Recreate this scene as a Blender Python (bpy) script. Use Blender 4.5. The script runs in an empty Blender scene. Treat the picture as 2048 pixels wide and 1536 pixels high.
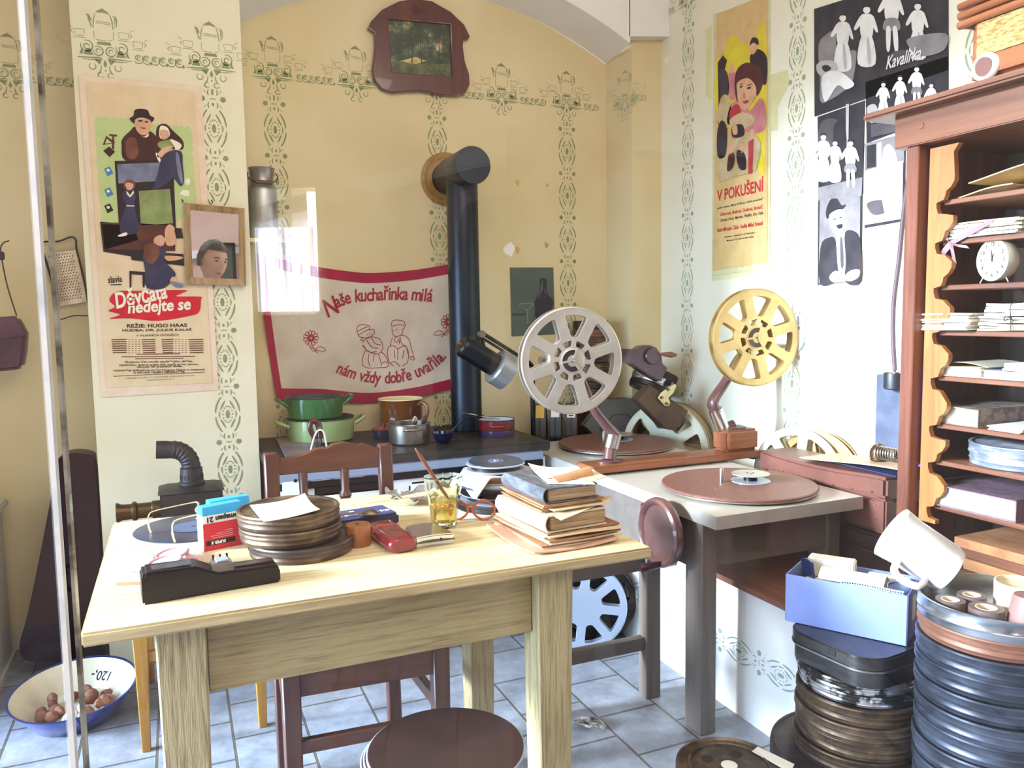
import bpy, bmesh, math, random
from math import sin, cos, pi, radians, sqrt, atan2, hypot
from mathutils import Vector, Matrix, Euler
random.seed(11)
SC = bpy.context.scene
COL = SC.collection

# ------------------------------------------------------------------ camera, world, lights, exposure
CAM_H = 1.29
FPX = 1578.4
def cam_axes(pitch=radians(5.14), roll=radians(.86), yaw=radians(23.07)):
    fwd = Vector((sin(yaw)*cos(pitch), cos(yaw)*cos(pitch), -sin(pitch)))
    right = Vector((cos(yaw), -sin(yaw), 0))
    down = fwd.cross(right)
    return (cos(roll)*right + sin(roll)*down, -sin(roll)*right + cos(roll)*down, fwd)
CR, CD, CF = cam_axes()
CP = Vector((0, 0, CAM_H))
cam = bpy.data.cameras.new('camera'); cam.sensor_fit = 'HORIZONTAL'; cam.sensor_width = 36
cam.lens = FPX/2048*36; cam.clip_start = .02; cam.clip_end = 60
cam_o = bpy.data.objects.new('camera', cam); COL.objects.link(cam_o)
cam_o.matrix_world = Matrix(((CR.x, -CD.x, -CF.x, CP.x), (CR.y, -CD.y, -CF.y, CP.y), (CR.z, -CD.z, -CF.z, CP.z), (0, 0, 0, 1)))
SC.camera = cam_o

w = bpy.data.worlds.new('world'); SC.world = w; w.use_nodes = True
bg = w.node_tree.nodes['Background']; bg.inputs[0].default_value = (1.0, .95, .9, 1); bg.inputs[1].default_value = .48
def light(name, kind, loc, target, energy, color=(1, 1, 1), **kw):
    l = bpy.data.lights.new(name, kind); l.energy = energy; l.color = color
    for k, v in kw.items(): setattr(l, k, v)
    o = bpy.data.objects.new(name, l); COL.objects.link(o); o.location = loc
    o.rotation_euler = (Vector(target)-Vector(loc)).to_track_quat('-Z', 'Y').to_euler()
    return o
# low sun through the tall window in the left wall, and the sky light of that window
light('sun', 'SUN', (-4, 2.2, 2.07), (0, 1.72, .98), 12.5, (.74, .87, 1.0), angle=radians(11))
light('window_sky_light', 'AREA', (-1.62, 1.65, .95), (.9, 1.75, .0), 75, (.5, .72, 1.0), shape='RECTANGLE', size=2.0, size_y=1.5, spread=radians(85))
# added warm fill light on the visitors' side, unseen behind the viewer
light('visitor_side_fill', 'AREA', (.4, -.6, 2.75), (.7, 2.6, 1.3), 24, (1, .90, .79), shape='RECTANGLE', size=2.4, size_y=1.0)
# added overhead fill light that brightens the exhibit, no lamp is seen there
light('overhead_fill', 'AREA', (.75, 1.15, 2.9), (1.0, 2.3, 1.0), 22, (1, .9, .79), shape='RECTANGLE', size=1.6, size_y=.8)
SC.view_settings.view_transform = 'Standard'; SC.view_settings.look = 'None'
SC.view_settings.exposure = .2; SC.view_settings.gamma = 1; SC.view_settings.use_curve_mapping = False

# ------------------------------------------------------------------ measuring helpers: where a sight line meets a real plane
def ray(x, y): return CR*((x-1024)/FPX) + CD*((y-768)/FPX) + CF
def onY(x, y, Y): d = ray(x, y); return CP + d*(Y/d.y)
def onX(x, y, X): d = ray(x, y); return CP + d*(X/d.x)
def onZ(x, y, z): d = ray(x, y); return CP + d*((z-CAM_H)/d.z)

# ------------------------------------------------------------------ mesh builder
def auto_smooth(bm, ang=radians(38)):
    for f in bm.faces: f.smooth = True
    for e in bm.edges:
        if len(e.link_faces) == 2:
            e.smooth = e.calc_face_angle(0) < ang
def cr(pts, n=5, closed=True):
    "smooth curve through points"
    P = [Vector(p) for p in pts]; N = len(P); out = []
    rng = range(N) if closed else range(N-1)
    for i in rng:
        if closed: a, b, c, d = P[i-1], P[i], P[(i+1) % N], P[(i+2) % N]
        else: a, b, c, d = P[max(i-1, 0)], P[i], P[i+1], P[min(i+2, N-1)]
        for k in range(n):
            t = k/n
            out.append(.5*((2*b)+(c-a)*t+(2*a-5*b+4*c-d)*t*t+(3*b-a-3*c+d)*t**3))
    if not closed: out.append(P[-1])
    return out
class MB:
    def __init__(s): s.bm = bmesh.new(); s.mi = 0
    def _f(s, vs):
        try: f = s.bm.faces.new(vs)
        except ValueError: return
        f.material_index = s.mi
        return f
    def poly(s, pts, mi=None):
        if mi is not None: s.mi = mi
        return s._f([s.bm.verts.new(p) for p in pts])
    def box(s, c, size, rz=0, rot=None, top=None):
        "top=(sx,sy) scales the upper face"
        c = Vector(c); h = Vector(size)/2; R = rot if rot is not None else Matrix.Rotation(rz, 3, 'Z')
        tx, ty = top if top else (1, 1)
        v = []
        for z in (-1, 1):
            for x, y in ((-1, -1), (1, -1), (1, 1), (-1, 1)):
                k = (tx, ty) if z > 0 else (1, 1)
                v.append(s.bm.verts.new(c + R @ Vector((x*h.x*k[0], y*h.y*k[1], z*h.z))))
        for f in ((3, 2, 1, 0), (4, 5, 6, 7), (0, 1, 5, 4), (1, 2, 6, 5), (2, 3, 7, 6), (3, 0, 4, 7)): s._f([v[i] for i in f])
        return s
    def beam(s, a, b, w, h, up=(0, 0, 1), w2=None, h2=None):
        "rectangular bar from a to b"
        a, b = Vector(a), Vector(b); d = (b-a).normalized(); u = Vector(up)
        x = d.cross(u).normalized(); y = x.cross(d)
        rings = []
        for p, ww, hh in ((a, w, h), (b, w2 or w, h2 or h)):
            rings.append([s.bm.verts.new(p + x*sx*ww/2 + y*sy*hh/2) for sx, sy in ((-1, -1), (1, -1), (1, 1), (-1, 1))])
        A, B = rings
        s._f(A[::-1]); s._f(B)
        for i in range(4): s._f([A[i], A[(i+1) % 4], B[(i+1) % 4], B[i]])
        return s
    def tube(s, pts, r, seg=8, closed=False, caps=True, flat=None):
        P = [Vector(p) for p in pts]; N = len(P); rr = r if isinstance(r, (list, tuple)) else [r]*N
        rings = []; ref = None
        for i in range(N):
            if closed: d = P[(i+1) % N]-P[i-1]
            else: d = P[min(i+1, N-1)]-P[max(i-1, 0)]
            d.normalize()
            if ref is None:
                ref = Vector((0, 0, 1)) if abs(d.z) < .9 else Vector((1, 0, 0))
            x = d.cross(ref)
            if x.length < 1e-6: x = d.orthogonal()
            x.normalize(); y = x.cross(d); ref = y
            fl = flat or 1
            rings.append([s.bm.verts.new(P[i] + x*cos(2*pi*k/seg)*rr[i] + y*sin(2*pi*k/seg)*rr[i]*fl) for k in range(seg)])
        for i in range(N if closed else N-1):
            A, B = rings[i], rings[(i+1) % N]
            for k in range(seg): s._f([A[k], A[(k+1) % seg], B[(k+1) % seg], B[k]])
        if caps and not closed: s._f(rings[0][::-1]); s._f(rings[-1])
        return s
    def cyl(s, a, b, r, r2=None, seg=24): return s.tube([a, b], [r, r if r2 is None else r2], seg)
    def lathe(s, prof, c=(0, 0, 0), rot=None, seg=40, sx=1, sy=1):
        "profile of (r,z); r=0 at an end closes it"
        c = Vector(c); R = rot if rot is not None else Matrix.Identity(3)
        rings = []
        for r, z in prof:
            if r < 1e-6: rings.append([s.bm.verts.new(c + R @ Vector((0, 0, z)))])
            else: rings.append([s.bm.verts.new(c + R @ Vector((r*sx*cos(2*pi*k/seg), r*sy*sin(2*pi*k/seg), z))) for k in range(seg)])
        for A, B in zip(rings, rings[1:]):
            if len(A) == 1 and len(B) == 1: continue
            for k in range(seg):
                k2 = (k+1) % seg
                if len(A) == 1: s._f([A[0], B[k2], B[k]])
                elif len(B) == 1: s._f([A[k], A[k2], B[0]])
                else: s._f([A[k], A[k2], B[k2], B[k]])
        return s
    def prism(s, poly, h, M=None, z0=0):
        "2D outline extruded along local z from z0 to z0+h"
        M = M if M is not None else Matrix.Identity(4)
        A = [s.bm.verts.new(M @ Vector((p[0], p[1], z0))) for p in poly]
        B = [s.bm.verts.new(M @ Vector((p[0], p[1], z0+h))) for p in poly]
        s._f(A[::-1]); s._f(B)
        n = len(A)
        for i in range(n): s._f([A[i], A[(i+1) % n], B[(i+1) % n], B[i]])
        return s
    def sheet(s, fn, nu, nv, thick=0):
        "grid surface fn(u,v); thick gives it a back side along -z"
        def grid(off):
            return [[s.bm.verts.new(Vector(fn(i/nu, j/nv)) + Vector(off)) for j in range(nv+1)] for i in range(nu+1)]
        off = (0, 0, -thick) if not isinstance(thick, (tuple, list)) else thick
        G = grid((0, 0, 0))
        for i in range(nu):
            for j in range(nv): s._f([G[i][j], G[i+1][j], G[i+1][j+1], G[i][j+1]])
        if thick:
            H = grid(off)
            for i in range(nu):
                for j in range(nv): s._f([H[i][j+1], H[i+1][j+1], H[i+1][j], H[i][j]])
            rim = [(i, 0) for i in range(nu)]+[(nu, j) for j in range(nv)]+[(i, nv) for i in range(nu, 0, -1)]+[(0, j) for j in range(nv, 0, -1)]
            for k in range(len(rim)):
                (a, b), (c, d) = rim[k], rim[(k+1) % len(rim)]
                s._f([G[a][b], H[a][b], H[c][d], G[c][d]])
        return s
    def mesh(s, me, M):
        n0 = len(s.bm.verts); nf = len(s.bm.faces)
        s.bm.from_mesh(me); s.bm.verts.ensure_lookup_table(); s.bm.faces.ensure_lookup_table()
        for v in s.bm.verts[n0:]: v.co = M @ v.co
        for f in s.bm.faces[nf:]: f.material_index = s.mi
        return s
    def plate(s, outer, holes, h, M=None, bevel=0):
        "flat plate with holes: 2D outlines, thickness h centred on local z=0"
        cu = bpy.data.curves.new('plate', 'CURVE'); cu.dimensions = '2D'; cu.fill_mode = 'BOTH'
        cu.extrude = max(h/2-bevel, 0); cu.bevel_depth = bevel; cu.bevel_resolution = 1; cu.offset = -bevel
        for pts in [outer]+holes:
            sp = cu.splines.new('POLY'); sp.points.add(len(pts)-1); sp.use_cyclic_u = True
            for p, q in zip(sp.points, pts): p.co = (q[0], q[1], 0, 1)
        return s._curve(cu, M)
    def text(s, body, size, M=None, h=.0006, align='CENTER', bold=0, shear=0, sx=1, spacing=1, lead=1):
        cu = bpy.data.curves.new('lettering', 'FONT'); cu.body = body; cu.size = size; cu.extrude = h/2
        cu.align_x = align; cu.align_y = 'CENTER'; cu.offset = bold; cu.shear = shear; cu.space_character = spacing
        cu.resolution_u = 3; cu.space_line = lead
        M = M if M is not None else Matrix.Identity(4)
        return s._curve(cu, M @ Matrix.Diagonal((sx, 1, 1, 1)))
    def _curve(s, cu, M):
        o = bpy.data.objects.new('tmp', cu); COL.objects.link(o)
        dg = bpy.context.evaluated_depsgraph_get(); me = bpy.data.meshes.new_from_object(o.evaluated_get(dg))
        s.mesh(me, M if M is not None else Matrix.Identity(4))
        bpy.data.objects.remove(o); bpy.data.curves.remove(cu); bpy.data.meshes.remove(me)
        return s
    def bevel(s, w, seg=2, ang=40):
        bmesh.ops.remove_doubles(s.bm, verts=s.bm.verts, dist=1e-5)
        es = [e for e in s.bm.edges if len(e.link_faces) == 2 and e.calc_face_angle(0) > radians(ang)]
        bmesh.ops.bevel(s.bm, geom=es, offset=w, segments=seg, affect='EDGES', clamp_overlap=True)
        return s
    def xf(s, M):
        bmesh.ops.transform(s.bm, matrix=M, verts=s.bm.verts); return s
    def wob(s, amp, freq, seed=0):
        for v in s.bm.verts:
            p = v.co*freq
            v.co += Vector((sin(p.y*3.1+seed)+sin(p.z*4.3+p.x), sin(p.x*2.7+seed*2)+sin(p.z*3.9+p.y), sin(p.x*3.3+p.y*2.1+seed)))*amp*.5
        return s
    def build(s, name, mats, parent=None, world=False, loc=None, smooth=True, normals=True):
        if normals: bmesh.ops.recalc_face_normals(s.bm, faces=s.bm.faces)
        if world and parent is not None: s.xf(PM[parent.name].inverted())
        if loc is not None: s.xf(Matrix.Translation(-Vector(loc)))
        if smooth: auto_smooth(s.bm)
        me = bpy.data.meshes.new(name); s.bm.to_mesh(me); s.bm.free()
        for m in (mats if isinstance(mats, (list, tuple)) else [mats]): me.materials.append(m)
        o = bpy.data.objects.new(name, me); COL.objects.link(o)
        if parent is not None: o.parent = parent; PM[o.name] = PM[parent.name]
        if loc is not None: o.location = loc
        return o
PM = {}
def tag(o, label, cat, group=None, kind=None):
    if label: o['label'] = label
    if cat: o['category'] = cat
    if group: o['group'] = group
    if kind: o['kind'] = kind
    return o
def thing(name, label, cat, loc=(0, 0, 0), rz=0, group=None, rot=None):
    o = bpy.data.objects.new(name, None); COL.objects.link(o); o.empty_display_size = .05
    e = Euler(rot) if rot else Euler((0, 0, rz))
    o.location = loc; o.rotation_euler = e
    PM[o.name] = Matrix.Translation(Vector(loc)) @ e.to_matrix().to_4x4()
    return tag(o, label, cat, group)
def copy_tree(o, label=None, loc=None, rot=None, group=None, scale=None):
    r = o.copy(); COL.objects.link(r)
    if label: r['label'] = label
    if group: r['group'] = group
    if loc is not None: r.location = loc
    if rot is not None: r.rotation_euler = rot
    if scale is not None: r.scale = scale
    PM[r.name] = Matrix.Translation(Vector(r.location)) @ r.rotation_euler.to_matrix().to_4x4()
    for ch in list(o.children):
        c = ch.copy(); COL.objects.link(c); c.parent = r
        for g in list(ch.children):
            d = g.copy(); COL.objects.link(d); d.parent = c
    return r
def struct(mb, name, mats, smooth=False, **kw):
    o = mb.build(name, mats, smooth=smooth, **kw); o['kind'] = 'structure'; return o
def RX(a): return Matrix.Rotation(a, 3, 'X')
def RY(a): return Matrix.Rotation(a, 3, 'Y')
def RZ(a): return Matrix.Rotation(a, 3, 'Z')
def basis(o, x, y, z):
    "4x4 from origin and axes"
    return Matrix(((x[0], y[0], z[0], o[0]), (x[1], y[1], z[1], o[1]), (x[2], y[2], z[2], o[2]), (0, 0, 0, 1)))
def circ(r, n=32, cx=0, cy=0, a0=0): return [(cx+r*cos(2*pi*k/n+a0), cy+r*sin(2*pi*k/n+a0)) for k in range(n)]
def rrect(w, h, r, n=5, cx=0, cy=0):
    o = []
    for sx, sy, a in ((1, 1, 0), (-1, 1, 90), (-1, -1, 180), (1, -1, 270)):
        for k in range(n+1):
            t = radians(a+90*k/n); o.append((cx+sx*(w/2-r)+r*cos(t), cy+sy*(h/2-r)+r*sin(t)))
    return o

# ------------------------------------------------------------------ materials
def C(h):
    h = h.lstrip('#'); v = [int(h[i:i+2], 16)/255 for i in (0, 2, 4)]
    return tuple(x/12.92 if x <= .04045 else ((x+.055)/1.055)**2.4 for x in v)+(1,)
MATS = {}
def mat(name, col, rough=.55, metal=0, col2=None, sc=6, stretch=(1, 1, 1), lo=.4, hi=.65, bump=0, bsc=40, detail=4, alpha=None, trans=0, ior=1.45, coat=0, sheen=0, spec=None, dist=0, rough2=None):
    m = bpy.data.materials.new(name); m.use_nodes = True; nt = m.node_tree; N = nt.nodes; L = nt.links
    b = N['Principled BSDF']; b.inputs['Base Color'].default_value = C(col); b.inputs['Roughness'].default_value = rough
    b.inputs['Metallic'].default_value = metal
    if trans: b.inputs['Transmission Weight'].default_value = trans; b.inputs['IOR'].default_value = ior
    if coat: b.inputs['Coat Weight'].default_value = coat
    if sheen: b.inputs['Sheen Weight'].default_value = sheen
    if spec is not None: b.inputs['Specular IOR Level'].default_value = spec
    if alpha is not None: b.inputs['Alpha'].default_value = alpha
    if col2 or bump:
        tc = N.new('ShaderNodeTexCoord'); mp = N.new('ShaderNodeMapping'); mp.inputs['Scale'].default_value = stretch
        L.new(tc.outputs['Object'], mp.inputs['Vector'])
    if col2:
        nz = N.new('ShaderNodeTexNoise'); nz.inputs['Scale'].default_value = sc; nz.inputs['Detail'].default_value = detail; nz.inputs['Roughness'].default_value = .62
        nz.inputs['Distortion'].default_value = dist
        L.new(mp.outputs[0], nz.inputs['Vector'])
        rp = N.new('ShaderNodeValToRGB'); e = rp.color_ramp.elements
        e[0].position = lo; e[0].color = C(col); e[1].position = hi; e[1].color = C(col2)
        L.new(nz.outputs['Fac'], rp.inputs[0]); L.new(rp.outputs[0], b.inputs['Base Color'])
        if rough2 is not None:
            mr = N.new('ShaderNodeMapRange'); mr.inputs[1].default_value = lo; mr.inputs[2].default_value = hi; mr.inputs[3].default_value = rough; mr.inputs[4].default_value = rough2
            L.new(nz.outputs['Fac'], mr.inputs[0]); L.new(mr.outputs[0], b.inputs['Roughness'])
    if bump:
        n2 = N.new('ShaderNodeTexNoise'); n2.inputs['Scale'].default_value = bsc; n2.inputs['Detail'].default_value = 3
        L.new(mp.outputs[0], n2.inputs['Vector'])
        bp = N.new('ShaderNodeBump'); bp.inputs['Strength'].default_value = bump; bp.inputs['Distance'].default_value = .004
        L.new(n2.outputs['Fac'], bp.inputs['Height']); L.new(bp.outputs[0], b.inputs['Normal'])
    MATS[name] = m
    return m
def wood(name, c1, c2, sc=9, axis=0, rough=.5, lo=.35, hi=.7, bump=.25, coat=0, ratio=14):
    st = [1, 1, 1]
    for i in range(3):
        if i != axis: st[i] = ratio
    return mat(name, c1, rough, 0, c2, sc/4, tuple(st), lo, hi, bump, sc*.9, 6, coat=coat, dist=.6)

# ------------------------------------------------------------------ the room
def plaster(name, c, c2, bump=.25): return mat(name, c, .85, 0, c2, 2.2, (1, 1, 1), .35, .75, bump, 14, 5, spec=.2)
M_cream = plaster('cream_plaster', 'dacaa2', 'd0bd8e')
M_pier = plaster('pale_plaster', 'e2d9bc', 'd8cdaa')
M_rwall = plaster('greenish_plaster', 'eeead6', 'e4dfc6')
M_white = plaster('white_plaster', 'efece8', 'e4e1dc')
M_pink = plaster('pink_plaster', 'd9b3a6', 'd2a698')
M_green = mat('stencil_green', '7d8a5e', .9, 0, '8b9470', 9, spec=.1)
M_pgreen = mat('stencil_pale_green', '9aa888', .9, 0, 'a5af90', 9, spec=.1)
M_stain = mat('old_stain', 'b99a58', .9, 0, 'c9ac70', 30)

def floor_material():
    m = bpy.data.materials.new('stone_tiles'); m.use_nodes = True; nt = m.node_tree; N = nt.nodes; L = nt.links; b = N['Principled BSDF']
    tc = N.new('ShaderNodeTexCoord'); mp = N.new('ShaderNodeMapping'); mp.inputs['Rotation'].default_value = (0, 0, radians(90)); mp.inputs['Location'].default_value = (.12, .107, 0)
    L.new(tc.outputs['Object'], mp.inputs[0])
    br = N.new('ShaderNodeTexBrick'); br.inputs['Scale'].default_value = 1; br.inputs['Brick Width'].default_value = .235; br.inputs['Row Height'].default_value = .215
    br.inputs['Mortar Size'].default_value = .0048; br.inputs['Mortar Smooth'].default_value = .3; br.inputs['Bias'].default_value = 0
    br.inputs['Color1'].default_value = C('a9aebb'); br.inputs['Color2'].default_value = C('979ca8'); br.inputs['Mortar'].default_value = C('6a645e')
    L.new(mp.outputs[0], br.inputs['Vector'])
    nz = N.new('ShaderNodeTexNoise'); nz.inputs['Scale'].default_value = 9; nz.inputs['Detail'].default_value = 8; nz.inputs['Roughness'].default_value = .7; L.new(tc.outputs['Object'], nz.inputs['Vector'])
    rp = N.new('ShaderNodeValToRGB'); rp.color_ramp.elements[0].position = .35; rp.color_ramp.elements[0].color = (.36, .34, .31, 1); rp.color_ramp.elements[1].position = .7; rp.color_ramp.elements[1].color = (1, 1, 1, 1)
    L.new(nz.outputs['Fac'], rp.inputs[0])
    mx = N.new('ShaderNodeMixRGB'); mx.blend_type = 'MULTIPLY'; mx.inputs[0].default_value = .75; L.new(br.outputs['Color'], mx.inputs[1]); L.new(rp.outputs[0], mx.inputs[2])
    L.new(mx.outputs[0], b.inputs['Base Color']); b.inputs['Roughness'].default_value = .55
    bp = N.new('ShaderNodeBump'); bp.inputs['Strength'].default_value = .5; bp.inputs['Distance'].default_value = .004
    ad = N.new('ShaderNodeMath'); ad.operation = 'MULTIPLY_ADD'; ad.inputs[1].default_value = -1.2; L.new(br.outputs['Fac'], ad.inputs[0]); L.new(nz.outputs['Fac'], ad.inputs[2])
    L.new(ad.outputs[0], bp.inputs['Height']); L.new(bp.outputs[0], b.inputs['Normal'])
    return m
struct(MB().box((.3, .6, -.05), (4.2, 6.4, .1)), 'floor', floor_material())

class Stencil:
    "painted pattern on a wall plane: origin o, u to the right, v up, n off the wall"
    def __init__(s, mb, o, u, v, n, mi): s.mb = mb; s.o = Vector(o); s.u = Vector(u); s.v = Vector(v); s.n = Vector(n)*.0012; s.mi = mi
    def P(s, p): return s.o + s.u*p[0] + s.v*p[1] + s.n
    def poly(s, pts): s.mb.poly([s.P(p) for p in pts], s.mi)
    def stroke(s, pts, w, taper=True):
        P = [Vector((p[0], p[1])) for p in pts]; L, R = [], []
        n = len(P)
        for i in range(n):
            d = (P[min(i+1, n-1)]-P[max(i-1, 0)]).normalized(); q = Vector((-d.y, d.x))
            ww = w/2*(1 if not taper else (.45+.55*sin(pi*i/(n-1))))
            L.append(P[i]+q*ww); R.append(P[i]-q*ww)
        for i in range(n-1): s.poly([R[i], R[i+1], L[i+1], L[i]])
    def blob(s, x, y, a, b, n=8): s.poly([(x+a*cos(2*pi*k/n), y+b*sin(2*pi*k/n)) for k in range(n)])
    def arc(s, x, y, a, b, d0, d1, w, n=6, taper=True):
        s.stroke([(x+a*cos(radians(d0+(d1-d0)*k/n)), y+b*sin(radians(d0+(d1-d0)*k/n))) for k in range(n+1)], w, taper)
    def eye(s, x, y, k=1, vert=True):
        f = (lambda a, b: (x+a*k, y+b*k)) if vert else (lambda a, b: (x+b*k, y+a*k))
        S2 = lambda pts, w, t=True: s.stroke([f(*p) for p in pts], w*k, t)
        s.poly([f(.0075*sin(pi*j/4)*(1 if j < 5 else 1), -.017*cos(pi*j/4)) for j in range(8)])
        for j in range(14):
            a = 2*pi*j/14; q = f(.0175*cos(a), .031*sin(a)); s.blob(q[0], q[1], .0029*k, .0029*k, 6)
        for sx in (-1, 1):
            for sy in (-1, 1):
                S2([(sx*(.009+.017*t), sy*(.052-.034*t)) for t in (0, .33, .66, 1)], .0062)
                S2([(sx*.044*sin(radians(a)), sy*.075*cos(radians(a))) for a in (30, 45, 60, 75, 84)], .0062)
            S2([(sx*.029, -.013), (sx*.031, 0), (sx*.029, .013)], .0048)
    def link(s, x, y, k=1, vert=True):
        f = (lambda a, b: (x+a*k, y+b*k)) if vert else (lambda a, b: (x+b*k, y+a*k))
        S2 = lambda pts, w, t=True: s.stroke([f(*p) for p in pts], w*k, t)
        for sx in (-1, 1):
            s.poly([f(sx*.036+.011*cos(2*pi*j/5+pi/2+.6*sx), .011*sin(2*pi*j/5+pi/2+.6*sx)) for j in range(5)])
            q = f(sx*.0085, 0); s.poly([f(sx*.006, -.003), f(sx*.012, 0), f(sx*.006, .003)])
            for sy in (-1, 1):
                S2([(sx*.014, sy*.012), (sx*.0175, sy*.022), (sx*.014, sy*.034)], .0048)
                S2([(sx*.024, sy*.022), (sx*.031, sy*.032)], .004)
                S2([(sx*.02, sy*.04), (sx*.03, sy*.046)], .0034)
        for sy in (-1, 1): q = f(0, sy*.02); s.blob(q[0], q[1], .0042*k if vert else .0062*k, .0062*k if vert else .0042*k, 8)
        s.blob(x, y, .0032*k, .0032*k, 6)
    def column(s, x, ytop, ybot, P=.2135):
        y = ytop; s.blob(x, y+.03, .004, .006); s.link(x, y)
        y -= P/2
        while y > ybot:
            s.eye(x, y); s.link(x, y-P/2) if y-P/2 > ybot else None; y -= P
    def pot(s, x, y):
        st = s.stroke; w = .0034
        for a in ([(-.03, .008), (-.031, .035)], [(-.031, .042), (-.029, .07), (-.023, .092)], [(.03, .008), (.031, .035)], [(.031, .042), (.029, .07), (.023, .092)],
                  [(-.026, .004), (.006, .002)], [(.014, .004), (.027, .005)], [(-.022, .067), (.024, .064)], [(-.022, .061), (.024, .058)],
                  [(-.034, .045), (-.041, .062), (-.047, .075)], [(-.039, .046), (-.041, .053)], [(.034, .048), (.042, .056), (.044, .074), (.041, .087), (.03, .089)], [(.033, .083), (.039, .083), (.037, .06)],
                  [(-.022, .096), (-.006, .097)], [(.008, .097), (.022, .094)]): st([(x+p, y+q) for p, q in a], w)
        s.poly([(x-.021, y+.099), (x+.021, y+.097), (x+.009, y+.105), (x, y+.112), (x-.009, y+.106)])
        s.poly([(x-.052, y+.088), (x-.042, y+.086), (x-.034, y+.068), (x-.04, y+.066)])
        s.poly([(x-.023, y-.012), (x+.023, y-.012), (x+.019, y-.002), (x-.019, y-.002)])
        for cx, cy, d in ((-.075, .012, -1), (.063, .014, 1), (-.118, -.014, -1), (.108, -.012, 1)):
            for a in ([(-.016, .022), (.016, .022)], [(-.016, .02), (-.014, .003)], [(.016, .02), (.014, .003)], [(-.013, 0), (.013, 0)], [(-.02, -.006), (.018, -.006)],
                      [(d*.019, .02), (d*.027, .014), (d*.02, .006)], [(d*.02, .026), (d*.034, .034)]): st([(x+cx+p, y+cy+q) for p, q in a], .0028)
        for sx in (-1, 1):
            s.arc(x+sx*.055, y-.02, .019, .019, 160, 470, .0042, 9); s.arc(x+sx*.055, y-.022, .009, .009, 0, 300, .0036, 7)
            s.arc(x+sx*.02, y-.034, .016, .016, 90-sx*40, 90+sx*280, .0042, 9); s.arc(x+sx*.02, y-.034, .007, .007, 0, 270, .0034, 6)
            s.poly([(x+sx*.036, y-.05), (x+sx*.066, y-.05), (x+sx*.058, y-.032), (x+sx*.046, y-.026)])
            s.poly([(x+sx*.066, y-.046), (x+sx*.079, y-.05), (x+sx*.071, y-.03)])
            st([(x+sx*.012, y-.055), (x+sx*.03, y-.058), (x+sx*.085, y-.06)], .0046)
            st([(x+sx*.022, y-.066), (x+sx*.045, y-.066), (x+sx*.07, y-.065)], .003)
            s.poly([(x+sx*.008, y-.058), (x+sx*.034, y-.063), (x+sx*.017, y-.08)])
            st([(x+sx*.012, y-.083), (x+sx*.015, y-.1), (x+sx*.024, y-.112)], .004)
            s.arc(x+sx*.04, y-.088, .011, .011, 120, 420, .0034, 7); s.arc(x+sx*.016, y-.116, .009, .009, 60, 330, .0034, 6)
        s.poly([(x, y-.062), (x+.006, y-.078), (x, y-.09), (x-.006, y-.078)]); s.blob(x, y-.1, .003, .003, 6)
    def band(s, x0, x1, y):
        x = x0; k = 0
        while x < x1:
            s.arc(x, y-.044, .0095, .0095, 20, 320, .0034, 7); s.arc(x, y-.044, .0042, .0042, 0, 300, .0028, 5)
            if k % 2: s.poly([(x+.0135, y-.052), (x+.0175, y-.06), (x+.0135, y-.068), (x+.0095, y-.06)])
            else: s.stroke([(x+.0135, y-.036), (x+.0145, y-.05), (x+.0135, y-.058)], .005)
            s.arc(x, y-.054, .012, .01, 190, 350, .0032, 5)
            x += .027; k += 1
    def frieze(s, xs, x0, x1, y):
        for x in xs: s.pot(x, y)
        e = sorted(xs); pts = [x0]+[q for x in e for q in (x-.095, x+.095)]+[x1]
        for a, b in zip(pts[::2], pts[1::2]):
            if b > a+.02: s.band(a+.012, b-.008, y)

# ---- back wall of the arched recess
DY, PY, FY, WX = 3.53, 3.19, 3.36, 2.25
XL, XR = .27, 2.035
def arch_z(x): return 2.745-.235*((x-1.19)/.85)**2
xs = [XL+(XR-XL)*i/24 for i in range(25)]
mb = MB()
for a, b in zip(xs, xs[1:]): mb.poly([(a, DY, 0), (b, DY, 0), (b, DY, arch_z(b)), (a, DY, arch_z(a))], 0)
fz = onY(545, 127, DY).z
st = Stencil(mb, (0, DY, 0), (1, 0, 0), (0, 0, 1), (0, -1, 0), 1)
pots = [onY(px_, y_, DY).x for px_, y_ in ((545, 127), (712, 145), (872, 163), (1003, 177), (1133, 192))]
st.frieze(pots, XL+.06, XR-.03, fz)
for i in (0, 2, 4): st.column(pots[i], fz-.165, .75)
# old stains, a patch of bare plaster and the nail hole
for cx, cy, a in ((1035, 365, .012), (1094, 370, .008), (1035, 500, .014), (1093, 490, .012)):
    p = onY(cx, cy, DY); mb.poly([(p.x+a*cos(t*pi/5)*(1+.3*sin(t*2.1+cx)), DY-.0009, p.z+a*1.2*sin(t*pi/5)*(1+.3*cos(t*1.7))) for t in range(10)], 3)
p = onY(1019, 499, DY); mb.poly([(p.x+.03*cos(t*pi/5)*(1+.25*sin(t*2.7)), DY-.0014, p.z+.032*sin(t*pi/5)*(1+.2*cos(t*3.1))) for t in range(10)], 2)
struct(mb, 'wall_back', [M_cream, M_green, M_white, M_stain], normals=False)

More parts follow.
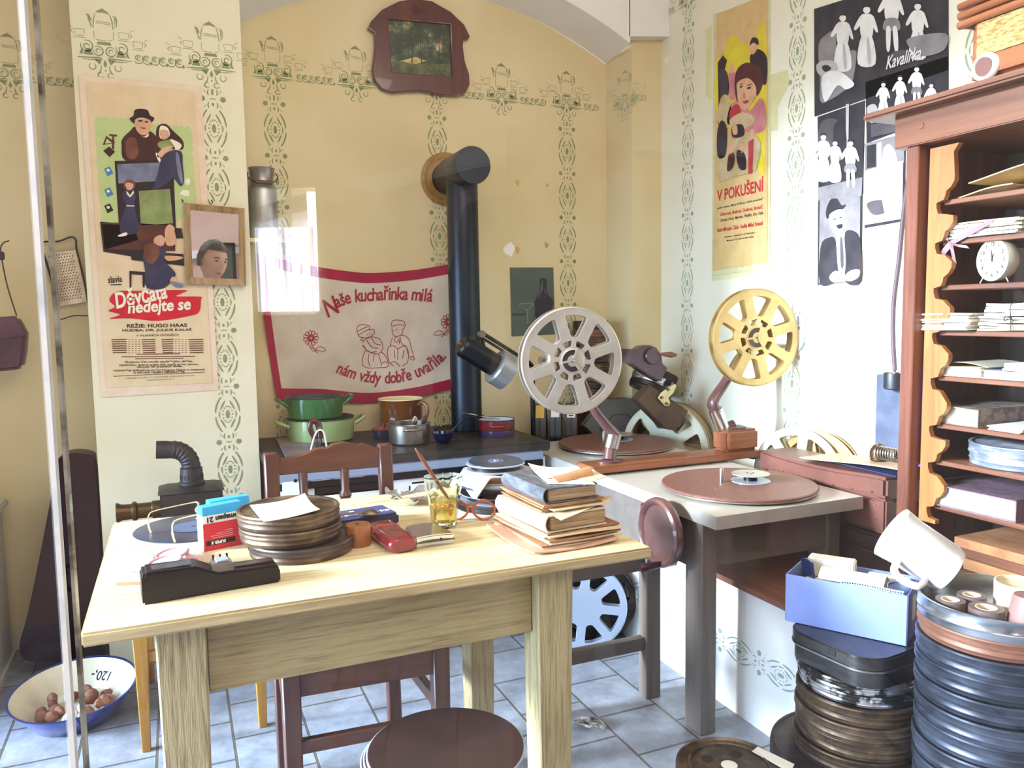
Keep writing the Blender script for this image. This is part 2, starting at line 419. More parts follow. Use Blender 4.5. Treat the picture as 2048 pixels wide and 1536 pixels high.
# ---- right flank of the recess, the stepped face and the main right wall
mb = MB(); mb.poly([(XR, DY, 0), (XR+.045, FY, 0), (XR+.045, FY, 2.64), (XR, DY, 2.6)], 0)
u = Vector((-.045, .17, 0)).normalized()*-1
st = Stencil(mb, (XR, DY, 0), u, (0, 0, 1), (-1, -.2, 0), 1); st.frieze([.13], .02, .175, fz-.005)
struct(mb, 'wall_recess_right', [M_cream, M_pgreen], normals=False)
mb = MB(); mb.poly([(XR+.045, FY, 0), (WX, FY, 0), (WX, FY, 2.62), (XR+.045, FY, 2.64)], 0)
st = Stencil(mb, (0, FY, 0), (1, 0, 0), (0, 0, 1), (0, -1, 0), 1); st.band(XR+.055, WX-.08, fz+.02)
struct(mb, 'wall_step', [M_cream, M_pgreen], normals=False)
mb = MB(); mb.poly([(WX, FY, 0), (WX, -.4, 0), (WX, -.4, 3.3), (WX, FY, 3.3)], 0)
rz_ = onX(1376, 38, WX).z+.13
st = Stencil(mb, (WX, 0, 0), (0, -1, 0), (0, 0, 1), (-1, 0, 0), 1)
cols = [-onX(1376, 300, WX).y, -onX(1592, 300, WX).y, -onX(1960, 60, WX).y]
st.frieze([c for c in cols]+[(cols[0]+cols[1])/2+.01], -3.3, -1.2, rz_)
for c, zb in zip(cols, (.5, .55, 1.4)): st.column(c, rz_-.165, zb)
for pts in (((1540, 150), (1575, 140), (1580, 165), (1555, 215), (1556, 260), (1540, 262)), ((1424, 553), (1540, 538), (1540, 546), (1424, 562)), ((1411, 60), (1424, 50), (1422, 200), (1412, 190))):
    mb.poly([onX(a, b, WX)+Vector((-.001, 0, 0)) for a, b in pts], 2)
M_ystain = mat('yellow_glue_stain', 'd8d39a', .9, 0, 'dedcae', 20)
struct(mb, 'wall_right', [M_rwall, M_pgreen, M_ystain], normals=False)

# ---- left pier that carries the poster, and the recess left of it
PXL, PXR = onY(150, 200, PY).x, XL+.012
mb = MB()
def wallbox(mb, x0, x1, y0, y1, z0, z1, mi=0): mb.mi = mi; mb.box(((x0+x1)/2, (y0+y1)/2, (z0+z1)/2), (x1-x0, y1-y0, z1-z0))
wallbox(mb, PXL, PXR, PY, DY+.1, 0, 3.0)
pz_ = onY(208, 83, PY).z
st = Stencil(mb, (0, PY, 0), (1, 0, 0), (0, 0, 1), (0, -1, 0), 1)
pc = [onY(208, 83, PY).x, onY(421, 107, PY).x]
st.frieze(pc, PXL+.005, PXR-.005, pz_); st.column(pc[1], pz_-.165, .55)
struct(mb, 'wall_pier', [M_pier, M_green], normals=False)
mb = MB(); mb.poly([(-1.75, DY, 0), (PXL+.02, DY, 0), (PXL+.02, DY, 3.0), (-1.75, DY, 3.0)], 0)
st = Stencil(mb, (0, DY, 0), (1, 0, 0), (0, 0, 1), (0, -1, 0), 1)
lz = onY(20, 128, DY).z; x0 = onY(18, 128, DY).x
st.frieze([x0, x0-.37], -1.2, PXL-.0, lz)
struct(mb, 'wall_recess_left', [M_cream, M_green], normals=False)

# ---- left wall with the tall window that lights the room
mb = MB()
for y0, y1, z0, z1 in ((-.4, .55, 0, 3.0), (.55, 3.05, 2.9, 3.0), (3.05, DY+.1, 0, 3.0), (.55, 3.05, 0, .12)): wallbox(mb, -1.75, -1.65, y0, y1, z0, z1)
struct(mb, 'wall_left', M_cream)
mb = MB()
for y, z, sy, sz in ((.575, 1.51, .05, 2.78), (3.025, 1.51, .05, 2.78), (1.8, 2.875, 2.5, .05), (1.8, .145, 2.5, .05)): mb.box((-1.7, y, z), (.07, sy, sz))
struct(mb, 'window_1', mat('window_paint', 'e8e6de', .4))

# ---- arch soffit, white spandrel above it and the ceiling
mb = MB(); SY = 3.3
for a, b in zip(xs, xs[1:]):
    mb.poly([(a, DY+.01, arch_z(a)), (b, DY+.01, arch_z(b)), (b, SY, arch_z(b)+.03), (a, SY, arch_z(a)+.03)], 0)
    mb.poly([(a, SY, arch_z(a)+.03), (b, SY, arch_z(b)+.03), (b, SY, 3.02), (a, SY, 3.02)], 0)
mb.poly([(XR-.005, SY, 2.575), (WX, SY, 2.6), (WX, SY, 3.02), (XR-.005, SY, 3.02)]); mb.poly([(XR, SY, 2.575), (XR, FY+.06, 2.575), (WX, FY+.06, 2.6), (WX, SY, 2.6)])
struct(mb, 'ceiling', M_white, normals=False)
struct(MB().box((.25, 2.1, 3.05), (4.1, 2.9, .08)), 'trim_1', M_white)

# ---- low ledge along the right wall
LX, LZ = 1.597, .437
mb = MB(); wallbox(mb, LX, WX, -.4, 3.3, 0, LZ-.012)
st = Stencil(mb, (LX, 0, 0), (0, -1, 0), (0, 0, 1), (-1, 0, 0), 1)
c1, c2 = onX(1478, 1302, LX), onX(1562, 1355, LX); stp = abs(c1.y-c2.y)
for k in range(-3, 5):
    st.eye(-c1.y+k*stp, c1.z, .86, False); st.link(-c1.y+(k+.5)*stp, c1.z, .86, False)
struct(mb, 'wall_ledge', [M_white, mat('stencil_blue_green', '8fa69a', .9)], normals=False)
M_board = wood('ledge_board_wood', '8a5a45', '6b4030', 9, 1)
struct(MB().box(((LX+WX)/2-.008, 1.45, LZ-.006), (WX-LX+.016, 3.7, .018)), 'trim_2', M_board)

# ---- visitors' side of the room behind the glass: pink wall with a bright curtained window
BY = -2.4
mb = MB(); mb.box((-.6, BY-.05, 1.5), (4.4, .1, 3.0))
struct(mb, 'wall_front', M_pink)

# ------------------------------------------------------------------ shared materials
W_table = wood('scrubbed_pine', 'dfcda0', 'b8935a', 16, 0, .6, .44, .8, .35, ratio=18)
W_tedge = wood('worn_table_edge', 'c9b182', '8d7048', 9, 0, .65, .35, .7, .4)
W_tablev = wood('worn_painted_pine', 'b19c70', '6a5234', 26, 2, .65, .46, .74, .5, ratio=22)
W_tableh = wood('worn_painted_pine_rail', 'ab9668', '6a5234', 22, 0, .65, .46, .76, .5, ratio=22)
W_red = wood('reddish_brown_wood', '62351f', '3e1e12', 7, 0, .35, .3, .7, .15, .2)
W_redv = wood('reddish_brown_wood_upright', '5c3120', '381a11', 7, 2, .35, .3, .7, .15, .2)
W_orange = wood('orange_pine', 'b5802f', '94621f', 10, 2, .45, .35, .65, .1)
W_grey = wood('grey_brown_painted_wood', '6b6057', '554a42', 8, 2, .6, .3, .7, .25)
W_greyx = wood('grey_brown_painted_apron', '665c55', '574d47', 6, 0, .6, .3, .7, .2)
W_hard = mat('red_brown_hardboard', '7d5347', .5, 0, '6d463c', 60, bump=.1)
W_cab = wood('cabinet_oak', '84543c', '5a3526', 8, 1, .4, .3, .7, .15)
W_cabv = wood('cabinet_oak_upright', '7e4a36', '552c20', 8, 2, .4, .3, .7, .15)
W_honey = wood('honey_wood', 'b0703a', '8c5026', 8, 2, .45, .3, .7, .1)
M_black = mat('black_plastic', '0d0b0d', .4, 0, '141113', 30, spec=.3)
M_iron = mat('dark_cast_iron', '35322f', .55, .5, '4a443e', 14, bump=.15)
M_pipe = mat('blackened_stove_pipe', '262a31', .35, .6, '39404a', 5, (1, 1, .3), .35, .7, .1, 8)
M_enamel = mat('white_enamel', 'e9e8e4', .18, 0, coat=.4)
M_chrome = mat('chrome', 'd5d7da', .15, 1)
M_alu = mat('grey_aluminium', 'b9b4aa', .35, .9, 'a39d92', 12)
M_steel = mat('dull_steel', 'a8a39a', .3, .95, '8c857a', 10)
M_tin_brown = mat('rusty_brown_tin', '4a3729', .45, .55, '786349', 18, (1, 1, 1.3), .45, .68, .1, 30, rough2=.35)
M_tin_dark = mat('dark_blackened_tin', '3a3230', .4, .6, '564a40', 10, (1, 1, 2), .4, .7, .1, 30)
M_tin_gold = mat('brassy_tin', '5c4630', .45, .6, '35281e', 18, (1, 1, 1.3), .42, .64, .1, 26)
M_tin_blue = mat('blue_grey_tin', '2c2e38', .36, .6, '484d5a', 12, (1, 1, 2), .42, .7, .06, 26)
M_tin_bright = mat('bright_silver_tin', 'c3c6cc', .2, .95, '9a9da5', 8, (1, 1, 3), .4, .7)
M_tin_foil = mat('peeling_silver_tin', 'd8d8dc', .25, .9, '3c3835', 16, (1, 1, .8), .46, .53, .15, 40)
M_tin_orange = mat('orange_rusty_tin', '6b4434', .5, .4, '835a44', 12, (1, 1, 4), .4, .7, .1, 30)
M_paper = mat('white_paper', 'e9e5da', .85, 0, 'dcd5c4', 8)
M_paper_aged = mat('aged_paper', 'd9c6a4', .85, 0, 'c5ab84', 9, bump=.1)
M_paper_brown = mat('brown_paper', 'b58358', .8, 0, 'a06e46', 14, bump=.15)
M_pages = mat('page_edges', 'b89a78', .85, 0, '7b5a3e', 9, (.6, .6, 60), .35, .68, .25, 9)
M_pages_w = mat('pale_page_edges', 'e6e0cf', .85, 0, 'b9ad95', 9, (.6, .6, 60), .4, .75, .2, 9)
M_brass = mat('old_brass', '9a7638', .35, .9, '6d5127', 20)
M_glass = mat('clear_glass', 'ffffff', .02, 0, trans=1, ior=1.45)
M_ink = mat('black_ink', '191614', .8)
M_red = mat('red_print', 'c4142a', .7, 0, 'b01024', 12)

# ------------------------------------------------------------------ dining table
TZ = .80; TX0, TX1, TY0, TY1 = -.159, .893, 1.364, 2.10
t = thing('kitchen_table', 'long scrubbed pine table with peeling cream paint in the middle of the room', 'table', ((TX0+TX1)/2, (TY0+TY1)/2, 0))
m = MB().box(((TX0+TX1)/2, (TY0+TY1)/2, TZ-.0115), (TX1-TX0, TY1-TY0, .023)).bevel(.004, 2)
for f in m.bm.faces: f.material_index = 0 if f.calc_center_median().z > TZ-.0015 else 1
m.build('tabletop', [W_table, W_tedge], t, True)
def tapered_leg(x0, x1, y0, y1, zt, k=.78):
    m = MB(); m.box(((x0+x1)/2, (y0+y1)/2, zt/2), (x1-x0, y1-y0, zt))
    for v in m.bm.verts:
        if v.co.z < zt/2:
            v.co.x = (x0+x1)/2 + (v.co.x-(x0+x1)/2)*k; v.co.y = (y0+y1)/2 + (v.co.y-(y0+y1)/2)*k
    return m.bevel(.003, 1)
for x0, x1, y0, y1 in ((-.055, .026, 1.405, 1.486), (.648, .729, 1.405, 1.486), (.692, .772, 1.95, 2.03), (-.055, .026, 1.95, 2.03)):
    tapered_leg(x0, x1, y0, y1, TZ-.023).build('leg', W_tablev, t, True)
for a, b in (((.026, 1.435), (.648, 1.46)), ((.026, 1.985), (.692, 2.01))):
    MB().box(((a[0]+b[0])/2, (a[1]+b[1])/2, .706), (b[0]-a[0], b[1]-a[1], .142)).bevel(.002, 1).build('apron', W_tableh, t, True)
for x in (-.015, .70):
    MB().box((x, 1.715, .706), (.025, .44, .142)).build('apron', W_tableh, t, True)
for x0, x1 in ((.115, .205), (.56, .645)): MB().box(((x0+x1)/2, 1.4335, .765), (x1-x0, .004, .022)).build('repair_patch', W_table, t, True)

# ------------------------------------------------------------------ carved chair behind the table
FLx, FRx, BLx, BRx = (.205, 1.80), (.555, 1.78), (.225, 2.20), (.54, 2.20)
t = thing('carved_chair', 'dark reddish wooden chair with a carved crest rail pushed behind the table', 'chair', (.38, 2.0, 0))
for x, y in (FLx, FRx):
    MB().beam((x, y, 0), (x, y, .49), .034, .034, (0, 1, 0), .042, .042).bevel(.003, 1).build('leg', W_redv, t, True)
for x, y in (BLx, BRx):
    m = MB(); pts = [(x, y-.02, 0), (x, y, .42), (x, y+.0, .70), (x, y+.012, .921)]
    for a, b in zip(pts, pts[1:]): m.beam(a, b, .038, .034, (0, 1, 0))
    m.bevel(.004, 1).build('leg', W_redv, t, True)
m = MB(); m.prism([(.185, 1.76), (.575, 1.74), (.555, 2.20), (.205, 2.20)], .022, z0=.493); m.bevel(.006).build('seat', W_red, t, True)
m = MB()
for a, b in ((FLx, FRx), (FLx, BLx), (FRx, BRx), (BLx, BRx)): m.beam((*a, .458), (*b, .458), .022, .07)
m.build('seat_rail', W_red, t, True)
for a, b, z in ((FLx, FRx, .30), (FRx, BRx, .335), (FLx, BLx, .335), (BLx, BRx, .29)):
    MB().beam((*a, z), (*b, z), .02, .034).bevel(.003, 1).build('stretcher', W_red, t, True)
top = [(.018, .925), (.07, .928), (.105, .938), (.125, .95), (.145, .953), (.157, .95), (.175, .963), (.205, .967), (.232, .957), (.243, .952), (.262, .955), (.28, .946), (.30, .934), (.335, .93)]
poly = [(.018, .87)]+[(.1, .868), (.2, .866), (.3, .866), (.335, .866)]+top[::-1]
m = MB(); m.prism([(x+.217, .856+(z-.866)*.8) for x, z in poly], .022, basis((0, 2.222, 0), (1, 0, 0), (0, 0, 1), (0, -1, 0)))
m.bevel(.003, 1, 50).build('crest_rail', W_red, t, True)
for x in (.308, .423):
    m = MB(); m.lathe([(0, .55), (.010, .55), (.013, .58), (.016, .63), (.012, .70), (.010, .765), (.016, .78), (.018, .785), (.016, .79), (.011, .80), (.013, .862), (0, .862)], (x, 2.208, 0), seg=16)
    m.build('spindle', W_redv, t, True)
MB().beam((.225, 2.207, .55), (.54, 2.207, .55), .02, .03).build('lower_rail', W_red, t, True)

# ------------------------------------------------------------------ orange pine stool that carries the lantern
t = thing('pine_stool', 'orange varnished pine stool behind the left end of the table', 'stool', (.03, 2.7, 0))
for x, y in ((-.137, 2.515), (.197, 2.515), (-.137, 3.0), (.197, 3.0)):
    MB().beam((x, y, 0), (x, y, .515), .024, .024, (0, 1, 0), .048, .04).bevel(.002, 1).build('leg', W_orange, t, True)
MB().box((.03, 2.757, .53), (.42, .58, .03)).bevel(.005).build('seat', W_orange, t, True)
for y in (2.515, 3.0): MB().box((.03, y, .29), (.3, .018, .03)).build('stretcher', W_orange, t, True)
for x in (-.137, .197): MB().box((x, 2.757, .33), (.018, .46, .03)).build('stretcher', W_orange, t, True)

# ------------------------------------------------------------------ kitchen stove, its pipe and the wall collar
SZ, SF = .77, 2.88
t = thing('kitchen_stove', 'white enamel cooking stove with a dark iron hob under the embroidered cloth', 'stove', (.83, 3.2, 0))
m = MB(); m.box((.835, 3.195, .385+.04), (1.05, .63, .61)); m.bevel(.01).build('body', M_enamel, t, True)
m = MB(); m.box((.835, 3.19, SZ-.02), (1.10, .66, .04)); m.bevel(.006)
for x in (.62, .86, 1.06, 1.24): m.box((x, 3.17, SZ+.0005), (.004, .5, .003))
m.box((.86, 3.05, SZ+.0005), (.5, .004, .003)); m.build('hob', M_iron, t, True)
MB().box((.835, SF-.008, .716), (1.04, .02, .036)).bevel(.004).build('front_rail', mat('blue_grey_enamel', '8a93a8', .25), t, True)
MB().box((.835, SF-.004, .682), (1.04, .014, .026)).build('grille_slot', M_black, t, True)
MB().box((.365, SF+.004, .42), (.10, .045, .59)).bevel(.012, 3).build('corner_post', M_enamel, t, True)
MB().cyl((.372, SF-.022, .705), (.372, SF-.015, .705), .006).build('screw', M_black, t, True)
MB().box((.575, SF-.002, .60), (.27, .018, .16)).bevel(.008).build('door_frame', M_black, t, True)
d = MB().box((.575, SF-.012, .585), (.235, .024, .12)).bevel(.012, 3).build('oven_door', M_enamel, t, True)
MB().box((.575, SF-.004, .71), (.3, .012, .05)).bevel(.003).build('burnt_enamel_patch', mat('chipped_enamel', 'd8d3c6', .4, 0, '2b2226', 22, (1, 1, 1), .52, .58), t, True)
d = MB().box((1.03, SF-.012, .56), (.48, .024, .19)).bevel(.012, 3).build('oven_door', M_enamel, t, True)
MB().cyl((.85, SF-.045, .63), (1.2, SF-.045, .63), .008, seg=12).build('handle', M_steel, d, True)
for x in (.34, 1.33):
    for y in (2.95, 3.44): MB().box((x, y, .06), (.05, .05, .12)).build('foot', M_iron, t, True)
MB().box((1.372, 3.1, .45), (.012, .4, .5)).build('side_plate', M_enamel, t, True)

px0, py0, pr = 1.188, 3.315, .069
t = thing('stove_pipe', 'black stove pipe rising from the hob and turning into the wall', 'stove pipe', (px0, py0, SZ+.003))
ez = onY(955, 345, py0).z
m = MB(); m.lathe([(pr, .0), (pr, ez-SZ+.02)], seg=40); m.build('pipe', M_pipe, t)
m = MB(); m.lathe([(pr*1.12, -.125), (pr*1.15, -.12), (pr*1.15, .12), (pr*1.12, .128), (.0, .128)], (0, -.02, ez-SZ), RX(radians(90))@Matrix.Identity(3), 40)
m.lathe([(pr*1.02, .05), (pr*1.02, .25)], (0, 0, ez-SZ), RX(radians(-90)), 36)
m.build('elbow', M_pipe, t)
m = MB(); m.beam((-.055, -.149, ez-SZ-.012), (.05, -.149, ez-SZ+.012), .004, .012); m.build('seam', M_pipe, t)
t = MB().lathe([(.074, .0), (.12, 0), (.122, .006), (.108, .014), (.098, .012), (.09, .02), (.074, .02)], (0, 0, 0), RX(radians(90)), 40)
c = onY(903, 362, DY); tag(t.xf(Matrix.Translation((px0, DY, ez))).build('pipe_collar', mat('ochre_collar', 'a9803c', .5, .3, '8a642b', 12), loc=(px0, DY, ez)), 'ochre ring collar where the stove pipe meets the back wall', 'pipe collar')

# ------------------------------------------------------------------ work bench and the trestle below it
BZ = .70
t = thing('work_bench', 'film rewinding bench with a grey laminate top standing along the right wall', 'work bench', (1.68, 2.5, 0))
M_lam = mat('grey_beige_laminate', 'c9c2b6', .3, 0, 'bdb5a8', 3)
M_edge = mat('brushed_edge_band', 'c9c5bd', .3, .35, 'b0aba2', 5)
m = MB(); m.mi = 0; m.box((1.682, 2.52, BZ-.0195), (.564, 1.42, .039)); m.bm.faces.ensure_lookup_table()
for f in m.bm.faces:
    if abs(f.calc_center_median().z-BZ) > 1e-3: f.material_index = 1
m.build('bench_top', [M_lam, M_edge], t, True, smooth=False)
for x, y, z0 in ((1.437, 1.93, 0), (1.437, 3.15, 0), (1.925, 1.93, LZ+.003), (1.925, 3.15, LZ+.003)):
    MB().box((x, y, (z0+BZ-.039)/2), (.055, .085, BZ-.039-z0)).bevel(.003, 1).build('leg', W_grey, t, True)
MB().box((1.681, 1.905, .59), (.435, .022, .135)).build('apron', W_greyx, t, True)
MB().box((1.424, 2.34, .585), (.02, .74, .15)).build('apron', W_greyx, t, True)
MB().box((1.424, 2.93, .54), (.02, .36, .24)).bevel(.003).build('side_panel', M_enamel, t, True)
MB().box((1.41, 2.12, .572), (.012, .2, .16)).bevel(.004).build('gear_plate', mat('dark_red_enamel', '6a1a16', .35, 0, '571412', 8), t, True)
# hand wheel with its peg
h = MB(); wc = onX(1320, 1065, 1.345); cx, cy, cz = wc
R = RY(radians(-90))@Matrix.Identity(3)
h.lathe([(0, .005), (.084, .005), (.088, .012), (.097, .017), (.106, .012), (.109, 0), (.106, -.012), (.097, -.017), (.088, -.012), (.084, -.005), (0, -.005)], (cx, cy, cz), R, 44)
h.cyl((cx, cy, cz), (1.412, cy, cz), .012)
w_ = h.build('hand_wheel', mat('bakelite_brown', '5c3a38', .3, 0, '74504a', 6, coat=.3), t, True)
MB().tube([(cx, cy-.02, cz-.092), (cx-.03, cy-.021, cz-.093), (cx-.075, cy-.022, cz-.094), (cx-.085, cy-.022, cz-.094)], [.008, .011, .0135, .009], 14).build('crank_peg', mat('dark_bakelite', '3c1c2a', .3), w_, True)

t = thing('trestle', 'grey wooden trestle standing beneath the left edge of the film bench', 'trestle', (1.25, 2.17, 0))
for x in (1.413, 1.04): MB().box((x, 2.175, .24), (.056, .05, .48)).bevel(.003, 1).build('leg', W_grey, t, True)
MB().box((1.22, 2.175, .19), (.33, .03, .042)).build('stretcher', W_greyx, t, True)
MB().box((1.225, 2.175, .46), (.32, .03, .04)).build('top_rail', W_greyx, t, True)

# ------------------------------------------------------------------ open shelf cabinet on the ledge
CX, CY = 1.85, 1.592
t = thing('shelf_cabinet', 'tall brown wooden cabinet with open shelves against the right wall', 'cabinet', (2.05, 1.1, LZ))
Y0 = .55
MB().beam((CX+.02, CY-.024, LZ+.003), (CX+.02, CY-.024, 1.72), .048, .04, (0, 1, 0)).bevel(.004, 1).build('post', W_cabv, t, True)
MB().box((CX+.21, CY-.012, 1.08), (.36, .02, 1.28)).build('side_wall', W_cabv, t, True)
MB().box((2.235, (CY+Y0)/2, 1.12), (.012, CY-Y0-.03, 1.36)).build('back_panel', mat('dusty_back_panel', '6f5d54', .8, 0, '7d6a60', 4), t, True)
MB().box((CX+.19, (CY+Y0)/2+.02, 1.765), (.40, CY-Y0+.02, .09)).bevel(.003).build('top_rail', W_cab, t, True)
m = MB(); m.box((CX+.175, (CY+Y0)/2+.055, 1.817), (.46, CY-Y0+.09, .02)); m.bevel(.006).build('cornice', W_cab, t, True)
MB().box((CX+.21, (CY+Y0)/2, LZ+.04), (.36, CY-Y0-.03, .07)).build('plinth', W_cab, t, True)
shelves = [1.572, 1.466, 1.347, 1.226, 1.104, .974, .873, .75]
for z in shelves:
    MB().box((CX+.225, (CY+Y0)/2-.03, z-.007), (.345, CY-Y0-.10, .014)).bevel(.002, 1).build('shelf', W_cab, t, True)
# scalloped bracket board that carries the shelves
pts = []; zz = 1.70
edge = [(0.0, 1.71), (0.0, .70)]
out = [(.052, .70)]
for z in shelves[::-1]:
    out += [(.052, z-.04), (.03, z-.036), (.024, z-.02), (.024, z-.008), (.045, z-.002), (.05, z+.01), (.052, z+.02), (.066, z+.03), (.075, z+.045), (.075, z+.06)]
out = [p for p in out if p[1] < 1.70]+[(.07, 1.69), (.085, 1.71)]
M_ = basis((CX+.03, CY-.052, 0), (0, -1, 0), (0, 0, 1), (1, 0, 0))
MB().prism(edge+out, .016, M_).build('bracket_board', W_honey, t, True)
MB().box((CX-.002, CY-.14, 1.765), (.004, .048, .03)).bevel(.003).build('name_plate_holder', mat('white_holder', 'efece6', .4), t, True)
MB().box((CX-.0045, CY-.14, 1.765), (.002, .026, .014)).build('slot', mat('grey_slot', '8a8a88', .5), t, True)
MB().cyl((CX, CY-.055, 1.767), (CX-.012, CY-.055, 1.767), .012, .009).build('knob', W_cab, t, True)
MB().box((CX-.001, CY-.365, 1.752), (.003, .15, .05)).build('metal_label', M_alu, t, True)

# ------------------------------------------------------------------ things on the dining table
def can_profile(r, h, beads=2, lid=True):
    "film can: body, overlapping lid with rolled rims and a sunken top"
    p = [(0, 0), (r*.985, 0), (r, .002)]
    for k in range(beads):
        z = h*(k+1)/(beads+1); p += [(r, z-.003), (r*1.012, z), (r, z+.003)]
    p += [(r, h-.004), (r*1.005, h-.002), (r*.99, h), (r*.93, h), (r*.91, h-.003), (r*.62, h-.003), (r*.6, h-.001), (0, h-.001)]
    return p
def film_can(name, label, m_body, c, r, h, m_lid=None, rz=0, tilt=(0, 0), group=None, cat='film can', beads=1, split=.55):
    t = thing(name, label, cat, c, group=group, rot=(tilt[0], tilt[1], rz))
    hb = h*split
    b = MB(); p = [(0, 0), (r*.97, 0), (r*.985, .002)]
    for k in range(beads):
        z = hb*(k+1)/(beads+1.2); p += [(r*.985, z-.003), (r*1.0, z), (r*.985, z+.003)]
    p += [(r*.985, hb), (0, hb)]
    b.lathe(p, seg=56); b.build('can_body', m_body, t)
    l = MB(); l.lathe([(r*.99, hb-.001), (r*1.015, hb-.001), (r*1.02, hb+.002), (r*1.005, hb+.004), (r*1.005, h-.006), (r*1.018, h-.003), (r*1.005, h), (r*.95, h), (r*.92, h-.003), (r*.66, h-.003), (r*.63, h-.0008), (0, h-.0008)], seg=56)
    l.build('lid', m_lid or m_body, t)
    return t
# record at the back left
t = thing('vinyl_record', 'dark blue-grey gramophone record lying at the back left of the table', 'record', (.02, 1.963, TZ))
M_vinyl = mat('vinyl', '2b323f', .28, 0, '38404e', 20, bump=.05)
m = MB(); m.lathe([(0, .0), (.128, 0), (.13, .001), (.13, .002), (.127, .003), (.052, .0024), (0, .0026)], seg=64); m.build('disc', M_vinyl, t)
m = MB(); m.lathe([(.004, .0028), (.049, .0028), (.05, .0036), (.004, .0036)], seg=48); m.build('label_disc', mat('faded_blue_label', '515d78', .5), t)
# gold framed spectacles
a = onZ(302, 1066, .8035); b = onZ(350, 1084, .8035)
t = thing('spectacles', 'gold wire spectacles resting upside down on the record beside the film boxes', 'eyeglasses', (a.x+.06, (a.y+b.y)/2, .803))
M_gold = mat('gold_wire', 'd9c79c', .3, .85); M_lens = mat('lens_glass', 'f4f2f6', .02, 0, trans=.97, ior=1.3)
for q in (a, b):
    P = cr([q, q+Vector((-.004, 0, .02)), q+Vector((-.002, 0, .042)), q+Vector((.012, .001, .05)), q+Vector((.06, .004, .056)), q+Vector((.098, .006, .06))], 5, False)
    MB().tube(P, [.0026 if i < 6 else .0016 for i in range(len(P))], 8).build('temple', M_gold, t, True)
for i, q in enumerate((a, b)):
    c = q+Vector((.10, .006+(-.02 if i == 0 else .02), .045))
    f = MB().tube([c+Vector((.004*sin(k), .021*cos(2*pi*k/24), .019*sin(2*pi*k/24))) for k in range(24)], .0018, 6, True); f.build('lens_rim', M_gold, t, True)
    MB().lathe([(0, .0006), (.0195, .0003), (.0195, -.0003), (0, -.0006)], c, RY(radians(90)), 24, .9, 1).build('lens', M_lens, t, True)
MB().tube([a+Vector((.102, -.036, .05)), a+Vector((.104, (b.y-a.y)/2+.006, .056)), b+Vector((.102, .045, .05))], .0015, 6).build('bridge', M_gold, t, True)

# two film boxes with upside-down print
M_bblue = mat('box_blue', '2a9fd6', .45); M_bred = mat('box_red', 'd02a3a', .45); M_bwhite = mat('box_white', 'f2f0ea', .5)
M_pprint = mat('pale_print', 'e8a0a4', .6)
def film_box(label, o, rz):
    t = thing('film_box', label, 'film box', o, rz, 'film cartons on the table')
    W, D, H_ = .086, .034, .094
    MB().box((W/2, D/2, H_*.40), (W, D, H_*.80)).build('carton', M_bwhite, t)
    m = MB(); m.box((W/2, D/2, H_*.9), (W, D, H_*.20), top=(1, .75)); m.bevel(.001, 1); m.build('blue_cap', M_bblue, t)
    MB().box((W/2, -.0004, H_*.31), (W, .001, H_*.62)).build('red_panel', M_bred, t)
    MB().box((W*.42, -.0009, H_*.175), (W*.72, .001, H_*.11)).build('black_strip', M_ink, t)
    F = lambda x, z: basis((x, -.0016, z), (-1, 0, 0), (0, 0, -1), (0, -1, 0))
    MB().text('fomapan 21', .0155, F(W*.5, H_*.71), bold=.0006, sx=1.0).build('lettering', M_ink, t)
    MB().text('SUPER 8', .0085, F(W*.36, H_*.175), bold=.0004).build('lettering', M_bwhite, t)
    m = MB()
    for k, wd in enumerate((.5, .55, .42, .2)): m.box((W*(.72-wd*.5), -.0012, H_*(.28+k*.045)), (W*wd, .0008, .0012))
    m.build('small_print', M_pprint, t)
    return t
film_box('red and white film carton with blue cap, the front one of the two', (.035, 1.745, TZ), radians(17))
film_box('red and white film carton with blue cap, half hidden behind the other carton', (.053, 1.797, TZ), radians(15))

# papers, folders and rose spectacles at the left edge
def paper(name, label, pts, z, m, cat='paper', curl=.0, thick=.0012, group=None, n=8):
    "sheet with its four corners given; curl lifts the corners"
    A, B, C_, D = [Vector((p[0], p[1], z)) for p in pts]
    cs = curl if isinstance(curl, (list, tuple)) else (curl,)*4
    def fn(u, v):
        p = A*(1-u)*(1-v)+B*u*(1-v)+C_*u*v+D*(1-u)*v
        q = cs[0]*((1-u)*(1-v))**3+cs[1]*(u*(1-v))**3+cs[2]*(u*v)**3+cs[3]*((1-u)*v)**3
        return p+Vector((0, 0, q+thick))
    c = (A+B+C_+D)/4
    return tag(MB().sheet(fn, n, n, thick).build(name, m, loc=(c.x, c.y, z)), label, cat, group)
q = lambda x, y, z=TZ: tuple(onZ(x, y, z))[:2]
paper('kraft_envelope', 'brown kraft envelope lowest of the papers left of the black splicer', [q(232, 1172), q(400, 1165), q(405, 1120), q(262, 1132)], TZ, M_paper_brown, 'envelope', thick=.004)
paper('pink_folder', 'thin pinkish folder on the kraft envelope, left of the black splicer', [q(236, 1163, .806), q(395, 1160, .806), q(402, 1110, .806), q(258, 1120, .806)], TZ+.0045, mat('pinkish_card', 'd8b4a4', .7), 'folder', thick=.003)
paper('blue_sheet', 'pale sheet with a blue edge in the paper pile left of the black splicer', [q(245, 1150, .81), q(385, 1152, .81), q(390, 1108, .81), q(255, 1112, .81)], TZ+.008, mat('blue_edged_paper', 'b9c4e0', .7), 'paper', thick=.003)
paper('photo_print', 'curled white photograph topmost of the papers under the rose spectacles', [q(246, 1142, .815), q(375, 1140, .815), q(390, 1085, .815), q(250, 1105, .815)], TZ+.0115, M_paper, 'photograph', (.004, .0, .002, .018))
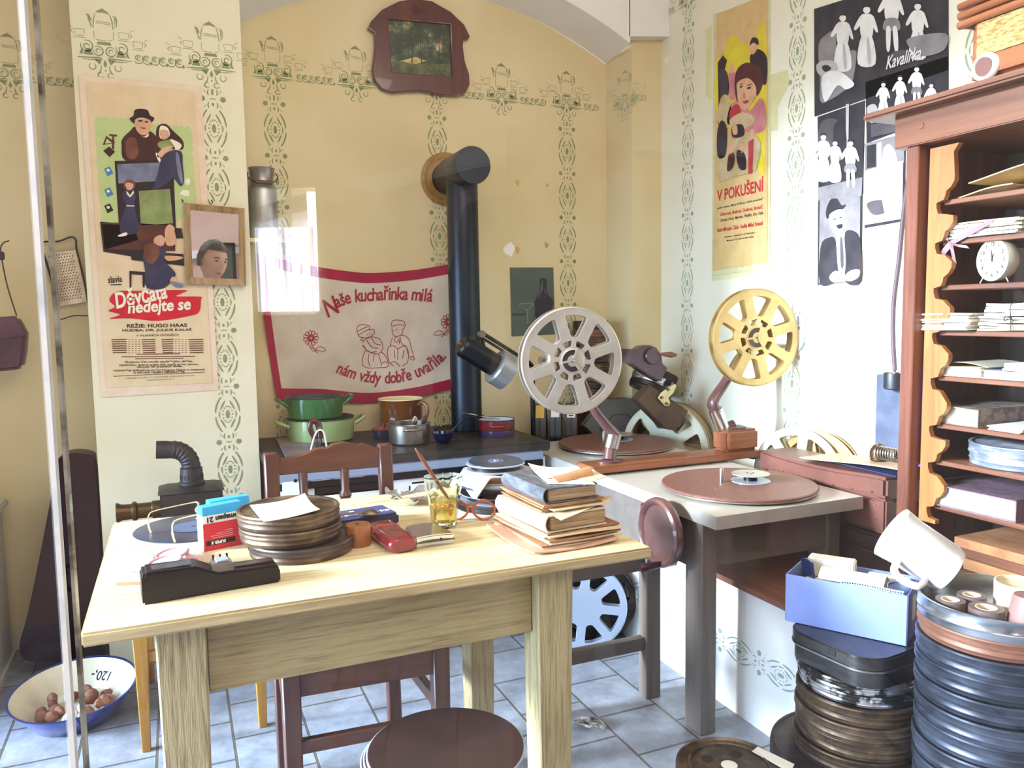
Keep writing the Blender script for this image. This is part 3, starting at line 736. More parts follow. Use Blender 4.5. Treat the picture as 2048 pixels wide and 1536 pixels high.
paper('pink_card', 'small rose card standing out of the papers behind the black splicer', [q(368, 1148, .815), q(404, 1143, .815), q(404, 1110, .815), q(372, 1116, .815)], TZ+.0135, mat('rose_card', 'd9a79c', .7), 'card', (0, 0, .0, .02))
c0 = onZ(338, 1128, TZ+.018)
t = thing('spectacles', 'rose tinted spectacles lying folded on the papers by the black splicer', 'eyeglasses', (c0.x, c0.y, TZ+.0165), radians(-8))
M_rose = mat('rose_plastic', 'b98a92', .2, 0, coat=.5); M_roselens = mat('rose_lens', 'e9d6d6', .05, 0, trans=.6, ior=1.3)
for k, (dx, dy, dz) in enumerate(((-.004, -.018, .012), (.002, .03, .013))):
    P = [(dx+.029*cos(2*pi*i/28), dy+.019*sin(2*pi*i/28), dz+.004*cos(2*pi*i/28)+.005*sin(2*pi*i/28)) for i in range(28)]
    MB().tube(P, .0032, 8, True).build('lens_rim', M_rose, t)
    m = MB(); m.poly([(dx+.027*cos(2*pi*i/28), dy+.017*sin(2*pi*i/28), dz+.004*cos(2*pi*i/28)+.005*sin(2*pi*i/28)) for i in range(28)]); m.build('lens', M_roselens, t, normals=False)
for y in (-.033, .045): MB().tube([(-.03, y*.8, .01), (-.032, y*.5, .006), (.01, y*.4, .003), (.05, y*.35, .003)], .003, 8).build('temple', M_rose, t)
MB().tube([(-.02, -.004, .012), (-.023, .006, .014), (-.019, .014, .012)], .003, 8).build('bridge', M_rose, t)

# black film splicer
a = Vector((-.072, 1.457, TZ)); b = Vector((.159, 1.479, TZ)); ang = atan2(b.y-a.y, b.x-a.x)
t = thing('film_splicer', 'long black plastic film splicer with a metal clamp at the front left of the table', 'film splicer', a, ang)
Ls = (b-a).length; D = .058
prof = [(0, 0), (Ls, 0), (Ls, .026), (Ls-.006, .034), (.126, .036), (.112, .042), (.088, .054), (.006, .056), (0, .05)]
M = basis((0, D, 0), (1, 0, 0), (0, 0, 1), (0, -1, 0))
MB().prism(prof, D, M).bevel(.0035, 2, 30).build('body', M_black, t)
MB().box((.05, .027, .0562), (.064, .03, .0012)).build('top_insert', mat('dark_grey_insert', '3a383c', .6, 0, '4a474a', 40), t)
MB().box((.054, -.0006, .022), (.108, .0012, .0012)).build('seam', M_ink, t)
MB().box((.175, .029, .036), (.1, .02, .004)).bevel(.001, 1).build('film_channel', mat('dark_wine_rail', '2a1418', .3), t)
m = MB().box((.133, .026, .043), (.04, .045, .016), top=(.85, .8)); c_ = m.bevel(.002).build('clamp', M_steel, t)
MB().box((.134, .026, .0525), (.022, .024, .004)).bevel(.001, 1).build('clamp_window', mat('window_grey', '8f95a0', .2), c_)
for x in (.122, .134, .146): MB().cyl((x, .046, .05), (x, .046, .057), .002, seg=10).build('pin', M_black, c_)

# stacked film cans with a paper on top
film_can('film_can', 'flat brown film can lowest in the stack on the table', M_tin_brown, (.226, 1.668, TZ), .107, .030, M_tin_dark, group='film cans on the table')
film_can('film_can', 'rusty film can in the middle of the stack on the table', M_tin_brown, (.206, 1.680, TZ+.0305), .103, .031, rz=1, group='film cans on the table')
film_can('film_can', 'rusty film can on top of the table stack under a white paper', M_tin_brown, (.203, 1.683, TZ+.062), .103, .031, rz=2.2, group='film cans on the table')
zc = TZ+.0935
paper('note_paper', 'handwritten white note lying on the topmost film can of the table', [q(500, 1012, zc), q(528, 1048, zc), q(640, 1022, zc), q(610, 1000, zc)], zc, M_paper, 'paper', (.001, .004, .003, .014))
# blue games tin and spoon
t = thing('flat_tin', 'flat dark blue tin with white marks between the film cans and the red case', 'tin', (.305, 1.747, TZ), radians(9))
MB().box((.08, .047, .014), (.162, .094, .028)).bevel(.006, 3).build('tin_body', mat('navy_tin', '23263f', .3, .3, '2f3352', 12), t)
MB().box((.08, .047, .029), (.15, .083, .004)).bevel(.0015, 1).build('lid_panel', mat('blue_tin_lid', '4a5590', .3, .2), t)
m = MB()
for k in range(10):
    x = .014+k*.0145
    if k in (3, 4): continue
    if k % 2: m.plate(circ(.0062, 14, x, .034), [circ(.003, 10, x, .034)], .0006, Matrix.Translation((0, 0, .0314)))
    else: m.box((x, .034, .0314), (.003, .014, .0006)); m.box((x+.004, .036, .0314), (.006, .003, .0006))
for k in range(4): m.box((.02+k*.016, .066, .0314), (.011, .008, .0006))
m.box((.08, .034, .0311), (.14, .0015, .0005)); m.box((.03, .05, .0311), (.0015, .04, .0005)); m.build('white_marks', M_bwhite, t)
t = thing('spoon', 'dull brown spoon lying across the blue tin with its bowl up', 'spoon', (.392, 1.765, TZ+.033), radians(165))
m = MB(); m.sheet(lambda u, v: (.0 + .046*(u-.5), .030*(v-.5)*sqrt(max(0, 1-(2*u-1)**2))*1.0, .004+.010*(1-(2*u-1)**2)*(1-(2*v-1)**2)), 14, 8, .0012); m.build('bowl', mat('worn_brown_metal', '6e5c42', .35, .7, '8b7a5c', 20), t)
MB().tube([(.022, 0, .005), (.06, .0, .009), (.10, .004, .004)], [.004, .003, .0045], 8, flat=.5).build('handle', MATS['worn_brown_metal'], t)
# wooden shaker
t = thing('salt_shaker', 'round wooden shaker with three holes beside the stacked film cans', 'shaker', (.341, 1.652, TZ))
W_shake = wood('shaker_wood', 'a8693a', '8a5028', 12, 2, .4)
MB().lathe([(0, 0), (.0255, 0), (.027, .002), (.027, .044), (.0255, .046), (0, .046)], seg=36).build('body', W_shake, t)
for a_ in range(3): MB().lathe([(0, .0462), (.0022, .0462), (.0022, .0466), (0, .0466)], (-.003+.004*(a_ % 2), -.004+.006*a_, 0), seg=10).build('hole', M_ink, t)
# red spectacle case
t = thing('spectacle_case', 'glossy dark red spectacle case with a lighter band across it', 'case', (.408, 1.634, TZ), radians(4))
M_case = mat('dark_red_leather', '6e1420', .22, 0, '821a26', 30, coat=.5)
def capsule(x0, x1, wv, hv, m, name, grow=0):
    b = MB(); n = 20
    def ring(y, k):
        return [b.bm.verts.new((cos(2*pi*i/n)*(wv/2+grow)*k*(1 if abs(cos(2*pi*i/n)) < 2 else 1), y, hv/2+(hv/2+grow)*k*max(-1, min(1, 1.25*sin(2*pi*i/n))) )) for i in range(n)]
    L_ = [(x0, .72), (x0+.004, .9), (x0+.014, 1), (x1-.014, 1), (x1-.004, .9), (x1, .72)] if grow == 0 else [(x0, 1), (x1, 1)]
    R_ = [ring(*p) for p in L_]
    for A, B in zip(R_, R_[1:]):
        for i in range(n): b._f([A[i], A[(i+1) % n], B[(i+1) % n], B[i]])
    b._f(R_[0][::-1]); b._f(R_[-1]); return b.build(name, m, t)
capsule(-.083, .083, .066, .033, M_case, 'case_body'); capsule(.022, .036, .066, .033, mat('coral_band', 'c0453f', .35), 'band', .0007)
# cigarette case
t = thing('cigarette_case', 'curved silver cigarette case right of the red spectacle case', 'cigarette case', (.443, 1.566, TZ), radians(1.5))
pl = [(0, .0), (.02, .005), (.043, .007), (.066, .005), (.086, 0), (.086, .02), (.078, .095), (.07, .105), (.05, .111), (.03, .11), (.012, .104), (.006, .096), (0, .02)]
m = MB(); m.prism(pl, .024); m.bevel(.003); m.build('case_body', M_chrome, t)
MB().lathe([(0, 0), (.0022, 0), (.0022, .001), (0, .001)], (.058, .0052, .014), RX(radians(90)), 12).build('button', M_ink, t)
m = MB(); m.box((.043, .05, .0118), (.0875, .105, .0008)); m.build('hinge_gap', M_tin_dark, t)
# tumbler with a pen in it
t = thing('tumbler', 'ribbed clear glass tumbler with yellow dregs standing near the middle of the table', 'glass', (.553, 1.712, TZ))
m = MB(); n = 60
def facet(k): return 1+.018*cos(k*2*pi/n*10)
rings = [(.0, .0), (.026, .0), (.029, .004), (.0315, .03), (.036, .07), (.0415, .088), (.0455, .118), (.0440, .119), (.0395, .09), (.034, .07), (.029, .03), (.0265, .014), (0, .013)]
R_ = []
for i, (r, z) in enumerate(rings):
    if r == 0: R_.append([m.bm.verts.new((0, 0, z))])
    else: R_.append([m.bm.verts.new((r*(facet(k) if i in (3, 4) else 1)*cos(2*pi*k/n), r*(facet(k) if i in (3, 4) else 1)*sin(2*pi*k/n), z)) for k in range(n)])
for A, B in zip(R_, R_[1:]):
    for k in range(n):
        if len(A) == 1: m._f([A[0], B[(k+1) % n], B[k]])
        elif len(B) == 1: m._f([A[k], A[(k+1) % n], B[0]])
        else: m._f([A[k], A[(k+1) % n], B[(k+1) % n], B[k]])
m.build('glass_body', mat('greenish_glass', 'f3f6e6', .03, 0, trans=1, ior=1.33), t)
MB().lathe([(0, .0135), (.0262, .0142), (.0283, .03), (.0325, .062), (0, .062)], seg=40).build('drink', mat('pale_yellow_drink', 'f0d98a', .05, 0, trans=.85, ior=1.33), t)
p1 = onY(832, 899, 1.735); p0 = Vector((.566, 1.722, TZ+.064)); d = (p1-p0)
t = thing('penholder', 'slim reddish brown penholder leaning out of the glass tumbler', 'pen', p0)
MB().tube([p0, p0+d*.3, p0+d*.85, p1], [.003, .0045, .0048, .002], 10).build('shaft', mat('mahogany_lacquer', '6e3320', .3, coat=.4), t, True)
MB().tube([p1-d*.02, p1+d*.03], [.0025, .0008], 8).build('nib', M_steel, t, True)
# crumpled foil dish, brown paper strip
c0 = onZ(822, 1008, TZ)
t = MB(); random.seed(5)
t.sheet(lambda u, v: (c0.x+(u-.5)*.105+.006*sin(v*13), c0.y+(v-.5)*.11+.006*sin(u*11), TZ+.003+.016*((u-.5)**2+(v-.5)**2)*4+.006*sin(u*17+v*9)*sin(v*15-u*5)+.004), 22, 22, .0008)
tag(t.build('foil_dish', mat('crumpled_foil', 'd9dade', .22, .95), loc=(c0.x, c0.y, TZ)), 'crumpled silver foil dish at the back of the table behind the tumbler', 'foil')
paper('brown_paper_strip', 'long tan paper strip lying across the crumpled foil', [q(738, 1020, .806), q(768, 1006, .815), q(858, 980, .825), q(852, 990, .825)], TZ+.0225, mat('tan_paper', 'c9a98a', .8), 'paper strip')
# sheets and orange glasses
paper('white_sheet', 'blank white sheet under the orange glasses', [q(870, 1042), q(1015, 1044), q(1005, 1012), q(890, 1018)], TZ, M_paper, 'paper', .001)
g0 = onZ(945, 1041, TZ+.002); g1 = onZ(968, 1041, TZ+.002)
t = thing('spectacles', 'orange tortoiseshell glasses standing behind the tumbler on a white sheet', 'eyeglasses', (g1.x, g1.y, TZ+.002), radians(-28))
M_tort = mat('tortoiseshell', 'c4571c', .2, 0, '8a3310', 25, coat=.6)
for cx_ in (0, -.064):
    o_ = [(cx_+.0275*cos(a_)*(1+.08*cos(2*a_)), .0245+.0235*sin(a_)+.003*sin(a_)**3) for a_ in [2*pi*k/32 for k in range(32)]]
    i_ = [(cx_+(x-cx_)*.80, .0245+(y-.0245)*.79) for x, y in o_]
    MB().plate(o_, [i_], .004, basis((0, 0, .001), (1, 0, 0), (0, 0, 1), (0, -1, 0)), .0008).build('lens_rim', M_tort, t)
    m = MB(); m.prism(i_, .001, basis((0, 0, .001), (1, 0, 0), (0, 0, 1), (0, -1, 0))); m.build('lens', M_lens, t)
MB().tube([(-.026, 0, .036), (-.032, 0, .039), (-.038, 0, .036)], .003, 8).build('bridge', M_tort, t)
for x_, e in ((.028, 1), (-.092, -1)):
    MB().tube(cr([(x_, 0, .04), (x_+.004*e, .008, .041), (x_+.0, .06, .036), (x_-.004*e, .10, .022), (x_-.006*e, .125, .003)], 4, False), .0026, 8, flat=1.5).build('temple', M_tort, t)

# ---- pile of papers and old books at the right end
BA = radians(4)
def book(name, label, loc, rz, W, D, H_, m_pages, m_cover, spine_left=True, group=None, cat='book', flat_cover=True):
    t = thing(name, label, cat, loc, rz, group)
    MB().box((W/2+.003, D/2, H_/2), (W-.008, D-.006, H_-.006)).bevel(.002, 1).build('page_block', m_pages, t)
    if m_cover:
        n = 8
        out = [(W, H_), (0, H_)]+[(-.008*sin(pi*k/n), H_-H_*k/n) for k in range(1, n)]+[(0, 0), (W, 0), (W, .0028), (.001, .0028)]+[(-.005*sin(pi*k/n), .0028+(H_-.0056)*k/n) for k in range(1, n)]+[(.001, H_-.0028), (W, H_-.0028)]
        MB().prism(out, D, basis((0, D, 0), (1, 0, 0), (0, 0, 1), (0, -1, 0))).build('cover', m_cover, t)
    return t
def bundle(name, label, loc, rz, W, D, n, step, mats, seed=1, cat='papers', group=None, jitter=.008, sag=.004):
    t = thing(name, label, cat, loc, rz, group); R_ = random.Random(seed)
    for k in range(n):
        jx, jy, a_ = R_.uniform(-jitter, jitter), R_.uniform(-jitter, jitter), R_.uniform(-.05, .05); w2, d2 = W*R_.uniform(.93, 1.02), D*R_.uniform(.93, 1.02); ph = R_.uniform(0, 6)
        def fn(u, v):
            x, y = (u-.5)*w2, (v-.5)*d2; c_, s_ = cos(a_), sin(a_)
            z = (k+1)*step-.0003 + .25*step*sin(u*5+ph)*sin(v*4+ph*2)
            return (jx+x*c_-y*s_, jy+x*s_+y*c_, z)
        MB().sheet(fn, 6, 6, step*.82).build('sheet', mats[k % len(mats)], t)
    return t
M_browned = mat('browned_paper', 'a8764e', .85, 0, '8a5a38', 12, bump=.2)
paper('cardboard_folder', 'open pinkish brown cardboard folder underneath the pile of books', [(.625, 1.625), (.645, 1.412), (.845, 1.418), (.83, 1.60)], TZ, mat('pinkish_cardboard', 'c79b80', .8, 0, 'b5876c', 10), 'folder', (.016, .006, .010, .002), .003)
bundle('loose_papers', 'thick sheaf of ragged papers lowest of the pile at the right end of the table', (.762, 1.555, TZ+.0035), BA, .185, .24, 8, .0042, [M_paper_aged, M_browned, M_paper], 3)
z = TZ+.0385
book('old_book', 'coverless old book with brown page edges in the middle of the right pile', (.685, 1.43, z), radians(5), .145, .225, .036, M_pages, mat('worn_pale_cover', 'c9b497', .8))
z += .0365
paper('loose_sheet', 'white sheet poking out between the two books of the right pile', [(.70, 1.40), (.86, 1.475), (.84, 1.63), (.69, 1.60)], z, M_paper_aged, 'paper', (-.004, .012, .002, 0))
bundle('loose_papers', 'thin brown sheaf between the two books of the right pile', (.758, 1.553, z+.0018), BA, .15, .22, 5, .0034, [M_browned, M_paper_aged], 8)
z += .0195
book('leather_book', 'dark leather book with a shiny grey spine near the top of the right pile', (.69, 1.45, z), radians(3), .125, .20, .032, M_pages, mat('grey_leather', '4a4c52', .3, 0, '6a6c72', 18, (3, 1, 3), bump=.2))
z += .033
paper('letter', 'large white letter on top of the leather book', [(.715, 1.49), (.80, 1.44), (.845, 1.60), (.745, 1.66)], z, M_paper, 'letter', (.0, .0, .006, .012))
t = MB(); t.sheet(lambda u, v: (.735+.1*u, 1.485+.05*v+.02*u, z+.003+.016*sin(pi*v)*(.3+.7*u)), 8, 8, .0015)
tag(t.build('envelope', M_paper_brown, loc=(.785, 1.51, z)), 'folded orange-brown envelope on top of the right pile', 'envelope')
paper('torn_sheet', 'torn pale sheet hanging over the right edge of the leather book', [(.78, 1.452), (.85, 1.475), (.862, 1.56), (.80, 1.53)], z+.0022, M_paper_aged, 'paper', (-.006, .003, .002, 0))

# ---- stack of small film reels, tins and a record behind the books
SX_, SY_ = .752, 1.845
def disc_thing(name, label, c, r, h, m, cat, group=None, tilt=(0, 0), holes=0, m2=None, rim=None):
    t = thing(name, label, cat, c, group=group, rot=(tilt[0], tilt[1], 0))
    if holes:
        hs = [circ(r*.17, 16, r*.55*cos(2*pi*k/holes), r*.55*sin(2*pi*k/holes)) for k in range(holes)]+[circ(r*.06, 12)]
        for zz in (.001, h-.001): MB().plate(circ(r, 56), hs, .002, Matrix.Translation((0, 0, zz)), .0004).build('flange', m, t)
        MB().lathe([(r*.3, .002), (r*.84, .002), (r*.84, h-.002), (r*.3, h-.002)], seg=44).build('film_roll', m2 or M_black, t)
    else:
        m_ = MB(); m_.lathe([(0, 0), (r*.97, 0), (r, h*.4), (r, h*.7), (r*.985, h), (r*.3, h*.92), (0, h*.95)], seg=56); m_.build('disc', m, t)
        if m2: MB().lathe([(r*.05, h*.96), (r*.3, h*.96), (r*.3, h*1.0+.0005), (r*.05, h*1.0+.0005)], seg=36).build('label_disc', m2, t)
    return t
M_reelgrey = mat('pale_blue_grey_reel', 'aab4c6', .35, .3); M_reeldark = mat('dark_reel', '22242b', .35, .2)
sp = 'small reels stacked behind the books'
z = TZ
disc_thing('film_reel', 'dark film reel lowest in the small stack behind the books', (SX_-.01, SY_, z), .107, .018, M_reeldark, 'film reel', sp, (0, 0), 5); z += .0185
disc_thing('film_reel', 'grey-edged film reel second from the bottom of the small stack behind the books', (SX_, SY_+.005, z), .105, .018, M_reelgrey, 'film reel', sp, (0, 0), 5); z += .0185
disc_thing('film_reel', 'dark film reel with round holes third from the bottom of the small stack', (SX_-.005, SY_, z), .102, .02, M_reeldark, 'film reel', sp, (0, 0), 6); z += .0205
disc_thing('dinner_plate', 'large pale plate lying halfway up the small reel stack behind the books', (SX_+.004, SY_+.01, z), .11, .012, M_reelgrey, 'plate', None, (0, 0)); z += .0125
disc_thing('film_reel', 'white film reel above the large lid of the small stack', (SX_-.012, SY_, z), .085, .015, mat('lilac_white_reel', 'd4d2e0', .4), 'film reel', sp, (0, 0), 5, M_paper_brown); z += .0155
t = MB(); t.sheet(lambda u, v: (SX_-.10+.22*u, SY_-.09+.19*v, z+.004+.004*sin(u*9+v*3)-.040*max(0, abs(u-.5)-.34)/.16*(1+.2*sin(v*8))), 26, 14, .003)
tag(t.build('folded_cloth', mat('beige_cloth', 'b5a894', .9, 0, 'a3957f', 20, sheen=.3), loc=(SX_, SY_, z)), 'folded beige cloth draped over the small reel stack', 'cloth'); z += .0095
disc_thing('film_reel', 'pale grey film reel just under the record on the small stack', (SX_-.015, SY_-.0, z), .075, .016, M_reelgrey, 'film reel', sp, (0, 0), 5); z += .0165
t = disc_thing('vinyl_record', 'small dark record lying on top of the reel stack', (SX_-.012, SY_+.005, z), .07, .003, M_vinyl, 'record', None, (radians(3), 0), 0, MATS['faded_blue_label'])
MB().lathe([(0, .003), (.006, .003), (.005, .006), (0, .007)], seg=14).build('centre_knob', M_chrome, t)
tag(MB().tube(cr([(SX_-.03, SY_-.086, z-.02), (SX_-.035, SY_-.108, z-.035), (SX_-.032, SY_-.113, z-.06), (SX_-.04, SY_-.116, z-.075)], 5, False), .0013, 6).build('string', M_paper, loc=(SX_-.03, SY_-.1, z-.06)), 'white string hanging from the small reel stack', 'string')

# ------------------------------------------------------------------ pots and tools on the stove (hob at z = .77)
HZ = SZ+.002
def enamel_pot(name, label, c, r, h, m_out, m_in, rim=None, handles=None, cat='pot', flare=.0):
    t = thing(name, label, cat, c)
    MB().lathe([(0, 0), (r*.9, 0), (r*.97, .006), (r*(1-flare), h*.5), (r, h)], seg=56).build('pot_body', m_out, t)
    MB().lathe([(r, h), (r*.965, h-.001), (r*.93, .012), (0, .008)], seg=56).build('inside', m_in, t)
    if rim: MB().tube([(r*1.005*cos(2*pi*k/56), r*1.005*sin(2*pi*k/56), h) for k in range(56)], .0028, 6, True).build('rim', rim, t)
    return t
def loop_handle(t, a, r, z, out, up, wd, m, rad=.006):
    ca, sa = cos(a), sin(a); P = []
    for s_, o_, u_ in ((-1, 0, 0), (-.95, .55, .6), (-.55, 1, 1), (.55, 1, 1), (.95, .55, .6), (1, 0, 0)):
        P.append(Vector(((r+o_*out)*ca-s_*wd/2*sa, (r+o_*out)*sa+s_*wd/2*ca, z+u_*up)))
    MB().tube(cr(P, 4, False), rad, 10).build('handle', m, t)
M_lg = mat('light_green_enamel', '9db37c', .2, 0, '93a973', 4, coat=.4); M_dg = mat('dark_green_enamel', '326e36', .18, 0, '2c6330', 4, coat=.5)
M_dark_in = mat('grey_enamel_inside', '55585a', .3); M_drim = mat('dark_green_rim', '22402a', .3)
t = enamel_pot('cooking_pot', 'wide light green enamel pot below the dark green pot on the stove', (.548, 3.345, HZ), .137, .094, M_lg, M_dark_in, M_drim)
loop_handle(t, 0, .134, .066, .045, .022, .09, M_lg, .008); loop_handle(t, pi, .134, .066, .045, .018, .09, M_lg, .008)
t = enamel_pot('cooking_pot', 'dark green enamel pot set into the light green pot on the stove', (.527, 3.35, HZ+.0945), .116, .088, M_dg, M_dark_in, M_drim)
loop_handle(t, 0, .113, .052, .04, .032, .075, M_dg, .0075); loop_handle(t, pi, .113, .052, .04, .032, .075, M_dg, .0075)
# amber jug
t = thing('ceramic_pot', 'ribbed amber glazed pot with a curled handle and cream inside', 'pot', (.905, 3.385, HZ))
m = MB(); n = 72; R_ = []
for r, z in ((0, 0), (.088, 0), (.092, .004), (.094, .03), (.094, .105), (.096, .115), (.098, .142), (.1, .148)):
    R_.append([m.bm.verts.new((0, 0, z))] if r == 0 else [m.bm.verts.new(((r+(.0022 if k % 4 < 2 and .02 < z < .112 else 0))*cos(2*pi*k/n), (r+(.0022 if k % 4 < 2 and .02 < z < .112 else 0))*sin(2*pi*k/n), z)) for k in range(n)])
for A, B in zip(R_, R_[1:]):
    for k in range(n): m._f([A[0], B[(k+1) % n], B[k]]) if len(A) == 1 else m._f([A[k], A[(k+1) % n], B[(k+1) % n], B[k]])
M_amber = mat('amber_glaze', '74400c', .12, 0, '4a2408', 5, (1, 1, .4), coat=.8); m.build('pot_body', M_amber, t)
MB().lathe([(.1, .148), (.098, .151), (.093, .146), (.088, .012), (0, .01)], seg=56).build('inside', mat('cream_glaze', 'e6d6a4', .2), t)
MB().tube(cr([(.058, -.083, .128), (.068, -.112, .138), (.082, -.128, .12), (.08, -.128, .085), (.066, -.112, .05), (.06, -.09, .045), (.064, -.098, .06)], 5, False), .0085, 12).build('handle', mat('brown_glaze', '7c4a22', .15, coat=.6), t)
# steel pan with spoons
t = enamel_pot('saucepan', 'dull steel saucepan with two spoon handles in it at the middle of the stove', (.856, 3.08, HZ), .084, .08, M_steel, M_steel, M_steel)
loop_handle(t, radians(-97), .083, .062, .018, .003, .062, M_steel, .005); loop_handle(t, radians(83), .083, .062, .018, .003, .062, M_steel, .005)
for dx, a_ in ((.0, .0), (.018, .4)):
    t = thing('spoon', 'spoon standing in the steel saucepan, '+('bowl upward' if dx == 0 else 'dark and leaning right'), 'spoon', (.868+dx, 3.06, HZ+.014))
    mm = M_steel if dx == 0 else M_tin_dark
    MB().tube([(0, 0, 0), (.004+dx, -.01, .06)], .0035, 8).build('handle', mm, t)
    m = MB(); m.lathe([(0, -.02), (.008, -.014), (.012, 0), (.009, .014), (0, .021)], (.005+dx*1.1, -.012, .078), RY(a_), 14, 1, .35); m.build('bowl', mm, t)
# ladle, red pan, fork
M_navy = mat('navy_enamel', '0e1630', .1, coat=.8)
t = thing('ladle', 'dark blue enamel ladle between the steel saucepan and the red pan', 'ladle', (.972, 2.995, HZ))
m = MB(); m.lathe([(0, 0), (.02, .003), (.036, .018), (.043, .042), (.0445, .046), (.041, .045), (.033, .02), (0, .006)], seg=36); m.build('bowl', M_navy, t)
MB().tube(cr([(.04, .01, .044), (.052, .012, .056), (.1, .03, .085), (.16, .05, .095), (.2, .06, .095)], 5, False), [.005]*20+[.004], 8, flat=.6).build('handle', M_navy, t)
MB().tube(cr([(-.036, -.01, .044), (-.05, -.012, .058), (-.03, -.02, .072), (-.012, -.022, .076)], 4, False), .004, 8).build('hook', M_navy, t)
M_redpot = mat('dark_red_enamel_pot', '7a1220', .15, 0, '5a0d18', 5, coat=.6)
t = enamel_pot('saucepan', 'small dark red enamel saucepan beside the stove pipe', (1.252, 3.115, HZ), .077, .066, M_redpot, mat('pale_blue_inside', 'b9c6d2', .2), M_tin_dark)
MB().lathe([(.0765, .0), (.0772, .014), (.0765, .022)], seg=56).build('blue_base_band', mat('blue_violet_band', '2c2350', .2), t)
loop_handle(t, radians(-110), .077, .042, .022, .004, .055, M_redpot, .0055)
t = thing('fork', 'steel fork lying across the rim of the red saucepan', 'fork', (1.17, 3.06, HZ+.07))
MB().tube([(.08, .02, .002), (.02, .01, .012), (-.06, -.01, .034)], [.003, .0028, .0035], 8).build('handle', M_steel, t)
m = MB(); m.box((-.067, -.012, .036), (.014, .014, .003), rot=RY(radians(15))); m.build('fork_head', M_steel, t)
for k in (-1, 0, 1): MB().tube([(-.073, -.012+k*.005, .0375), (-.093, -.014+k*.005, .043)], .0013, 6).build('tine', M_steel, t)
t = thing('small_pot', 'small navy pot with a dark red lid half hidden behind the steel saucepan', 'pot', (.79, 3.24, HZ))
MB().lathe([(0, 0), (.04, 0), (.045, .01), (.045, .04), (0, .04)], seg=36).build('pot_body', M_navy, t)
MB().lathe([(.049, .04), (.049, .045), (.02, .053), (.007, .055), (.009, .064), (0, .067)], seg=36).build('lid', M_redpot, t)
# metal canister with maroon cap and wire bail behind the crest rail, pale board
t = thing('bail_canister', 'small metal grinder with a maroon crank grip and white wire loop behind the chair', 'canister', (.472, 2.99, HZ))
MB().lathe([(0, 0), (.03, 0), (.03, .004), (.016, .012), (.014, .03), (.02, .04), (.02, .06), (0, .06)], seg=24).build('metal_body', M_steel, t)
MB().tube(cr([(-.004, 0, .058), (-.018, .0, .085), (-.022, 0, .11), (-.012, 0, .128), (.004, 0, .12), (.012, 0, .098), (.014, 0, .06)], 4, False), [.010]*12+[.012]*13, 12).build('maroon_grip', mat('maroon_lacquer', '4c1620', .2, coat=.5), t)
MB().lathe([(0, 0), (.008, 0), (.008, .004), (0, .004)], (.012, -.012, .1), RX(radians(90)), 18).build('rivet', M_chrome, t)
MB().tube(cr([(-.03, -.02, .004), (-.018, -.022, .05), (-.004, -.024, .086), (.012, -.024, .094), (.024, -.024, .084), (.03, -.022, .05), (.036, -.02, .004)], 4, False), .0032, 8).build('wire_loop', M_bwhite, t)
pts = [onZ(552, 880, HZ), onZ(618, 872, HZ), onZ(640, 905, HZ), onZ(572, 918, HZ)]
tag(MB().prism([(p.x, p.y) for p in pts[::-1]], .008, Matrix.Translation((0, 0, HZ))).bevel(.002, 1).build('chopping_board', mat('purplish_board', '6f6070', .5, 0, '8a8076', 5), loc=(pts[0].x, pts[0].y, HZ)), 'purplish grey board lying at the left end of the stove', 'board')

# ------------------------------------------------------------------ embroidered cloth on the back wall
def wpt(x, y, off=.006): p = onY(x, y, DY-off); return p
TOPC = cr([(513, 506), (570, 520), (630, 533), (700, 543), (745, 546), (820, 541), (890, 530), (938, 519)], 6, False)
BOTC = cr([(553, 799), (600, 799), (650, 799), (720, 806), (770, 804), (840, 793), (900, 778), (938, 770)], 6, False)
def lerpc(Cv, u): f = u*(len(Cv)-1); i = min(int(f), len(Cv)-2); return Cv[i].lerp(Cv[i+1], f-i)
def cloth_px(u, v):
    a, b = lerpc([Vector((p[0], p[1])) for p in TOPC], u), lerpc([Vector((p[0], p[1])) for p in BOTC], u)
    p = a.lerp(b, v); bulge = -10*sin(pi*v)*(1-u)**2*.8
    return p.x+bulge*.4, p.y
def cloth_pt(u, v, off=0):
    x, y = cloth_px(u, v)
    rip = .004*sin(u*22+v*6)*(.4+v)+.005*sin(u*9-v*11)*v+.004*sin((u+v)*15)
    return wpt(x, y, .016+rip+off)
t = thing('embroidered_cloth', 'white wall cloth with red border and red embroidered saying above the stove', 'wall cloth', tuple(wpt(740, 670, 0)))
M_linen = mat('unbleached_linen', 'd3c6b6', .9, 0, 'c6b8a6', 6, bump=.15, bsc=200)
M_border = mat('crimson_border', 'a3123c', .8, 0, '8f0f34', 8)
M_thread = mat('red_thread', '9c1f34', .8)
MB().sheet(lambda u, v: cloth_pt(u, v), 70, 46, (0, .002, 0)).build('linen', M_linen, t, True)
bw, bh = .052, .078
for nm, f in (('top', lambda u, v: cloth_pt(u, v*bh, .0015)), ('bottom', lambda u, v: cloth_pt(u, 1-v*bh, .0015)), ('left', lambda u, v: cloth_pt(v*bw, u, .0022))):
    MB().sheet(f, 50, 4, (0, .0012, 0)).build('red_border', M_border, t, True)
def inv_cloth(x, y):
    u, v = .5, .5
    for _ in range(12):
        px_, py_ = cloth_px(u, v); e = 1e-3
        a, b = cloth_px(u+e, v), cloth_px(u, v+e)
        J = ((a[0]-px_)/e, (b[0]-px_)/e, (a[1]-py_)/e, (b[1]-py_)/e); det = J[0]*J[3]-J[1]*J[2]
        dx, dy = x-px_, y-py_; u += (J[3]*dx-J[1]*dy)/det; v += (-J[2]*dx+J[0]*dy)/det
        u = min(max(u, -.1), 1.1); v = min(max(v, -.1), 1.1)
    return u, v
def on_cloth(x, y, off=.0022): u, v = inv_cloth(x, y); return cloth_pt(u, v, off)
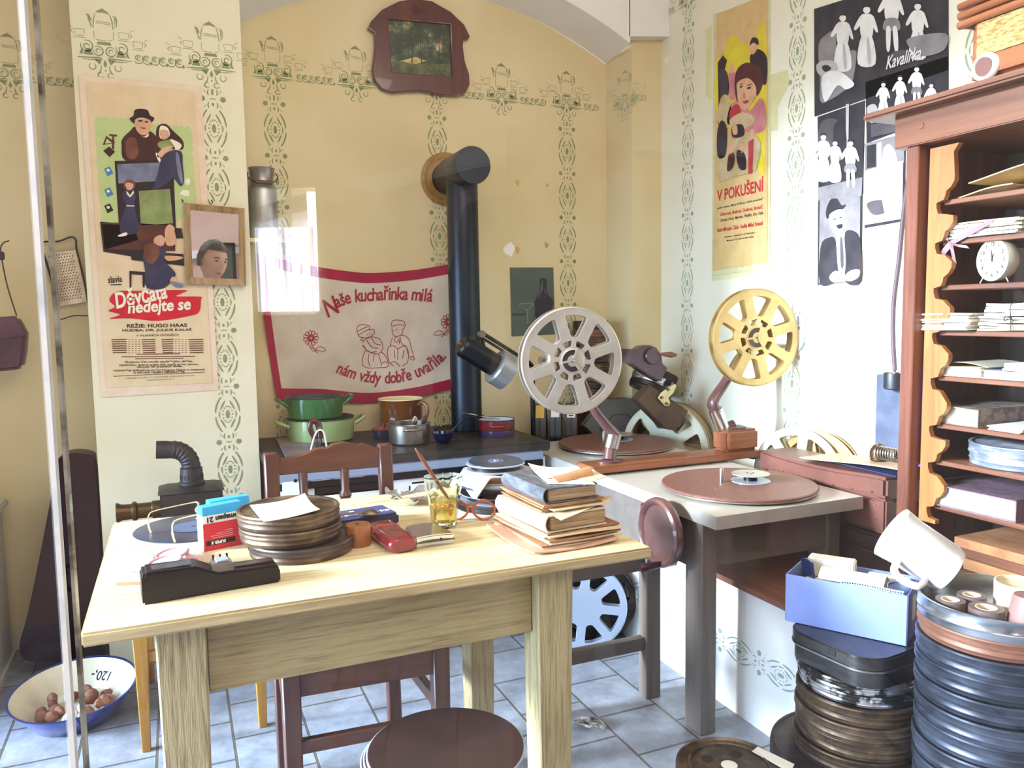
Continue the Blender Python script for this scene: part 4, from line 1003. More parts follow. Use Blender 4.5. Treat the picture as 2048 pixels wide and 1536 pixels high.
def cstroke(m, pts, wpx, closed=False, n=4, smooth=True):
    P = cr([Vector((p[0], p[1])) for p in pts], n, closed) if smooth and len(pts) > 2 else [Vector(p) for p in pts]
    if closed: P.append(P[0])
    L_ = []
    for i, p in enumerate(P):
        d = (P[min(i+1, len(P)-1)]-P[max(i-1, 0)]); d = d.normalized() if d.length else Vector((1, 0)); q_ = Vector((-d.y, d.x))*wpx/2
        L_.append((on_cloth(*(p+q_)), on_cloth(*(p-q_))))
    for (a, b), (c, d) in zip(L_, L_[1:]): m.poly([a, b, d, c])
def arc_text(body, base, hpx, name, first=1.0):
    "letters set one by one along a curved baseline (photo pixels on the cloth)"
    Cv = cr([Vector((p[0], p[1])) for p in base], 12, False); cum = [0]
    for a, b in zip(Cv, Cv[1:]): cum.append(cum[-1]+(b-a).length)
    W_ = {'m': 1.45, 'w': 1.4, 'i': .55, 'l': .6, 'í': .6, 'r': .8, 'ř': .8, 'ž': .85, 'š': .85, 't': .7, ' ': .75, 'N': 1.95, '.': .5, 'u': 1.05, 'v': .95, 'y': .95, 'd': 1.05}
    tot = sum(W_.get(c, 1) for c in body); s_ = cum[-1]/tot; pos = 0
    m = MB()
    for ch in body:
        wd = W_.get(ch, 1)*s_; mid = pos+wd/2; pos += wd
        if ch == ' ': continue
        i = max(k for k in range(len(cum)-1) if cum[k] <= mid); f = (mid-cum[i])/max(cum[i+1]-cum[i], 1e-6)
        p = Cv[i].lerp(Cv[i+1], f); d = (Cv[min(i+1, len(Cv)-1)]-Cv[i]).normalized(); up = Vector((d.y, -d.x))
        tm = MB(); tm.text(ch, 1, None, 0.0, 'CENTER', .02, .1)
        k = hpx*(1.4 if ch == 'N' else 1)*1.65
        fx = .74
        vm = {}
        bm2 = tm.bm
        for v_ in bm2.verts:
            q_ = p+d*(v_.co.x*k*fx)+up*(v_.co.y*k+hpx*.36-(hpx*.25 if ch == 'N' else 0)); vm[v_] = m.bm.verts.new(on_cloth(q_.x, q_.y))
        for f_ in bm2.faces:
            if f_.normal.z > .2 or True: m._f([vm[v_] for v_ in f_.verts])
        bm2.free()
    return m.build(name, M_thread, t, True, smooth=False, normals=False)
arc_text('Naše kuchařinka milá', [(652, 622), (700, 603), (750, 598), (800, 596), (864, 600)], 22, 'embroidered_lettering')
arc_text('nám vždy dobře uvařila.', [(672, 742), (715, 757), (765, 764), (820, 757), (865, 736), (892, 712)], 20, 'embroidered_lettering')
S6 = lambda *p: [(480+x/3, 440+y/3) for x, y in p]
def flower(cx, cy, r):
    m = MB()
    for k in range(11):
        a = 2*pi*k/11; c_ = lambda rr, da: (cx+rr*cos(a+da), cy+rr*sin(a+da))
        cstroke(m, [c_(r*.3, -.1), c_(r*.8, -.24), c_(r, -.1), c_(r, .1), c_(r*.8, .24), c_(r*.3, .1)], 1.1)
        cstroke(m, [c_(r*.12, 0), c_(r*.5, 0)], .9)
    cstroke(m, [(cx+r*.25*cos(i), cy+r*.25*sin(i)) for i in range(6)], 1.2, True)
    return m
for cx, cy, sd in ((622, 676, 1), (897, 644, -1)):
    m = flower(cx, cy, 15)
    cstroke(m, [(cx+3*sd, cy+15), (cx+8*sd, cy+24), (cx+14*sd, cy+30)], 1.2)
    for q_ in ([(cx+10*sd, cy+22), (cx+20*sd, cy+17), (cx+30*sd, cy+25), (cx+18*sd, cy+26)], [(cx+10*sd, cy+24), (cx+4*sd, cy+20), (cx-2*sd, cy+17), (cx+4*sd, cy+26)]): cstroke(m, q_, 1, True)
    m.build('embroidered_flower', M_thread, t, True, smooth=False, normals=False)
girl = [S6((700, 650), (715, 630), (750, 628), (780, 640), (775, 660), (800, 655), (808, 675), (795, 690)), S6((700, 650), (705, 680), (720, 700), (745, 705)), S6((712, 690), (740, 672), (775, 655)), S6((705, 668), (735, 652), (765, 640)),
        S6((735, 705), (725, 720), (740, 722)), S6((745, 705), (765, 712), (785, 700), (795, 685)), S6((735, 735), (760, 705), (800, 702), (835, 712), (855, 745), (855, 775), (835, 800), (800, 800), (760, 780), (735, 750)),
        S6((760, 720), (790, 760), (830, 770)), S6((790, 705), (810, 740), (845, 750)), S6((740, 750), (770, 790), (820, 790)), S6((755, 780), (735, 830), (740, 875), (780, 888), (840, 885), (885, 880), (888, 850), (870, 810), (845, 790)),
        S6((775, 800), (770, 840), (780, 875)), S6((805, 805), (800, 850)), S6((830, 805), (845, 850), (850, 875)), S6((850, 860), (870, 850), (885, 860)), S6((760, 685), (765, 690)), S6((775, 680), (780, 684))]
boy = [S6((908, 635), (915, 605), (950, 600), (985, 610), (990, 640), (975, 655)), S6((908, 640), (945, 628), (985, 632)), S6((912, 650), (915, 680), (930, 697), (955, 695), (975, 680), (978, 655)), S6((920, 665), (928, 662)), S6((935, 658), (945, 656)),
       S6((960, 690), (990, 695), (1015, 720), (1030, 780), (1040, 815), (1015, 820), (1000, 770)), S6((940, 700), (925, 715), (940, 735), (955, 710)), S6((960, 700), (970, 740), (1000, 760)), S6((915, 705), (905, 735), (905, 755)),
       S6((890, 760), (920, 755), (945, 775), (945, 840)), S6((945, 775), (985, 755), (1010, 790), (1005, 850), (975, 875)), S6((890, 760), (885, 800), (895, 850), (920, 875)), S6((900, 860), (930, 850), (960, 880)), S6((925, 780), (930, 830)), S6((985, 780), (975, 830)), S6((1030, 815), (1048, 830), (1035, 840), (1020, 828)), S6((955, 720), (957, 745)), S6((900, 745), (905, 750))]
for nm, fig in (('embroidered_girl', girl), ('embroidered_boy', boy)):
    m = MB()
    for st_ in fig: cstroke(m, st_, 1.2, False, 4)
    m.build(nm, M_thread, t, True, smooth=False, normals=False)

# ------------------------------------------------------------------ shelf with the milk can
tag(MB().box((.375, 3.44, 1.598), (.17, .16, .018)).bevel(.002, 1).build('wall_shelf', wood('pale_shelf_wood', 'd6c08c', 'c2a870', 8, 0), loc=(.375, 3.44, 1.598)), 'short pale wooden shelf tucked behind the pier', 'shelf')
t = thing('milk_can', 'dented aluminium milk can with a wooden bail grip standing on the wall shelf', 'milk can', (.362, 3.44, 1.608))
MB().lathe([(0, 0), (.054, 0), (.057, .005), (.057, .195), (.053, .212), (.046, .222), (.046, .25), (.051, .285), (.053, .288), (.049, .288), (.043, .25), (0, .24)], seg=40).build('can_body', mat('dented_aluminium', 'a19c96', .4, .85, '827c78', 8, bump=.3, bsc=12), t)
MB().tube(cr([(-.054, -.005, .27), (-.058, -.04, .245), (-.03, -.066, .222), (.03, -.066, .222), (.058, -.04, .245), (.054, -.005, .27)], 5, False), .0025, 8).build('bail', M_iron, t)
MB().tube([(-.032, -.067, .223), (.030, -.067, .221)], .0085, 12).build('grip', mat('dark_wood_grip', '4c2c24', .4), t)

# ------------------------------------------------------------------ framed landscape under the arch
S2_ = lambda x, y: (480+x/3, y/3)
t = thing('framed_picture', 'dark landscape in a shaped mahogany frame high on the back wall', 'framed picture', tuple(onY(836, 95, DY)))
out = [(765, 172), (785, 130), (850, 62), (950, 12), (1050, -4), (1150, 12), (1260, 75), (1340, 150), (1376, 222), (1362, 242), (1340, 232), (1333, 280), (1345, 370), (1371, 450), (1374, 510), (1350, 560), (1290, 580), (1200, 572), (1100, 549), (1000, 552), (910, 560), (850, 540), (806, 490), (790, 420), (800, 350), (806, 280), (803, 200)]
def flat_pts(pts, Y): return [onY(*S2_(*p), Y) for p in pts]
Yp = DY-.03
o2 = [(p.x, p.z) for p in flat_pts(out, DY-.02)]
win = [(p.x, p.z) for p in flat_pts([(888, 118), (1258, 150), (1268, 462), (908, 436)], DY-.02)]
Mw = basis((0, DY-.018, 0), (1, 0, 0), (0, 0, 1), (0, -1, 0))
M_mahog = wood('mahogany_frame', '5e2518', '3d140e', 6, 2, .25, .3, .7, .05, .4)
MB().plate(o2, [win], .026, Mw, .004).build('frame', M_mahog, t, True)
ptg = bpy.data.materials.new('landscape_painting'); ptg.use_nodes = True; N = ptg.node_tree.nodes; L = ptg.node_tree.links; b = N['Principled BSDF']
tc = N.new('ShaderNodeTexCoord'); n1 = N.new('ShaderNodeTexNoise'); n1.inputs['Scale'].default_value = 16; n1.inputs['Detail'].default_value = 7; n1.inputs['Roughness'].default_value = .7; L.new(tc.outputs['Object'], n1.inputs[0])
r1 = N.new('ShaderNodeValToRGB'); e = r1.color_ramp.elements; e[0].position = .38; e[0].color = C('1d2418'); e[1].position = .66; e[1].color = C('c7ab84')
for p_, c_ in ((.48, '2c3a24'), (.56, '4a5a3a'), (.61, '7b7858')): x = r1.color_ramp.elements.new(p_); x.color = C(c_)
L.new(n1.outputs['Fac'], r1.inputs[0]); L.new(r1.outputs[0], b.inputs['Base Color']); b.inputs['Roughness'].default_value = .35
m = MB(); ww = [Vector((x, DY-.016, z)) for x, z in win]; m.poly(ww, 0)
gx = lambda u, v, o=.0006: (ww[0]*(1-u)*(1-v)+ww[1]*u*(1-v)+ww[2]*u*v+ww[3]*(1-u)*v)-Vector((0, o, 0))
m.poly([gx(0, .80), gx(.3, .74), gx(.6, .78), gx(1, .74), gx(1, 1), gx(0, 1)], 1)
m.poly([gx(.15, .76, .001), gx(.42, .66, .001), gx(.6, .72, .001), gx(.4, .8, .001)], 2)
for u0 in (.12, .34, .5, .62, .8): m.poly([gx(u0, .78, .0012), gx(u0+.02, .78, .0012), gx(u0+.035+.05*sin(u0*20), .3, .0012), gx(u0+.025+.05*sin(u0*20), .3, .0012)], 3)
m.build('painting', [ptg, mat('painted_meadow', '5c6234', .4, 0, '2e3a1c', 30), mat('painted_sunlit_grass', 'c9b36a', .4, 0, '8b8a4a', 40), mat('painted_trunks', '2a2418', .4)], t, True, smooth=False, normals=False)
c = onY(*S2_(1065, 62), DY-.033)
m = MB()
for dx in (-.008, .008): m.tube([(c.x+dx+.011*cos(a_*pi/10), c.y, c.z+.013*sin(a_*pi/10)) for a_ in range(20)], .0016, 6, True)
m.tube([(c.x-.003, c.y, c.z-.015), (c.x+.002, c.y, c.z+.016)], .0016, 6); m.build('carved_monogram', M_tin_dark, t, True)

# ------------------------------------------------------------------ print with bottle and glass
S3_ = lambda x, y: (900+x/3, 500+y/3)
yb = DY-.003
def wall_layers(mb, polys, f, Y, step=.0006, n=5):
    for k, (mi, pts, smooth) in enumerate(polys):
        P = cr([(p[0], p[1], 0) for p in pts], n) if smooth else pts
        mb.poly([onY(*f(p[0], p[1]), Y-.0012-step*(k+1)) for p in P], mi)
m = MB(); m.poly([onY(*S3_(*p), yb) for p in ((360, 105), (620, 105), (632, 505), (370, 518))], 0)
P = [onY(*S3_(*p), yb+.0025) for p in ((360, 105), (620, 105), (632, 505), (370, 518))]; m.poly(P[::-1], 0)
bot = [(541, 175), (577, 175), (578, 225), (582, 255), (600, 280), (618, 300), (622, 325), (612, 345), (610, 400), (520, 410), (512, 345), (507, 320), (515, 295), (535, 262), (545, 230)]
wall_layers(m, [(1, [(372, 382), (452, 380), (452, 392), (372, 394)], False), (2, bot, True), (3, [(415, 322), (496, 320), (492, 340), (470, 358), (460, 362), (440, 355)], True), (0, [(422, 326), (490, 324), (486, 340), (468, 354), (440, 350)], True),
                (3, [(460, 360), (466, 360), (470, 430), (484, 436), (446, 440), (462, 430)], False), (4, [(549, 185), (554, 185), (556, 240), (530, 290), (526, 290), (548, 240)], False), (4, [(563, 235), (567, 235), (575, 262), (571, 262)], False)], S3_, yb)
c = onY(1065, 600, yb)
tag(m.build('bottle_print', [mat('dark_sage_paper', '525c55', .8, 0, '5b655d', 5), mat('print_shadow', '414a45', .8), mat('print_bottle', '2c2431', .7, 0, '3d3440', 12), mat('print_glass', '7f857c', .7), mat('print_glint', '6b6376', .7)], loc=tuple(c), smooth=False, normals=False), 'dark green print of a bottle and a wine glass pinned right of the stove pipe', 'print')

# ------------------------------------------------------------------ posters: flat printed sheets, drawn as layers of ink
def fit_text(m, body, A, B, h, n, bold=0, shear=0):
    "lettering stretched between two points, h high"
    A, B = Vector(A), Vector(B); n = Vector(n).normalized(); x = (B-A).normalized(); y = n.cross(x).normalized()
    tm = MB(); tm.text(body, 1, None, 0.0, 'LEFT', bold, shear); vs = tm.bm.verts
    x0, x1 = min(v.co.x for v in vs), max(v.co.x for v in vs); y0, y1 = min(v.co.y for v in vs), max(v.co.y for v in vs)
    sx, sy = (B-A).length/(x1-x0), h/(y1-y0); d = {}
    for v in vs: d[v] = m.bm.verts.new(A+x*(v.co.x-x0)*sx+y*(v.co.y-y0)*sy)
    for f in tm.bm.faces: m._f([d[v] for v in f.verts])
    tm.bm.free()
def M_flat(name, c, c2=None): return mat(name, c, .7, 0, c2, 14, spec=.25)
P1 = PY-.004
def A1(x, y): return (x/3, y/3)
def A2(x, y): return (140+x/4.655, 150+y/4.655)
def A3(x, y): return (x/3, 440+y/3)
def layer(m, mi, f, pts, k, smooth=True, n=4):
    P = cr([(p[0], p[1], 0) for p in pts], n) if smooth else [(p[0], p[1]) for p in pts]
    m.poly([onY(*f(p[0], p[1]), P1-.0016-.0005*k) for p in P], mi)
mats1 = [M_flat('poster_margin_paper', 'e3cbb2', 'dbc0a4'), M_flat('poster_sheet', 'dcc49e', 'd4ba92'), M_flat('poster_green', 'b9c687', 'b0bf79'), M_flat('poster_dark_brown', '4a1f18', '2c1413'), M_flat('poster_black', '241619'), M_flat('poster_skin', 'd9a684', 'c48e6c'), M_flat('poster_cream', 'e8dcc0'), M_flat('poster_navy', '2a2b44', '383a55'), M_flat('poster_wood_brown', '5e2f24', '3c1c1a'), M_flat('poster_grey_blue', '7d8398', '5b6078'), M_flat('poster_red', 'cf1a2c', 'b81426'), M_flat('poster_blue', '3e78b0'), M_flat('poster_hair', '7a4a34', '5a3020'), M_flat('poster_olive', '8d9a5c', '6f7c48')]
m = MB()
cor = [onY(157, 150, P1), onY(403, 174, P1), onY(437, 780, P1), onY(202, 795, P1)]
m.poly(cor, 0); m.poly([p+Vector((0, .003, 0)) for p in cor[::-1]], 0)
for i in range(4): a, b = cor[i], cor[(i+1) % 4]; m.poly([a, a+Vector((0, .003, 0)), b+Vector((0, .003, 0)), b], 0)
layer(m, 1, lambda x, y: (x, y), [(172, 163), (388, 182), (425, 766), (212, 776)], 0, False)
# scalloped green field
sc = []
def scal(a, b, n, out):
    for k in range(n):
        for t_ in (0, .25, .5, .75):
            u = (k+t_)/n; sc.append((a[0]+(b[0]-a[0])*u+out[0]*sin(pi*t_), a[1]+(b[1]-a[1])*u+out[1]*sin(pi*t_)))
scal((232, 440), (232, 400), 1, (-10, 0)); scal((240, 405), (580, 420), 5, (0, -22)); scal((900, 480), (1120, 500), 4, (0, -24)); scal((1120, 500), (1170, 1260), 10, (14, 0)); sc.append((960, 1390)); sc.append((300, 1378)); scal((300, 1378), (236, 440), 12, (-12, 0))
layer(m, 2, A2, sc, 1, False)
# seated pair: a man in a dark coat and hat holding a child
layer(m, 3, A2, [(490, 590), (560, 520), (610, 480), (690, 560), (740, 520), (810, 580), (840, 660), (830, 800), (520, 800), (480, 660)], 2)
layer(m, 12, A2, [(520, 620), (600, 580), (640, 700), (600, 780), (530, 760)], 3)
layer(m, 5, A2, [(604, 415), (750, 420), (756, 470), (730, 540), (680, 560), (630, 530), (606, 470)], 3)
layer(m, 6, A2, [(660, 560), (690, 575), (732, 545), (725, 575), (690, 580)], 4)
layer(m, 4, A2, [(555, 405), (590, 380), (600, 330), (640, 315), (720, 325), (745, 375), (785, 400), (760, 440), (740, 415), (670, 395), (610, 410), (595, 450)], 5)
for q_ in ([(635, 422), (672, 418), (670, 432), (640, 434)], [(700, 428), (725, 432), (722, 444), (700, 440)], [(650, 490), (705, 492), (690, 498)]): layer(m, 3, A2, q_, 6)
layer(m, 3, A2, [(805, 600), (805, 500), (840, 460), (900, 460), (960, 520), (1050, 610), (1050, 690), (960, 690), (850, 640)], 3)
layer(m, 6, A2, [(835, 490), (870, 472), (915, 500), (925, 570), (840, 590)], 4); layer(m, 5, A2, [(838, 520), (880, 510), (915, 530), (920, 575), (880, 600), (845, 585)], 5)
layer(m, 13, A2, [(820, 630), (900, 605), (970, 600), (960, 680), (840, 680)], 5); layer(m, 6, A2, [(930, 600), (1000, 620), (1040, 660), (990, 715), (970, 660)], 6)
layer(m, 5, A2, [(810, 740), (870, 680), (945, 655), (940, 690), (880, 750), (830, 770)], 7); layer(m, 6, A2, [(796, 730), (820, 735), (846, 800), (826, 805)], 7)
layer(m, 7, A2, [(860, 760), (960, 700), (1040, 720), (1050, 830), (1062, 980), (1030, 1035), (960, 960), (900, 1010), (770, 1070), (810, 940)], 8); layer(m, 9, A2, [(985, 740), (1010, 740), (1050, 960), (1035, 1010), (1000, 900)], 9)
# blackboard, girl standing, bench, second girl
layer(m, 4, A2, [(415, 800), (960, 790), (990, 1500), (800, 1520), (455, 1400)], 4, False); layer(m, 9, A2, [(440, 830), (900, 812), (930, 980), (450, 1010)], 5, False)
layer(m, 13, A2, [(640, 1080), (930, 1060), (960, 1380), (660, 1400)], 6, False)
layer(m, 8, A2, [(300, 1380), (480, 1372), (800, 1390), (980, 1420), (980, 1640), (320, 1620)], 6, False)
layer(m, 5, A2, [(515, 1000), (560, 985), (590, 1020), (575, 1065), (530, 1065)], 8); layer(m, 12, A2, [(500, 1010), (540, 975), (600, 990), (606, 1040), (585, 1060), (590, 1015), (520, 1005), (512, 1070)], 9)
layer(m, 7, A2, [(500, 1075), (590, 1070), (610, 1140), (600, 1220), (640, 1400), (600, 1480), (470, 1470), (480, 1330), (520, 1215), (490, 1150)], 7)
layer(m, 6, A2, [(525, 1075), (560, 1120), (590, 1072), (595, 1100), (560, 1140), (528, 1110)], 9, False); layer(m, 6, A2, [(525, 1212), (600, 1215), (600, 1225), (525, 1222)], 9, False); layer(m, 6, A2, [(445, 1495), (520, 1465), (530, 1490), (470, 1505)], 9)
for q_ in ([(905, 1440), (940, 1395), (975, 1430), (960, 1475), (985, 1540), (880, 1540), (900, 1480)], [(800, 1510), (850, 1490), (880, 1540), (830, 1570), (790, 1560)]): layer(m, 5, A2, q_, 9)
layer(m, 4, A3, [(600, 10), (1090, 50), (1100, 110), (920, 110), (860, 230), (620, 190)], 5, False); layer(m, 8, A3, [(615, 25), (800, 30), (830, 120), (620, 180)], 6, False)
layer(m, 4, A3, [(780, 180), (1100, 205), (1105, 275), (790, 240)], 7, False)
layer(m, 5, A3, [(990, 60), (1020, 25), (1045, 60), (1055, 140), (1000, 150)], 8); layer(m, 5, A3, [(925, 110), (965, 90), (990, 120), (975, 155), (930, 150)], 8); layer(m, 5, A3, [(990, 215), (1090, 220), (1085, 235), (1010, 245)], 8)
layer(m, 7, A3, [(860, 200), (940, 150), (1000, 200), (980, 240), (1040, 300), (1050, 340), (980, 410), (880, 405), (870, 300)], 9); layer(m, 12, A3, [(870, 150), (930, 140), (960, 190), (920, 260), (870, 240)], 10)
layer(m, 5, A3, [(1035, 340), (1060, 355), (1060, 385), (1020, 375)], 10); layer(m, 9, A3, [(1020, 365), (1095, 385), (1090, 405), (1050, 400)], 11)
layer(m, 4, A3, [(776, 305), (870, 312), (872, 330), (868, 405), (856, 405), (855, 330), (790, 325), (788, 405), (778, 405)], 8, False)
# little school things on the left edge
layer(m, 8, A2, [(365, 548), (438, 556), (438, 574), (412, 572), (412, 690), (390, 690), (392, 570), (365, 566)], 3, False); layer(m, 8, A2, [(304, 652), (338, 565), (425, 630)], 3, False); layer(m, 2, A2, [(326, 640), (342, 592), (390, 630)], 4, False)
layer(m, 3, A2, [(310, 705), (365, 665), (420, 715), (370, 765)], 4, False)
for k, (y, c_) in enumerate(((895, 11), (1090, 11), (1240, 4))): layer(m, c_, A2, [(318, y-22), (370, y-45), (405, y+20), (350, y+48)], 3, False); layer(m, 6, A2, [(338, y-15), (362, y-24), (374, y-2), (350, y+8)], 4, False)
# white washing pieces on the right
layer(m, 6, A2, [(1030, 1090), (1060, 1070), (1110, 1080), (1100, 1130), (1030, 1110)], 3); layer(m, 6, A2, [(1070, 980), (1105, 960), (1120, 1000), (1090, 1025)], 3)
# red brush splash and title
layer(m, 10, A3, [(655, 480), (700, 430), (830, 425), (1110, 420), (1090, 440), (1060, 458), (1200, 460), (1205, 480), (1195, 550), (1140, 575), (950, 605), (780, 590), (655, 592), (720, 568), (650, 545), (690, 520)], 3)
def ptxt(body, a, b, hpx, k, mi, bold=0, shear=0):
    m.mi = mi; pa, pb = onY(*A3(*a), P1-.0016-.0005*k), onY(*A3(*b), P1-.0016-.0005*k); fit_text(m, body, pa, pb, hpx/3/545, (0, -1, 0), bold, shear)
ptxt('Děvčata', (700, 535), (1010, 470), 105, 5, 6, .03, .25); ptxt('nedejte se', (770, 585), (1150, 560), 95, 5, 6, .03, .2)
ptxt('REŽIE: HUGO HAAS', (762, 647), (1122, 642), 28, 3, 4, .02); ptxt('HUDBA: DR. JULIUS KALAŠ', (735, 674), (1150, 669), 22, 3, 4, .02); ptxt('V HLAVNÍCH ÚLOHÁCH:', (818, 700), (1075, 695), 16, 3, 4, .01)
for r_ in range(7):
    for x0, x1 in ((668, 760), (850, 932), (968, 1040), (1130, 1220)): layer(m, 12, A3, [(x0+r_*1.5, 715+r_*13), (x1, 713+r_*13), (x1, 719+r_*13), (x0+r_*1.5, 721+r_*13)], 3, False)
    for j in range(4): layer(m, 12, A3, [(770+j*20, 717+r_*13), (780+j*20, 717+r_*13), (780+j*20, 720+r_*13), (770+j*20, 720+r_*13)], 3, False); layer(m, 12, A3, [(1050+j*20, 715+r_*13), (1060+j*20, 715+r_*13), (1060+j*20, 718+r_*13), (1050+j*20, 718+r_*13)], 3, False)
for x0, x1, y in ((820, 1080, 803), (730, 1170, 818), (810, 1100, 830)): layer(m, 12, A3, [(x0, y), (x1, y-3), (x1, y+2), (x0, y+5)], 3, False)
for body, x0, x1, y in (('Dojmou Vás osudy opuštěného dítěte,', 752, 1155, 862), ('nadchnou dobrá srdce lidí, kteří se ho ujmou,', 716, 1192, 880), ('okouzlí 30 krásných dívek,', 822, 1095, 892), ('rozesměje jedinečné umění Hugona Haase a ostatních', 680, 1228, 912), ('a ohromí nadání nemluvněte.', 803, 1112, 922)): ptxt(body, (x0, y), (x1, y-6), 17, 3, 4, .015)
layer(m, 4, A3, [(680, 936), (1228, 912), (1228, 915), (680, 939)], 3, False)
ptxt('VÝROBA A SVĚTOVÝ MONOPOL EUROPFILM PRAHA', (752, 955), (1168, 936), 10, 3, 12); ptxt('ZADÁVÁ SLAVIA A. S.', (878, 965), (1048, 957), 9, 3, 12)
ptxt('slavia', (650, 380), (735, 372), 40, 3, 4, .02, .1); layer(m, 4, A3, [(662, 386), (730, 384), (728, 390), (664, 392)], 3, False)
c = (cor[0]+cor[2])/2
tag(m.build('film_poster', mats1, loc=tuple(c), smooth=False, normals=False), 'tall beige film poster with a red brush splash on the left pier', 'poster')

# ------------------------------------------------------------------ small mirror that hangs over the poster
t = thing('wall_mirror', 'small mirror in a worn gilt frame hanging over the poster', 'mirror', tuple(onY(430, 490, PY-.02)))
Ym = PY-.022
oc = [onY(368, 406, Ym), onY(489, 417, Ym), onY(492, 572, Ym), onY(370, 568, Ym)]
def quad_frame(m, oc, ic, y0, y1):
    for i in range(4):
        j = (i+1) % 4; a, b, c_, d = oc[i], oc[j], ic[j], ic[i]
        F = [Vector((p.x, y0+dy, p.z)) for p, dy in ((a, 0), (b, 0), (c_, .006), (d, .006))]; B_ = [Vector((p.x, y1, p.z)) for p in (a, b, c_, d)]
        m.poly(F); m.poly(B_[::-1])
        for q1, q2, r1_, r2_ in ((F[0], F[1], B_[1], B_[0]), (F[2], F[3], B_[3], B_[2])): m.poly([q2, q1, r2_, r1_])
cen = sum(oc, Vector())/4
ic = [p+(cen-p).normalized()*.0 for p in oc]
ic = [onY(381, 420, Ym), onY(477, 429, Ym), onY(478, 558, Ym), onY(382, 554, Ym)]
m = MB(); quad_frame(m, oc, ic, Ym-.004, Ym+.012); m.build('frame', wood('worn_gilt', 'a8854f', '6f4f2c', 14, 2, .4), t, True, smooth=False)
mir = bpy.data.materials.new('mirror_silver'); mir.use_nodes = True; b = mir.node_tree.nodes['Principled BSDF']; b.inputs['Base Color'].default_value = (.86, .86, .86, 1); b.inputs['Metallic'].default_value = 1; b.inputs['Roughness'].default_value = .01
m = MB(); m.box(((ic[0].x+ic[1].x)/2, Ym+.004, (ic[0].z+ic[2].z)/2), (abs(ic[1].x-ic[0].x)+.006, .003, abs(ic[0].z-ic[2].z)+.01)); m.build('mirror_glass', mir, t, True, smooth=False)
for x, y in ((366, 405), (425, 406)): p = onY(x, y, PY-.012); MB().tube([p, p+Vector((0, 0, .006)), p+Vector((-.004, -.004, .01))], .0025, 6).build('hook', M_iron, t, True)

# ------------------------------------------------------------------ left recess: grater, leather bag, instrument case, basin
YL = DY-.02
t = thing('box_grater', 'flat metal grater hanging on the wall left of the poster', 'grater', tuple(onY(132, 556, YL)))
G = [onY(*A3(*p), YL) for p in ((272, 205), (455, 180), (525, 490), (345, 520))]
m = MB(); F = lambda u, v, o: (G[0]*(1-u)*(1-v)+G[1]*u*(1-v)+G[2]*u*v+G[3]*(1-u)*v)+Vector((0, o, 0))
m.sheet(lambda u, v: F(u, v, -.004*sin(pi*u)), 8, 2, (0, .0015, 0)); m.build('plate', mat('worn_tinplate', 'c9bca2', .35, .8, 'a99a7e', 20), t, True)
m = MB()
for i in range(9):
    for j in range(17):
        u, v = .1+.8*(i+(.5 if j % 2 else 0))/9, .05+.9*j/17; p = F(u, v, -.0052-.004*sin(pi*u)+.002*0)
        m.poly([p+Vector((.0024, 0, 0)), p+Vector((0, -.0012, .0034)), p+Vector((-.0024, 0, 0)), p+Vector((0, 0, -.0034))])
o_ = m.build('grating_holes', mat('grater_hole', '5e5448', .5), t, True, smooth=False, normals=False); o_['kind'] = 'stuff'
W = lambda *p: [onY(*A3(*q_), YL-.004) for q_ in p]
MB().tube(cr(W((345, 522), (300, 330), (252, 165), (262, 132), (350, 128), (425, 102), (455, 120), (460, 180), (500, 340), (527, 490)), 5, False), .0035, 8).build('wire_frame', M_iron, t, True)
MB().tube(cr(W((345, 520), (345, 585), (370, 595), (440, 575), (528, 575)), 5, False), .0022, 8).build('wire_foot', M_iron, t, True)

t = thing('leather_bag', 'purple-brown leather pouch hanging by its strap at the left edge', 'bag', tuple(onY(20, 680, 3.38)))
Yb = 3.36
B_ = [onY(*A3(*p), Yb) for p in ((-60, 590), (0, 583), (100, 575), (128, 620), (160, 680), (152, 790), (135, 890), (90, 900), (0, 908), (-60, 910))]
m = MB(); m.prism([(p.x, p.z) for p in B_], .07, basis((0, Yb, 0), (1, 0, 0), (0, 0, 1), (0, -1, 0)), -.06); m.bevel(.012, 3); m.build('pouch', mat('purple_brown_leather', '52303a', .35, 0, '3d222c', 10, bump=.2), t, True)
B2 = [onY(*A3(*p), Yb) for p in ((-60, 585), (100, 575), (130, 620), (162, 690), (100, 700), (0, 715), (-60, 716))]
MB().prism([(p.x, p.z) for p in B2], .008, basis((0, Yb, 0), (1, 0, 0), (0, 0, 1), (0, -1, 0)), .011).bevel(.003).build('flap', mat('purple_brown_flap', '5d3a46', .3, 0, '482a35', 10), t, True)
MB().tube(cr([onY(*A3(*p), Yb) for p in ((55, 125), (25, 135), (5, 165), (10, 230), (45, 400), (100, 575))], 6, False), .006, 8, flat=.4).build('strap', MATS['purple_brown_leather'], t, True)
for p in ((8, 215),): q_ = onY(*A3(*p), Yb-.004); MB().box(q_, (.02, .01, .03)).bevel(.003).build('buckle', M_iron, t, True)

